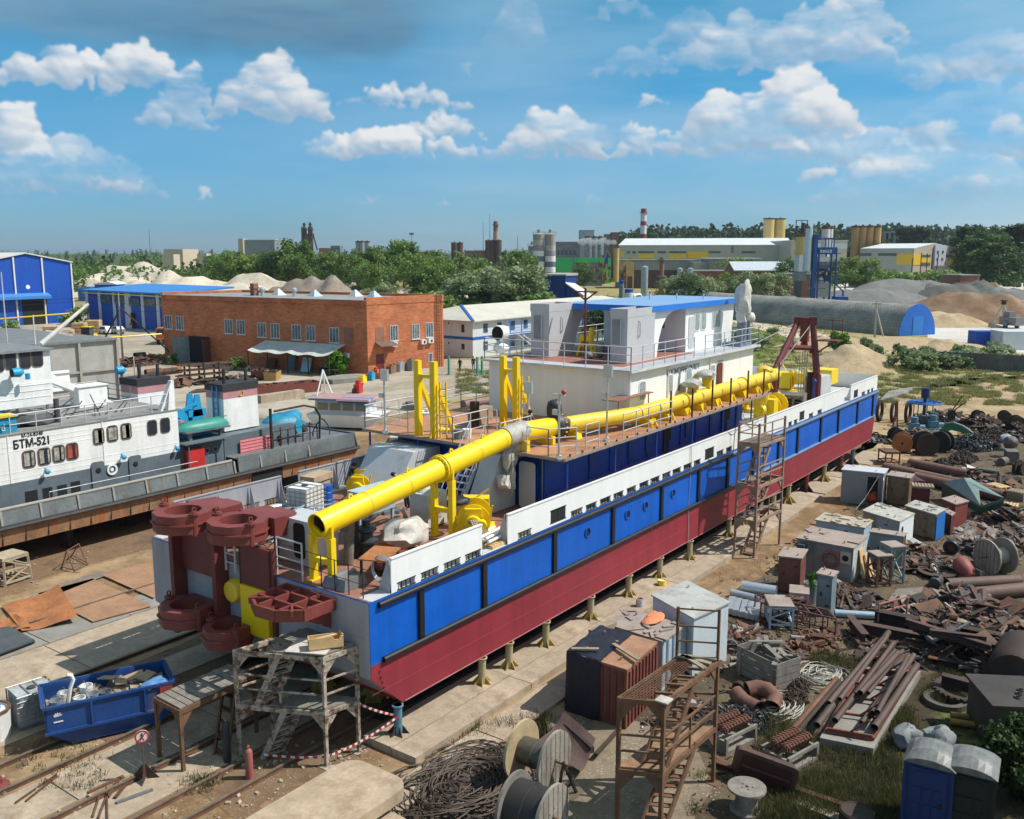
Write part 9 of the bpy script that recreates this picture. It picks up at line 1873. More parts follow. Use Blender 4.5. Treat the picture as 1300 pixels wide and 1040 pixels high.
def gpan(u0,u1,y0,y1,mt,nm,pr=.1):
 m=MB();m.sb([g0+dg*u0+UP*zz(y0,420)+ng*.06,g0+dg*u1+UP*zz(y0,420)+ng*.06,g0+dg*u1+UP*zz(y1,420)+ng*.06,g0+dg*u0+UP*zz(y1,420)+ng*.06],ng*pr);m.B(nm,mt,t)
gpan(.0,.16,336,323,PYEL,'yellow_panel');gpan(.16,.36,333,327,PYEL,'yellow_panel');gpan(.16,.36,326.5,323.5,WINB,'window');gpan(.16,.36,337,334,WINB,'window');gpan(.42,.66,346,311.5,M('panel_pale_blue',(.50,.52,.58),.7),'stair_block',.8);gpan(.7,.86,333,328,PYEL,'yellow_panel');gpan(.7,.86,326.5,323.5,WINB,'window');gpan(.86,.99,336,324,PYEL,'yellow_panel')
for u in(.46,.57):
 for y in(320,329):gpan(u,u+.03,y+1.6,y-1.6,WINB,'window',1.)
 gpan(u-.03,u+.06,346,337,M('door_grey',(.12,.12,.13),.7),'doorway',.95)
fbox('warehouse','low wide grey hall with white roof and cream end behind the asphalt tower',1004,1075,480,306,40,M('hall_cream',(.55,.50,.40),.7),ROOFW,wins=[(.45,1,zz(316,480),zz(309,480),ROOFW,'skylight')])
fbox('factory_wall','long dull grey flat-roofed range with dark base before the warehouse',788,888,410,331,20,PANG,ROOFG,wins=[(0,1,0,zz(343,410),M('base_maroon',(.10,.06,.055),.8,var=.3),'lower_wall')])
fbox('shed','white roofed open shed between the grey range and asphalt tower',902,965,395,329,20,PANG,ROOFW);fbox('shed','pale grey wall block beside the open shed',881,910,400,333,10,M('panel_pale',(.40,.39,.36),.8),None)
fbox('brick_shed','long low brick range behind the grey willows',880,980,330,345,14,BRICKD,ROOFG);fbox('brick_shed','brick gabled shed with pale blue-grey roof beside the asphalt tower',934,1006,300,344,14,BRICKD,M('roof_pale_blue',(.50,.55,.58),.5),gable=2.6)
fbox('brick_hut','small brick hut with flat roof between the gravel heaps',1197,1222,318,350,8,BRICKD,ROOFG,D1=310);fbox('brick_shed','low brick shed behind the asphalt tower',1000,1030,280,349,10,BRICKD,ROOFG)
fbox('grey_block','grey unfinished concrete tower block right of the yellow silo cluster',1120,1136,700,294,12,PANG,None,wins=[(.2,.4,20,30,DKI,'opening'),(.6,.8,20,30,DKI,'opening'),(.6,.8,12,18,DKI,'opening')])
fbox('apartment_block','pale apartment block half hidden by the trees at the right edge',1224,1290,520,314,14,M('block_pale',(.48,.44,.38),.8),None,wins=[(.1+.2*k,.18+.2*k,8,11,WINB,'window')for k in rg(4)])
def stack(name,label,px,D,y_top,r0,r1,bands,base=0.,cat='chimney'):
 p=gD(px,D);zt=zD(y_top,D);t=thing(name,label,cat,tuple(p));n_=len(bands);nm={}
 for i,mt in en(bands):
  f0,f1=i/n_,(i+1)/n_;m=MB();m.lt([(lerp(r0,r1,f0),lerp(base,zt,f0)),(lerp(r0,r1,f1),lerp(base,zt,f1))]+([(0,zt)]if i==n_-1 else[]),18,p);m.B('shaft_band',mt,t)
 m=MB()
 for f in(.5,.93):z=lerp(base,zt,f);m.lt([(lerp(r0,r1,f)-.1,z),(lerp(r0,r1,f)+.8,z),(lerp(r0,r1,f)+.8,z+.5),(lerp(r0,r1,f)-.1,z+.5)],18,p)
 m.B('gallery_ring',STL,t);return t
RB,WBn=M('band_red',(.30,.025,.035),.6),M('band_white',(.70,.70,.70),.6)
stack('striped_chimney','tall red and white striped factory chimney',816,640,265,2.6,1.9,[WBn]*9+[RB,WBn,WBn,RB,WBn,WBn,RB])
BRK2=M('stack_brick',(.30,.14,.08),.9,var=.2);stack('brick_chimney','thin old brick chimney left of the banded silos',629.5,560,281,2.,1.4,[BRK2,BRK2,M('stack_pale',(.45,.28,.18),.9),BRK2,M('stack_pale'),BRK2]);stack('brick_chimney','short square-looking brick stack before the grey range',840.5,330,327,.9,.8,[BRICKD]*3)
def silo(m,c,r,z0,z1,dome=.0,n=18):m.lt([(r,z0),(r,z1),(r*.25,z1+dome),(0,z1+dome)],n,c)
bs_=thing('banded_silos','trio of tall cement silos with white and blue grey bands','silo',gD(690,420))
Bcol=[M('silo_conc',(.30,.29,.28),.8),M('silo_white',(.72,.72,.72),.6),M('silo_bluegrey',(.12,.13,.22),.6),M('silo_lilac',(.28,.26,.32),.7),M('silo_dirty',(.42,.41,.38),.7)]
for px,D,y0,r_ in((684,420,298,2.6),(698.5,420,298,2.4),(675.5,426,313,1.8)):
 c=gD(px,D);zt=zD(y0,D);k=[0,1,2,1,2,1,3,4,0]if px<690 else[0,0,1,2,1,3,4,0,0]
 for i,q in en(k):z0_,z1_=lerp(2,zt,i/9),lerp(2,zt,(i+1)/9);m=MB();m.lt([(r_,z0_),(r_,z1_)],18,c);m.B('shaft_band',Bcol[q],bs_)
 m=MB();m.lt([(r_,zt),(r_*.3,zt+.8),(r_*.3,zt+2.2),(0,zt+2.2)],14,c);m.lt([(r_+.2,zt),(r_+.25,zt+.1)],14,c);m.lt([(r_+.2,zt+1.1),(r_+.25,zt+1.2)],14,c);m.lt([(r_*.5,0),(r_,2.2)],14,c)
 for a in rg(0,360,30):p=c+V((cos(R(a))*(r_+.2),sin(R(a))*(r_+.2),zt));m.br(p,p+UP*1.2,.08)
 m.B('top_gear',Bcol[0],bs_)
def silo_row(name,label,cols,D,y0,r,mt,yb=None,ring=None,z0=0):
 t=thing(name,label,'silo',gD(cols[0],D));zt=zD(y0,D)
 for px in cols:m=MB();c=gD(px,D+(hash(px)%3));silo(m,c,r,z0,zt,.5);m.B('silo_body',mt,t);m=MB();m.lt([(r+.05,zt),(r+.15,zt+.9),(r+.1,zt+.9)],16,c);m.cy(c+UP*zt,c+UP*(zt+1.4),.4,8);m.B('top_rail',RUST,t)
 return t
YS_=M('silo_yellow',(.56,.40,.13),.6,var=.12,scale=.2,rust=.15,streak=1);RS_=M('silo_rust_yellow',(.40,.235,.09),.7,var=.2,scale=.15,rust=.35,rcol='5e3418',streak=1)
silo_row('yellow_silos','pair of tall pale yellow silos above the long warehouse',(974.5,988.5),560,279,3.2,YS_);silo_row('rusty_silos','cluster of rusty yellow silos with railed tops',(1084.5,1093.5,1102.5,1112),430,289,1.75,RS_);silo_row('yellow_tank','squat yellow silo under a rusty steel frame',(1017,),400,301,2.6,YS_);silo_row('white_silos','two white silos behind the asphalt tower',(1047,1051),330,291,1.4,M('silo_pale',(.6,.6,.58),.5))
p=gD(1016,402);t=thing('steel_tower','rusty open steel frame tower standing on the squat yellow silo','tower',tuple(p));m=MB()
for x in(-2.4,0,2.4):m.br(p+RT*x+UP*20,p+RT*x+UP*zD(280,402),.3)
for y in(280,288,296):m.br(p-RT*2.6+UP*zD(y,402),p+RT*2.6+UP*zD(y,402),.3)
m.br(p+RT*.8+UP*20,p+RT*.8+UP*(zD(283,402)),1.2);m.B('frame',RSD,t)
pb=gD(1049,228);at_=thing('asphalt_tower','blue multi-storey asphalt mixing tower with silver stack','plant',tuple(pb));k_=228/FPX
BT,BTD=M('tower_blue',(.015,.085,.30),.55,var=.15),M('tower_grey',(.30,.31,.33),.6,var=.15)
def TP(px,y,dd=0.):return pb+RT*((px-1049)*k_)+HD*dd+UP*zD(y,228)
def tb(x0,x1,y0,y1,d0,d1,mt,nm):
 m=MB();m.hx([TP(x0,y1,d0),TP(x1,y1,d0),TP(x1,y1,d1),TP(x0,y1,d1),TP(x0,y0,d0),TP(x1,y0,d0),TP(x1,y0,d1),TP(x0,y0,d1)]);m.B(nm,mt,at_)
tb(1033,1038,298,396,0,1.2,BT,'elevator_leg');tb(1035,1041,298,302,-.2,1.4,BT,'elevator_head');tb(1039,1062,314,323,-.1,4,BT,'screen_housing');tb(1040,1058,326,333,.2,3.8,WFR,'hot_bin');tb(1042,1056,334,341,.2,3.8,BTD,'weigh_hopper');tb(1036,1055,359,366,0,3.8,BTD,'mixed_silo');tb(1035,1055,367,377,0,3.8,BTD,'mixed_silo');tb(1041.2,1056,317,321,-.15,-.02,M('panel_sign',(.55,.58,.6),.5),'sign_panel');tb(1048,1060,302,304,.5,3.5,BT,'top_frame')
text_part('TTM',1.,TP(1042,320.6,-.17),RT,UP,BLK,at_,sx=1.1)
m=MB()
for x in(1040,1056,1062):
 for dd in(0,4):m.br(TP(x,396,dd),TP(x,315,dd),.32)
for y in(322,333,338,344,351,357):m.br(TP(1037,y,-.4),TP(1067,y,-.4),.16);m.br(TP(1037,y,4.2),TP(1067,y,4.2),.16);m.br(TP(1066,y,-.4),TP(1066,y,4.2),.16)
for x in(1049,1053,1057,1060):m.br(TP(x,315,1),TP(x,303,1),.2)
m.br(TP(1062,360,0),TP(1073,370,0),.3);m.br(TP(1073,370,0),TP(1073,376,0),.4);m.br(TP(1056,344,0),TP(1062,330,0),.15);m.B('frame',BT,at_)
m=MB()
for y in(338,344,351):
 for k in rg(14):m.br(TP(1038+k*2.2,y,-.45),TP(1038+k*2.2,y-5,-.45),.07)
 m.br(TP(1038,y-5,-.45),TP(1067,y-5,-.45),.08);
for k in rg(30):c=TP(1037+rd()*24,340+rd()*18,.5+rd()*3);m.cb(c,(.4+rd()*1.6,.5,.4+rd()),rd())
m.B('machinery',M('machinery_dark',(.07,.075,.085),.6,var=.6,scale=1),at_)
m=MB();m.cy(TP(1027.5,344,1),TP(1028,290,1),1.,14,.85);m.B('silver_stack',GALV,at_)
tb(1017,1026,324,345,1,5,GALV,'filter_house');tb(1016,1027,346,357,.8,5.2,SLATE,'filter_hopper');tb(1017,1022,357,392,1,4,M('hopper_dark',(.06,.07,.08),.6),'filter_leg')
tb(1066,1080,377,384,0,4,BT,'control_cabin');tb(1002,1014,376,382,0,3,WFR,'office_cabin')
pb2=gD(785,330);yp=thing('yellow_mixer','pale yellow old mixing plant with blue hopper and tilted conveyor','plant',tuple(pb2));k2=330/FPX
def YP_(px,y,dd=0.):return pb2+RT*((px-785)*k2)+HD*dd+UP*zD(y,330)
YPM=M('plant_yellow',(.52,.36,.14),.7,var=.15,scale=.6,rust=.2)
m=MB();m.cy(YP_(782.5,358),YP_(782.5,316),1.,14);m.cy(YP_(782.5,316),YP_(782.5,315),1.1,14);m.B('silo_body',YPM,yp)
m=MB();q=[YP_(795,347),YP_(805,347),YP_(805,333),YP_(795,333)];m.sb(q,HD*3);m.sb([YP_(797,351),YP_(803,351),YP_(805,347),YP_(795,347)],HD*2.5)
for x in(796,804):m.br(YP_(x,347),YP_(x,375),.25)
m.B('hopper',YPM,yp)
m=MB();m.br(YP_(788,340),YP_(804,323),.5,.3);m.br(YP_(788,343),YP_(804,326),.2)
for k in rg(8):m.br(YP_(788+2*k,340-2.1*k),YP_(789+2*k,343-2.1*k),.15)
m.br(YP_(764,343),YP_(771,317),.2);m.br(YP_(771,317),YP_(776,326),.2);m.br(YP_(772,356),YP_(770,335),.6);m.B('conveyor',YPM,yp)
m=MB();m.sb([YP_(768,338),YP_(772,338),YP_(772.5,325),YP_(770,320),YP_(768,328)],HD*2);m.B('blue_hopper',M('hopper_blue',(.015,.08,.30),.6),yp)
m=MB()
for k in rg(40):m.cb(YP_(752+rd()*44,334+rd()*26,rd()*3),(.6+rd()*2,1,.5+rd()*1.2),rd())
m.B('machinery',M('plant_rust',(.30,.19,.10),.8,var=.6,scale=.6),yp)
fbox('container_row','bright green row of covered containers beside the banded silos',706,727,470,327.5,6,M('green_cover',(.03,.50,.13),.6,var=.12,scale=.4),None,cat='containers');fbox('container_row','bright green row of covered containers behind the yellow plant',730,776,480,327.5,6,M('green_cover'),None,cat='containers');fbox('pipe_bridge','long dark blue grey duct on the ground before the green rows',730,765,440,333,4,M('duct_bluegrey',(.15,.19,.23),.6),None,cat='duct')
fbox('tower_block','tall pale grey factory tower with rounded roof edge',736,742,640,292,12,M('tower_shaded_grey',(.36,.40,.41),.7),None);fbox('tower_block','grey sunlit half of the factory tower',742.2,754,641,293,12,M('tower_lit_grey',(.44,.46,.45),.7),ROOFG)  # one tower in two greys: shade and sunlight put into the wall colours
silo_row('glass_silos','row of shiny grey silos below the grey factory tower',(747,754,761),600,302,2.6,M('silo_glass',(.26,.31,.34),.35,.3,var=.3,scale=.4));fbox('brick_tower','brown brick factory tower with flat top',776,785,640,295,10,BRICKD,None);fbox('brick_tower','darker brick block with slab roof beside the brick factory tower',768,776,642,298,10,M('block_dull',(.22,.20,.19),.8),ROOFG)
fbox('old_factory','low purple grey old factory behind the banded silos',704,736,620,307,30,M('factory_purple',(.24,.225,.25),.8,var=.25,scale=.3),None,wins=[(.1+.16*k,.2+.16*k,14,17,M('opening_grey',(.13,.13,.14),.8),'opening')for k in rg(5)]);fbox('brick_range','reddish brick range under the striped chimney',766,790,560,324,12,BRICKD,None)
p0_,zt=gD(690,196),zD(348,196);ch=thing('conveyor_house','dark blue conveyor house with a sloping covered gallery','building',tuple(p0_));kk=196/FPX
def CP(px,y,dd=0.):return p0_+RT*((px-690)*kk)+HD*dd+UP*zD(y,196)
CBD=ribbed('clad_dark_blue',(.006,.04,.21));m=MB();m.hx([CP(690,420),CP(717,420,-2),CP(733,420,3),CP(706,420,5),CP(690,350),CP(717,350,-2),CP(733,350,3),CP(706,350,5)]);m.B('walls',CBD,ch)
m=MB();m.hx([CP(688,350,-.4),CP(718,350,-2.4),CP(735,350,3.2),CP(706,350,5.4),CP(688,348,-.4),CP(718,348,-2.4),CP(735,347,3.2),CP(706,347,5.4)]);m.B('roof',M('roof_grey_felt',(.36,.34,.31),.8,var=.15),ch)
m=MB();m.hx([CP(718,420,-2),CP(760,420,-4),CP(764,420,0),CP(722,420,2),CP(718,361,-2),CP(760,390,-4),CP(764,390,0),CP(722,361,2)]);m.B('gallery',CBD,ch)
m=MB();m.hx([CP(717,360,-2.4),CP(762,391,-4.4),CP(770,388,.6),CP(724,357,2.6),CP(717,358.5,-2.4),CP(762,389.5,-4.4),CP(770,386.5,.6),CP(724,355.5,2.6)]);m.B('gallery_roof',CLADR,ch)
for px,D,y0,r_,mt,lb in((819,255,339,.95,M('tank_silver',(.42,.46,.47),.4,.4),'tall silver upright tank beside the blue machines'),(864,330,341,1.,M('tank_silver'),'silver tank before the brick range'),(877,330,341,1.,M('tank_silver'),'second silver tank right beside the other before the brick range'),(790,225,361,.6,SLATE,'grey upright tank with white and blue top'),(799,228,372,1.1,WFR,'short white tank with pipework')):
 t=thing('upright_tank',lb,'tank',gD(px,D));m=MB();silo(m,gD(px,D),r_,0,zD(y0,D),.3);m.B('tank_body',mt,t)
 if px in(790,799):m=MB();silo(m,gD(px,D),r_*.9,zD(y0,D),zD(y0,D)+.9,.1);m.B('tank_top',CLADB,t)
t=thing('pump_station','dark blue pump units with white tank behind the wheelhouse roof','machine',gD(838,250));m=MB();p=gD(838,250);m.cb(p+UP*1.6,(5.5,2.5,2.4),AZ-pi/2);m.cb(p+UP*3.+RT*1,(1.,1.,.8),0);m.B('unit',CBD,t);m=MB();m.lt([(0,-2.4),(.9,-2.2),(.9,2.2),(0,2.4)],14,gD(808,250)+UP*3.6,'X');m.B('white_tank',WFR,t)
m=MB()
for k in rg(12):p=gD(790+k*9,262);m.br(p,p+UP*3.2,.15)
m.br(gD(785,262)+UP*3.2,gD(895,262)+UP*3.2,.35);m.br(gD(785,262)+UP*2.4,gD(895,262)+UP*2.4,.25);tag(m.B('pipe_rack',STL),'long grey pipe run on posts before the grey willows','pipes')
p=gD(391,640);ct=thing('kiln_tower','dark rusty cement kiln tower with two finger-like tops','tower',tuple(p));kk=640/FPX;KT=M('kiln_rust',(.10,.065,.055),.8,var=.5,scale=.15)
def KP(px,y,dd=0.):return p+RT*((px-391)*kk)+HD*dd+UP*zD(y,640)
m=MB()
for px,y0,r_ in((387.5,289,1.6),(395,288,1.7),(391,297,2.6)):m.cy(KP(px,330),KP(px,y0),r_,12);
for px,y0 in((387.5,283),(395,282.5)):m.cy(KP(px,290),KP(px,y0),.8,10);m.cy(KP(px,285.5),KP(px,284.5),1.3,10)
for y in(291,297,303):m.hx([KP(384,y+.8,-2),KP(399,y+.8,-2),KP(399,y+.8,3),KP(384,y+.8,3),KP(384,y,-2),KP(399,y,-2),KP(399,y,3),KP(384,y,3)])
for x in(385,398):m.br(KP(x,330,-2),KP(x,288,-2),.5)
m.br(KP(398,297,0),KP(403,318,0),.8);m.B('kiln_body',KT,ct)
fbox('factory_block','pale blue roofed factory block left of the kiln tower',303,349,640,305,25,M('block_bluegrey',(.20,.25,.28),.7),M('roof_bluewhite',(.5,.56,.58),.5));fbox('factory_block','beige stair block at the left of the pale factory block',303,309,636,303,10,M('block_beige',(.46,.38,.29),.8),None)
fbox('ruined_block','sandy roofless block in the far trees, left one',205,220,520,323,10,M('block_sand',(.52,.44,.34),.9),None);fbox('ruined_block','sandy taller block in the far trees, right one',232,252,560,316.5,12,M('block_sand'),None,D1=580);fbox('ruined_block','low sandy block beside the taller one in the far trees',250,262,560,322,8,M('block_sand'),None)
fbox('factory_block','low red brown roofed sheds right of the kiln tower',405,425,600,315,14,M('shed_rust',(.30,.16,.10),.8),None);silo_row('grey_silos','three thin grey silos in the trees right of the kiln tower',(455,460,467),600,308,1.6,M('silo_greyblue',(.28,.31,.34),.6));silo_row('dark_silos','dark rusty twin silos left of the thin brick chimney',(577,584),520,310,1.8,KT);silo_row('dark_silos','dark rusty silos at the foot of the thin brick chimney',(620,626,633),540,307,1.8,KT)
fbox('factory_block','low pink roofed shed in the trees',446,462,560,321,8,M('shed_pink',(.5,.2,.17),.7),None);fbox('factory_block','long low brown factory range in the trees left of the dark silos',530,560,540,320,12,M('range_brown',(.26,.17,.13),.8),ROOFW);fbox('factory_block','low brown range with grey roof between the dark silos',590,618,545,319,12,M('range_brown'),ROOFG);fbox('factory_block','blue grey works with rusty gear right of the kiln tower',420,432,560,312,10,M('works_bluegrey',(.15,.18,.22),.7,var=.5,scale=.3),None)
for px,D,y0,lb in((191,520,291,'thin lattice radio mast above the left forest'),(622,560,271,'tall thin radio mast beside the brick chimney'),(613.5,560,282,'shorter thin mast left of the tall radio mast'),(523,480,297,'floodlight mast in the middle trees'),(657,430,300,'thin lamp mast left of the banded silos'),(869,900,283,'small mast on the pine ridge')):
 p=gD(px,D);h=zD(y0,D);t=thing('mast',lb,'mast',tuple(p));m=MB();m.cy(p,p+UP*h,.25,6,.12);
 if px==523:m.cb(p+UP*h,(2.2,1,1),AZ-1.57)
 m.B('mast_pole',STL,t)
def apole(px,py,top,label,legs=2):
 p=at(px,py);h=atD(px,top,p.dot(HD)).z;t=thing('utility_pole',label,'pole',tuple(p),0,'utility poles');m=MB();m.cy((0,0,0),(0,0,h),.2,8,.14);m.B('post',M('pole_pale',(.42,.38,.32),.9),t,1)
 for k in rg(legs-1):m=MB();a=RT*(1.7 if k==0 else-2.2)+HD*(.3 if k else 0);m.tb([a,V((0,0,h*.8))],.15,6);m.B('strut',M('pole_pale'),t,1)
 m=MB();m.br(-RT*.8+UP*(h-.4),RT*.8+UP*(h-.4),.12);
 if legs>2:m.cb((0,0,h*.85),(.9,.6,.9),AZ)
 m.B('crossarm',RSD,t,1)
apole(1110,433,383,'pale concrete pole with one strut in front of the tunnel hangar');apole(1272,412,379,'three legged pole with transformer on the pale apron',3);apole(1149,392,373,'thin post behind the tunnel hangar end',1);apole(988,382,352,'dark thin post left of the asphalt tower',1);apole(1085,372,339,'thin lamp post by the gravel heaps',1)
for k,(px,y0)in en(((1159,328),(1170,321),(1177.5,322),(1184,321),(1189,322))):m=MB();p=gD(px,372);m.br(p,p+UP*zD(y0,372)+RT*(.8 if k==4 else 0),.28);tag(m.B('pile_post',RSD),['first','second','third','fourth','fifth leaning'][k]+' dark upright post from the left before the yellow gable','post')
fbox('site_container','blue container on the pale apron',1247,1277,150,410,2.5,CLADB,None,cat='container',z_top=2.6);fbox('site_container','pale grey box container at the right edge of the apron',1283,1325,146,411,4,PRIMW,None,cat='container',z_top=2.9)
m=MB();p=gD(1292,190);m.cb(p+UP*1.4,(4,2.4,1.6),1.);m.cb(p+UP*2.6+HD,(1.5,1.8,1.4),1.);m.br(p-RT*2,p-RT*4.5+UP*.6,1.,.8)
for k in(-1.2,1.2):m.lt([(0,-.4),(.8,-.4),(.8,.4),(0,.4)],12,p+RT*k+UP*.8,'Y')
tag(m.B('wheel_loader',STL),'grey wheel loader at the right edge of the apron','loader')
fw0,fw1=at(1168,466),at(1330,475);m=MB();dfw=(fw1-fw0);n_=10
for k in rg(n_):a,b2=fw0+dfw*(k/n_),fw0+dfw*((k+1)/n_-.003);m.sb([a,b2,b2+UP*2.2,a+UP*2.2],HD*.16);m.br(a,a+UP*2.35,.25)
tag(m.B('concrete_fence',M('fence_dark_concrete',(.13,.125,.115),.9,var=.25,scale=.8,grime=.3)),'dark grey concrete panel fence behind shrubs at the right','fence')
p=at(1140,510);m=MB();m.pm([(x.x,x.y)for x in(at(1116,512),at(1150,502),at(1162,494),at(1128,500))][::-1],0,.3);tag(m.B('slip_end_slab',CONCG),'pale concrete slip end beyond the bow','slab')
m=MB();p=gD(762,590);
for k in rg(7):m.lp(p+RT*(k*3.2-11)+UP*(zD(307,590)+.6*sin(k*2)),3.2-.15*k,k,.3,2,(1.3,1,.75))
sm=bpy.data.materials.new('steam');sm.use_nodes=1;nt=sm.node_tree;nt.nodes.remove(nt.nodes['Principled BSDF']);vp=ndn(nt,'ShaderNodeVolumePrincipled');iv(vp,'Color',(.95,.95,.95,1));iv(vp,'Density',.22);lk(vp.outputs[0],nt.nodes['Material Output'].inputs['Volume'])
o=m.B('steam',sm);tag(o,'white steam drifting past the grey factory tower','steam',kind='stuff')
m=MB();c0=-HD*60;qs=(c0-RT*300,c0+RT*300,gD(3900,5200),gD(-2600,5200));m.hx([V((q.x,q.y,z))for z in(-1.5,75)for q in qs])
hm=bpy.data.materials.new('haze_air');hm.use_nodes=1;nt=hm.node_tree;nt.nodes.remove(nt.nodes['Principled BSDF']);vp=ndn(nt,'ShaderNodeVolumePrincipled');iv(vp,'Color',(.80,.90,1,1));iv(vp,'Density',.00008);iv(vp,'Anisotropy',.2);lk(vp.outputs[0],nt.nodes['Material Output'].inputs['Volume'])
o=m.B('haze',hm,origin=(0,0,0));o['kind']='stuff'
def leafmat(name,c1,c2,c3):
 m,nt,b=nmat(name);v=coords(nt)
 oi=ndn(nt,'ShaderNodeObjectInfo');n=nz(nt,v,2.2,4);ad=nd(nt,'ShaderNodeMath',operation='MULTIPLY_ADD');iv(ad,1,.35);lk(oi.outputs['Random'],ad.inputs[0]);lk(n,ad.inputs[2])
 c=ramp(nt,ad.outputs[0],[(.42,rgba(c1)),(.65,rgba(c2)),(.9,rgba(c3))]).outputs[0];lk(c,b.inputs['Base Color']);iv(b,'Roughness',.65);iv(b,'Specular IOR Level',.25)
 tr=ndn(nt,'ShaderNodeBsdfTranslucent');mx=ndn(nt,'ShaderNodeMixShader');iv(mx,0,.22)
 hs=ndn(nt,'ShaderNodeHueSaturation');iv(hs,'Value',1.4);lk(c,hs.inputs['Color']);lk(hs.outputs[0],tr.inputs['Color'])
 lk(b.outputs[0],mx.inputs[1]);lk(tr.outputs[0],mx.inputs[2]);lk(mx.outputs[0],nt.nodes['Material Output'].inputs['Surface']);return m
LF=leafmat('leaf_green','506a36','69823f','879a54');LFD=leafmat('leaf_dark','385228','4c6834','647f42');LFW=leafmat('leaf_willow','6c7c54','84926a','9ea884');LFP=leafmat('leaf_pine','2b3c2b','3a4c34','4c5e40');LFB=leafmat('leaf_bright','3f6a1c','5a8a28','7aa83c')
BARK=M('bark',(.12,.09,.065),.9,var=.3,scale=3)
def crown(seed,n,blobs,size,up=.3):
 """leaf-sized faces in clumps; blobs are (centre, radius)"""
 g=np.random.RandomState(seed);w=np.array([b[1]**2 for b in blobs]);w=w/w.sum()
 idx=g.choice(len(blobs),n,p=w);c=np.array([b[0]for b in blobs])[idx];r=np.array([b[1]for b in blobs])[idx]
 d=g.normal(size=(n,3));d/=np.linalg.norm(d,axis=1)[:,None];rad=r*g.rand(n)**.38*(1+.22*g.normal(size=n))
 p=c+d*rad[:,None]*np.array([1,1,.8])
 nrm=d*.8+g.normal(size=(n,3))*.7;nrm[:,2]+=up;nrm/=np.linalg.norm(nrm,axis=1)[:,None]
 t=np.cross(nrm,g.normal(size=(n,3)));t/=np.linalg.norm(t,axis=1)[:,None];b=np.cross(nrm,t);s=size*(.6+.8*g.rand(n))[:,None]
 q=np.stack([p-t*s-b*s*.6,p+t*s-b*s*.6,p+t*s*.8+b*s*.6,p-t*s*.8+b*s*.6],1).reshape(-1,3)
 return q
def leaf_mesh(name,q,mat):
 me=bpy.data.meshes.new(name);nv=len(q);nf=nv//4;me.vertices.add(nv);me.vertices.foreach_set('co',q.astype(np.float32).ravel());me.loops.add(nv);me.loops.foreach_set('vertex_index',np.arange(nv,dtype=np.int32));me.polygons.add(nf);me.polygons.foreach_set('loop_start',np.arange(0,nv,4,dtype=np.int32));me.materials.append(mat);me.update(calc_edges=1);me.validate();return me
def tree_proto(seed,kind,mat,n=1500):
 """unit-height tree: crown quads and a limbed trunk"""
 g=random.Random(seed);bl=[];m=MB()
 if kind=='round':
  for i in rg(22):a=g.random()*6.28;z=.35+.6*g.random();r_=.30*(1-((z-.62)/.42)**2)**.5 if abs(z-.62)<.42 else.05;bl.append(((cos(a)*r_*g.random()**.5,sin(a)*r_*g.random()**.5,z),.07+.08*g.random()))
 elif kind=='tall':
  for i in rg(26):a=g.random()*6.28;z=.18+.8*g.random();r_=.20*(1-z)**.6+.03;bl.append(((cos(a)*r_*.8,sin(a)*r_*.8,z),.05+.07*(1.1-z)))
 elif kind=='pine':
  for i in rg(20):a=g.random()*6.28;z=.5+.48*g.random();r_=.16*(1.1-z)**.5;bl.append(((cos(a)*r_,sin(a)*r_,z),.05+.05*g.random()))
 elif kind=='bush':
  for i in rg(20):a=g.random()*6.28;z=.12+.72*g.random();r_=.62*(1-(z*.95)**2)**.5*g.random()**.6;bl.append(((cos(a)*r_,sin(a)*r_,z),.13+.14*g.random()))
 q=crown(seed,n,bl,.017 if kind in('round','tall')else(.02 if kind=='pine' else.05 if n<4000 else.026))
 h={'round':.6,'tall':.85,'pine':.95,'bush':.4}[kind];m.tb([(0,0,0),(.01,.005,h*.5),(0,.01,h)],.018,7,r1=.006)
 for i in rg(7):b=bl[g.randrange(len(bl))][0];z=min(h*.95,b[2]*.75);m.tb([(0,0,z*.8),(b[0]*.5,b[1]*.5,(z+b[2])/2),b],.007,5,r1=.003)
 return leaf_mesh(kind+'_leaves',q,mat),m
def make_tree(seed,kind,mat,name,label,cat,group,loc,h,n=1500):
 lm,m=tree_proto(seed,kind,mat,n);t=thing(name,label,cat,loc,0,group);tr=m.B('trunk',BARK,t,1)
 c=bpy.data.objects.new('crown',lm);c.parent=t;COL.objects.link(c);t.scale=(h,h,h);return t
PR_={}
LB={'round':'round green deciduous tree in the mixed belt between yard and factories','tall':'slim tall green tree in the mixed belt between yard and factories','pine':'dark pine tree of the stand behind the warehouses','willow':'grey green willow behind the barrack and wheelhouse','bush':'green shrub of the scrub beyond the yard','dark':'dark green bushy tree in the mixed belt between yard and factories','deep':'tall leafy tree of the clump at the far right'}
CFG={'round':('round',LF,'deciduous_tree','tree','trees in the belt beyond the yard'),'tall':('tall',LF,'poplar_tree','tree','slim trees in the belt beyond the yard'),'pine':('pine',LFP,'pine_tree','pine','pines behind the warehouses'),'willow':('round',LFW,'willow_tree','willow','grey willows'),'bush':('bush',LF,'shrub','shrub','shrubs beyond the yard'),'scrub':('bush',LFW,'shrub','shrub','grey shrubs'),'dark':('round',LFD,'deciduous_tree','tree','dark trees in the belt beyond the yard'),'deep':('tall',LFD,'tall_tree','tree','clump at the far right')}
tg=random.Random(9)
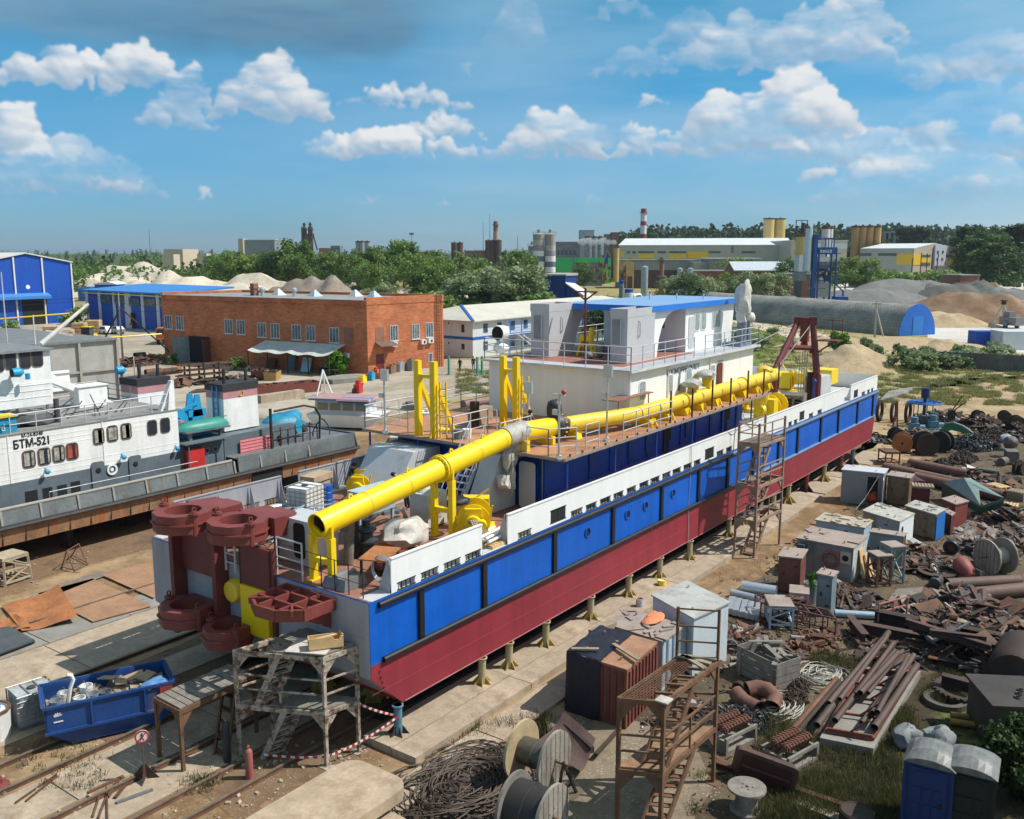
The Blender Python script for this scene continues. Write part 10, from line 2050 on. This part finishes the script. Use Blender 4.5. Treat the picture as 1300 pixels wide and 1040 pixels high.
def plant(k,px,D,y_top=None,h=None,wide=1.,label=None,base=0.):
 p=gD(px,D);h=h or max(1.,zD(y_top,D)-base);kind,mat,nm,cat,grp=CFG[k];v=tg.randrange(3)
 if(k,v)not in PR_:PR_[(k,v)]=make_tree(hash_(k)+v*13,kind,mat,nm,label or LB[k],cat,grp,(p.x,p.y,base),h,{'pine':1100,'bush':1400,'scrub':1600}.get(k,2600));t=PR_[(k,v)]
 else:t=copy_tree(PR_[(k,v)],(p.x,p.y,base),tg.random()*6.28,label=label or LB[k],group=grp)
 t.scale=(h*wide,h*wide,h);return t
def hash_(s):return sum(ord(c)*(i+3)for i,c in en(s))%997
for i in rg(70):
 px=tg.uniform(265,672);D=tg.uniform(225,460)
 if px<450 and D<310:D+=110
 base_y=323+10*nn_(V((px*.02,1,0)))+(D<300)*tg.uniform(8,26)+tg.uniform(-4,8)
 if 380<px<420 and D<300:continue
 plant(tg.choice(['round','tall','dark','tall','bush' if D<300 else'tall','dark']),px,D,base_y,wide=tg.uniform(.9,1.35))
for px,D,y in((375,330,303),(368,325,312),(470,330,312),(500,330,305),(512,340,306),(487,320,318),(545,330,318),(440,300,322),(420,340,318),(560,320,326),(530,300,322),(345,330,318),(320,330,322),(300,340,318),(655,300,318),(670,330,320),(285,330,320)):plant(tg.choice(['round','dark','round']),px,D,y,wide=1.15)
for px,D,y in((598,180,343),(615,176,340),(585,185,352),(650,175,340),(665,172,336),(640,178,350),(672,185,346),(860,232,349),(880,230,344),(896,234,348),(850,240,354),(945,262,350),(955,258,345),(972,250,343),(990,252,346),(905,240,352),(700,182,372),(480,185,360)):plant('willow',px,D,y,wide=1.25)
for px,D,y in((775,160,384),(760,158,392),(785,170,388),(790,150,396),(742,350,339),(735,380,332),(716,330,346),(925,300,346),(935,290,350),(1062,345,328),(1075,330,326),(1090,335,331),(1102,330,328),(1050,350,334),(930,380,327),(945,390,329),(1006,300,330),(1015,310,334)):plant(tg.choice(['round','dark']),px,D,y,wide=1.3)
for i in rg(26):plant('bush',tg.uniform(1105,1230),tg.uniform(335,365),tg.uniform(341,349),wide=1.2)
for i in rg(30):plant('bush',tg.uniform(470,690),tg.uniform(165,215),tg.uniform(368,384),wide=1.3)
for i in rg(16):plant('bush',tg.uniform(690,900),tg.uniform(175,240),tg.uniform(374,386),wide=1.3)
for px,D,y in((1236,395,297),(1250,390,288),(1263,385,287),(1246,380,300),(1278,400,296),(1230,400,299),(1270,375,306),(1240,385,292),(1256,382,298),(1285,380,308)):plant('deep',px,D,y,wide=1.5)
for px,D,y in((1227,420,289),(1280,405,292),(1290,400,288),(1298,398,286),(1305,410,284),(1284,420,290),(1295,415,294),(1312,400,290)):plant('pine',px,D,y,wide=1.6,label='dark tall pine at the right edge behind the pale rubble bank')
for px in(1145,1152,1160,1164,1172):plant('pine',px,640,tg.uniform(288,293),wide=1.4,base=elev(px,640))
def lone(px,py,h,mat,label,wide=1.2,n=2600,seed=1,name='bush',z=0.):
 lm,m=tree_proto(seed+50,'bush',mat,n);p=at(px,py,z);t=thing(name,label,'bush',tuple(p));m.B('stem',BARK,t,1);c=bpy.data.objects.new('foliage',lm);c.parent=t;COL.objects.link(c);t.scale=(h*wide,h*wide,h);return t
lone(1064,452,3.6,LFB,'bright green conical bush standing alone before the sand heap',.75,3000,2);lone(427,476,3.4,LFB,'small bright green tree at the awning by the brick wall',.7,2000,3);lone(1290,1010,2.2,leafmat('leaf_shade','25341a','32441f','46562a'),'leafy willow bush at the right edge beside the dark toilet',.85,15000,4);lone(706,1052,1.1,LFB,'bright weed with broad leaves in front of the cable reels',.7,420,5,'weed');lone(1029,750,.9,LFB,'bright green plant growing from the zinc bucket',.5,500,6,'potted_plant',.75);lone(300,470,2.,LFD,'dark shrub against the brick wall left of the awning',1.,1200,7);lone(219,463,1.6,LFD,'dark shrub at the brick wall left of its gate',.9,900,8);lone(14,425,3.,LF,'green bush before the blue hangar at the left',1.,1200,9);lone(98,415,4.5,LF,'green bushes between hangar and low blue workshop',1.,1500,10)  # leaf_shade: right edge bush darkened in colour for the dim corner
tg2=random.Random(12)
for i in rg(34):
 if(i%2):px,py=tg2.uniform(1170,1290),tg2.uniform(455,472)
 else:px,py=tg2.uniform(930,1010),tg2.uniform(424,452)
 p=at(px,py);plant('scrub',px,p.dot(HD),h=tg2.uniform(1.2,2.8),wide=1.3,label=('grey green shrub along the dark concrete fence' if i%2 else'low shrub between the white upper house and sandy track'))
for px,py,h in((1105,448,2.6),(1122,456,2.2),(1150,452,2.),(1160,462,2.5),(1142,466,1.6),(1225,448,1.4)):p=at(px,py);plant('scrub',px,p.dot(HD),h=h,wide=.8,label='small shrub on the grassy slope behind the bow')
g=np.random.RandomState(5);Q=[];QD=[]
for nm,zones,n,mt,lb in(('pebbles',[(0,520,700,1040),(420,700,880,1040),(560,1100,560,900)],2600,CONC,'loose pebbles and crumbs on the slip floor'),('scrap_litter',[(880,1300,640,1040),(1090,1300,540,700),(960,1120,640,860)],3600,RSD,'small rusty litter strewn over the scrap yard')):
 m=MB()
 for i in rg(n):
  z=zones[i%len(zones)];p=at(g.uniform(z[0],z[1]),g.uniform(z[2],z[3]))
  if 18.3<p.x<73 and 16<p.y<30 or(nm=='pebbles' and p.y<16.5):continue
  s_=.02+.07*g.rand()**3
  if nm=='pebbles':m.cb(p+UP*.02,(s_*1.6,s_*1.2,s_),g.rand()*3,g.rand())
  else:m.cb(p+UP*.03,(s_*(1+9*g.rand()**3),s_*1.1,s_*.6),g.rand()*6,0,g.uniform(-.3,.3))
 tag(m.B(nm,mt),lb,'litter',kind='stuff')
def forest_tree(px,D,h,dark,n=34):
 p=gD(px,D);z0=elev(px,D);s=h*.5*(.30 if dark else.42);bl=[((p.x+g.uniform(-s,s)*.5,p.y+g.uniform(-s,s)*.5,z0+h*f),s*(1. if not dark else.8)*(1.25-f))for f in(.35,.55,.72,.9)]
 (QD if dark else Q).append(crown(g.randint(1e6),n,bl,h*(.085 if dark else.05)*(1.3 if D>900 else 1)))
for i in rg(1500):
 D=420+1800*g.rand()**1.7;px=g.uniform(-140,700);forest_tree(px,D,g.uniform(8,15),g.rand()<.25)
for i in rg(620):
 D=330+90*g.rand();px=g.uniform(-140,270 if g.rand()<.8 else 330);forest_tree(px,D,g.uniform(6,11),0)
for i in rg(2300):
 D=640+900*g.rand()**1.6;px=g.uniform(690,1460)
 if D<760 and px<800:continue
 forest_tree(px,D,g.uniform(14,21),1,40)
for i in rg(150):forest_tree(g.uniform(640,830),700+300*g.rand(),g.uniform(10,15),0)
for nm,q,mt in(('mixed_forest',Q,LF),('pine_forest',QD,LFP)):
 o=bpy.data.objects.new(nm,leaf_mesh(nm,np.concatenate(q),mt));COL.objects.link(o);tag(o,'far mixed forest behind the yard' if nm=='mixed_forest' else'far dark pine forest on the ridge','forest',kind='stuff')
def blades(name,label,zones,n,hmin,hmax,mat,w=.02):
 g=np.random.RandomState(len(name)+n);P=[]
 for(px0,px1,py0,py1,k)in zones:
  c=0;m_=int(n*k)
  while c<m_:
   px,py=g.uniform(px0,px1),g.uniform(py0,py1);p=at(px,py)
   if nn_(V((p.x*.5,p.y*.5,0)))<-.05+.2*g.rand():c+=.34;continue
   P.append((p.x,p.y));c+=1
 P=np.array(P);N=len(P);cl=5;P=np.repeat(P,cl,0)+g.normal(size=(N*cl,2))*hmax*.35;N=len(P);h=g.uniform(hmin,hmax,N);a=g.uniform(0,6.28,N);ln=g.normal(size=(N,2))*.35
 x=np.stack([np.cos(a),np.sin(a)],1)*w;b=np.zeros((N,3));b[:,:2]=P;t=b.copy();t[:,:2]+=ln*h[:,None];t[:,2]=h;X=np.zeros((N,3));X[:,:2]=x
 q=np.stack([b-X,b+X,t+X*.3,t-X*.3],1).reshape(-1,3);o=bpy.data.objects.new(name,leaf_mesh(name,q,mat));COL.objects.link(o);tag(o,label,'grass',kind='stuff')
LG=leafmat('grass_blade','2e351e','454a2a','5f5c3c')  # blade greens lowered, the dim lower right is put into them
blades('scrapyard_grass','rough grass among the scrap at the lower right',[(960,1300,880,1040,1),(1100,1240,840,930,.6),(880,1130,985,1040,.35),(1030,1100,820,870,.1),(600,700,900,940,.05)],5200,.08,.32,LG,.012)
blades('slip_weeds','thin weeds along the slip rails and slab edges',[(20,140,940,1005,.3),(420,520,935,960,.1),(560,650,900,1000,.3),(230,320,985,1010,.25),(880,1000,700,740,.1)],500,.06,.2,LG,.012)
blades('slope_grass','wild grass on the slope beyond the bow',[(960,1160,440,500,1),(1100,1300,462,515,1.2),(940,1060,405,440,.4),(580,640,470,500,.25)],6000,.12,.4,leafmat('slope_blade','6a6e40','8a8a56','a29c6c'),.04)
def person(label,pos,rz,top,bottom,pose='walk',hair=HAIR,hat=None,s=1.):
 J={'pelvis':(0,0,.95),'waist':(0,0,1.08),'chest':(0,0,1.32),'neck':(.01,0,1.5),'head0':(.02,0,1.58),'head1':(.03,0,1.72)}
 if pose=='walk':L={'hl':(0,.1,.92),'kl':(.16,.1,.52),'al':(.10,.1,.1),'tl':(.26,.1,.05),'hr':(0,-.1,.92),'kr':(-.03,-.1,.5),'ar':(-.28,-.1,.14),'tr':(-.13,-.1,.05),'sl':(0,.2,1.42),'el':(-.12,.25,1.16),'wl':(0,.25,.92),'fl':(.04,.24,.83),'sr':(0,-.2,1.42),'er':(.05,-.25,1.15),'wr':(.2,-.22,.95),'fr':(.26,-.2,.88)}
 elif pose=='bend':
  J.update({'waist':(.06,0,1.06),'chest':(.26,0,1.22),'neck':(.40,0,1.32),'head0':(.47,0,1.36),'head1':(.58,0,1.42)})
  L={'hl':(0,.1,.92),'kl':(.04,.12,.5),'al':(0,.12,.1),'tl':(.16,.13,.05),'hr':(0,-.1,.92),'kr':(.04,-.12,.5),'ar':(-.02,-.12,.1),'tr':(.14,-.13,.05),'sl':(.30,.2,1.26),'el':(.40,.26,1.),'wl':(.58,.2,.9),'fl':(.66,.16,.88),'sr':(.30,-.2,1.26),'er':(.42,-.26,1.02),'wr':(.58,-.18,.92),'fr':(.66,-.14,.9)}
 else:
  J={'pelvis':(0,0,.42),'waist':(.05,0,.55),'chest':(.18,0,.76),'neck':(.26,0,.92),'head0':(.3,0,.99),'head1':(.36,0,1.1)}
  L={'hl':(.02,.12,.40),'kl':(.42,.17,.52),'al':(.16,.14,.1),'tl':(.34,.16,.05),'hr':(.02,-.12,.40),'kr':(.40,-.17,.48),'ar':(.12,-.14,.1),'tr':(.3,-.15,.05),'sl':(.20,.2,.86),'el':(.36,.26,.66),'wl':(.55,.2,.62),'fl':(.63,.16,.6),'sr':(.20,-.2,.86),'er':(.38,-.24,.66),'wr':(.55,-.16,.6),'fr':(.63,-.12,.58)}
 J.update(L);names=list(J);ed=[('pelvis','waist'),('waist','chest'),('chest','neck'),('neck','head0'),('head0','head1'),('pelvis','hl'),('hl','kl'),('kl','al'),('al','tl'),('pelvis','hr'),('hr','kr'),('kr','ar'),('ar','tr'),('chest','sl'),('sl','el'),('el','wl'),('wl','fl'),('chest','sr'),('sr','er'),('er','wr'),('wr','fr')]
 rad={'pelvis':.15,'waist':.14,'chest':.165,'neck':.06,'head0':.085,'head1':.10}
 def rof(n):return rad.get(n)or{'h':.10,'k':.068,'a':.05,'t':.045,'s':.078,'e':.052,'w':.036,'f':.042}[n[0]]
 me=bpy.data.meshes.new('p');me.from_pydata([J[n]for n in names],[(names.index(a),names.index(b))for a,b in ed],[]);ob=bpy.data.objects.new('p',me);COL.objects.link(ob)
 ob.modifiers.new('s','SKIN');sv=me.skin_vertices[0].data
 for i,n in en(names):sv[i].radius=(rof(n),rof(n)*(.8 if n in('chest','waist','pelvis')else 1));sv[i].use_root=(n=='pelvis')
 sd=ob.modifiers.new('d','SUBSURF');sd.levels=2;sd.render_levels=2
 dg=bpy.context.evaluated_depsgraph_get();bm_=bpy.data.meshes.new_from_object(ob.evaluated_get(dg));bpy.data.objects.remove(ob)
 bm_.materials.clear()
 for q in(top,bottom,SKIN_,BLK):bm_.materials.append(q)
 hd=V(J['head0']);segs=[(V(J[a]),V(J[b]),(3 if b[0]=='t' else 1 if(a[0]in'hka' and a not in('head0',))or b in('hl','hr')else 2 if(b[0]=='f' or a in('neck','head0'))else 0))for a,b in ed]
 for f in bm_.polygons:
  best=None
  for a,b,k in segs:
   ab=b-a;t=max(0,min(1,(f.center-a).dot(ab)/ab.length_squared));d=(f.center-a-ab*t).length
   if best is None or d<best[0]:best=(d,k)
  f.material_index=best[1];f.use_smooth=1
 t=thing('person',label,'person',pos,rz);t.scale=(s,s,s);o=bpy.data.objects.new('body',bm_);o.parent=t;COL.objects.link(o)
 m=MB();h1=V(J['head1']);dr=(h1-V(J['neck'])).normalized();m.lp(h1+dr*.035-V((.02,0,0)),.112,3,.05,2,(1,.92,.85));m.B('cap' if hat else'hair',hat or hair,t,1)
 return t
person('person in dark clothes and blue cap walking left of the green gateposts',at(584,472),AZ+2.6,CLDARK,CLDARK,hat=CLNAVY);person('person in a dark jacket walking just before the pair of green gateposts',at(601,470),AZ+.2,CLDARK,CLNAVY)
person('person in a reddish top and pale trousers walking by the low blue workshop',at(167,419),AZ+2.9,CLRED,CLLIGHT);person('dark-haired person in black leaning over work on the aft deck behind the yellow pipe',(26.6,24.6,ZD+.03),R(110),CLDARK,CLDARK,'bend')
person('person in dark olive crouching on the aft deck near the grey bulwark',(28.,28.8,ZD+.03),R(200),M('cloth_olive',(.06,.055,.03),.9),CLDARK,'squat');person('person in purple crouching at the yellow gantry foot on the upper deck',(31.9,22.6,ZU+.01),R(250),CLPUR,CLDARK,'squat')
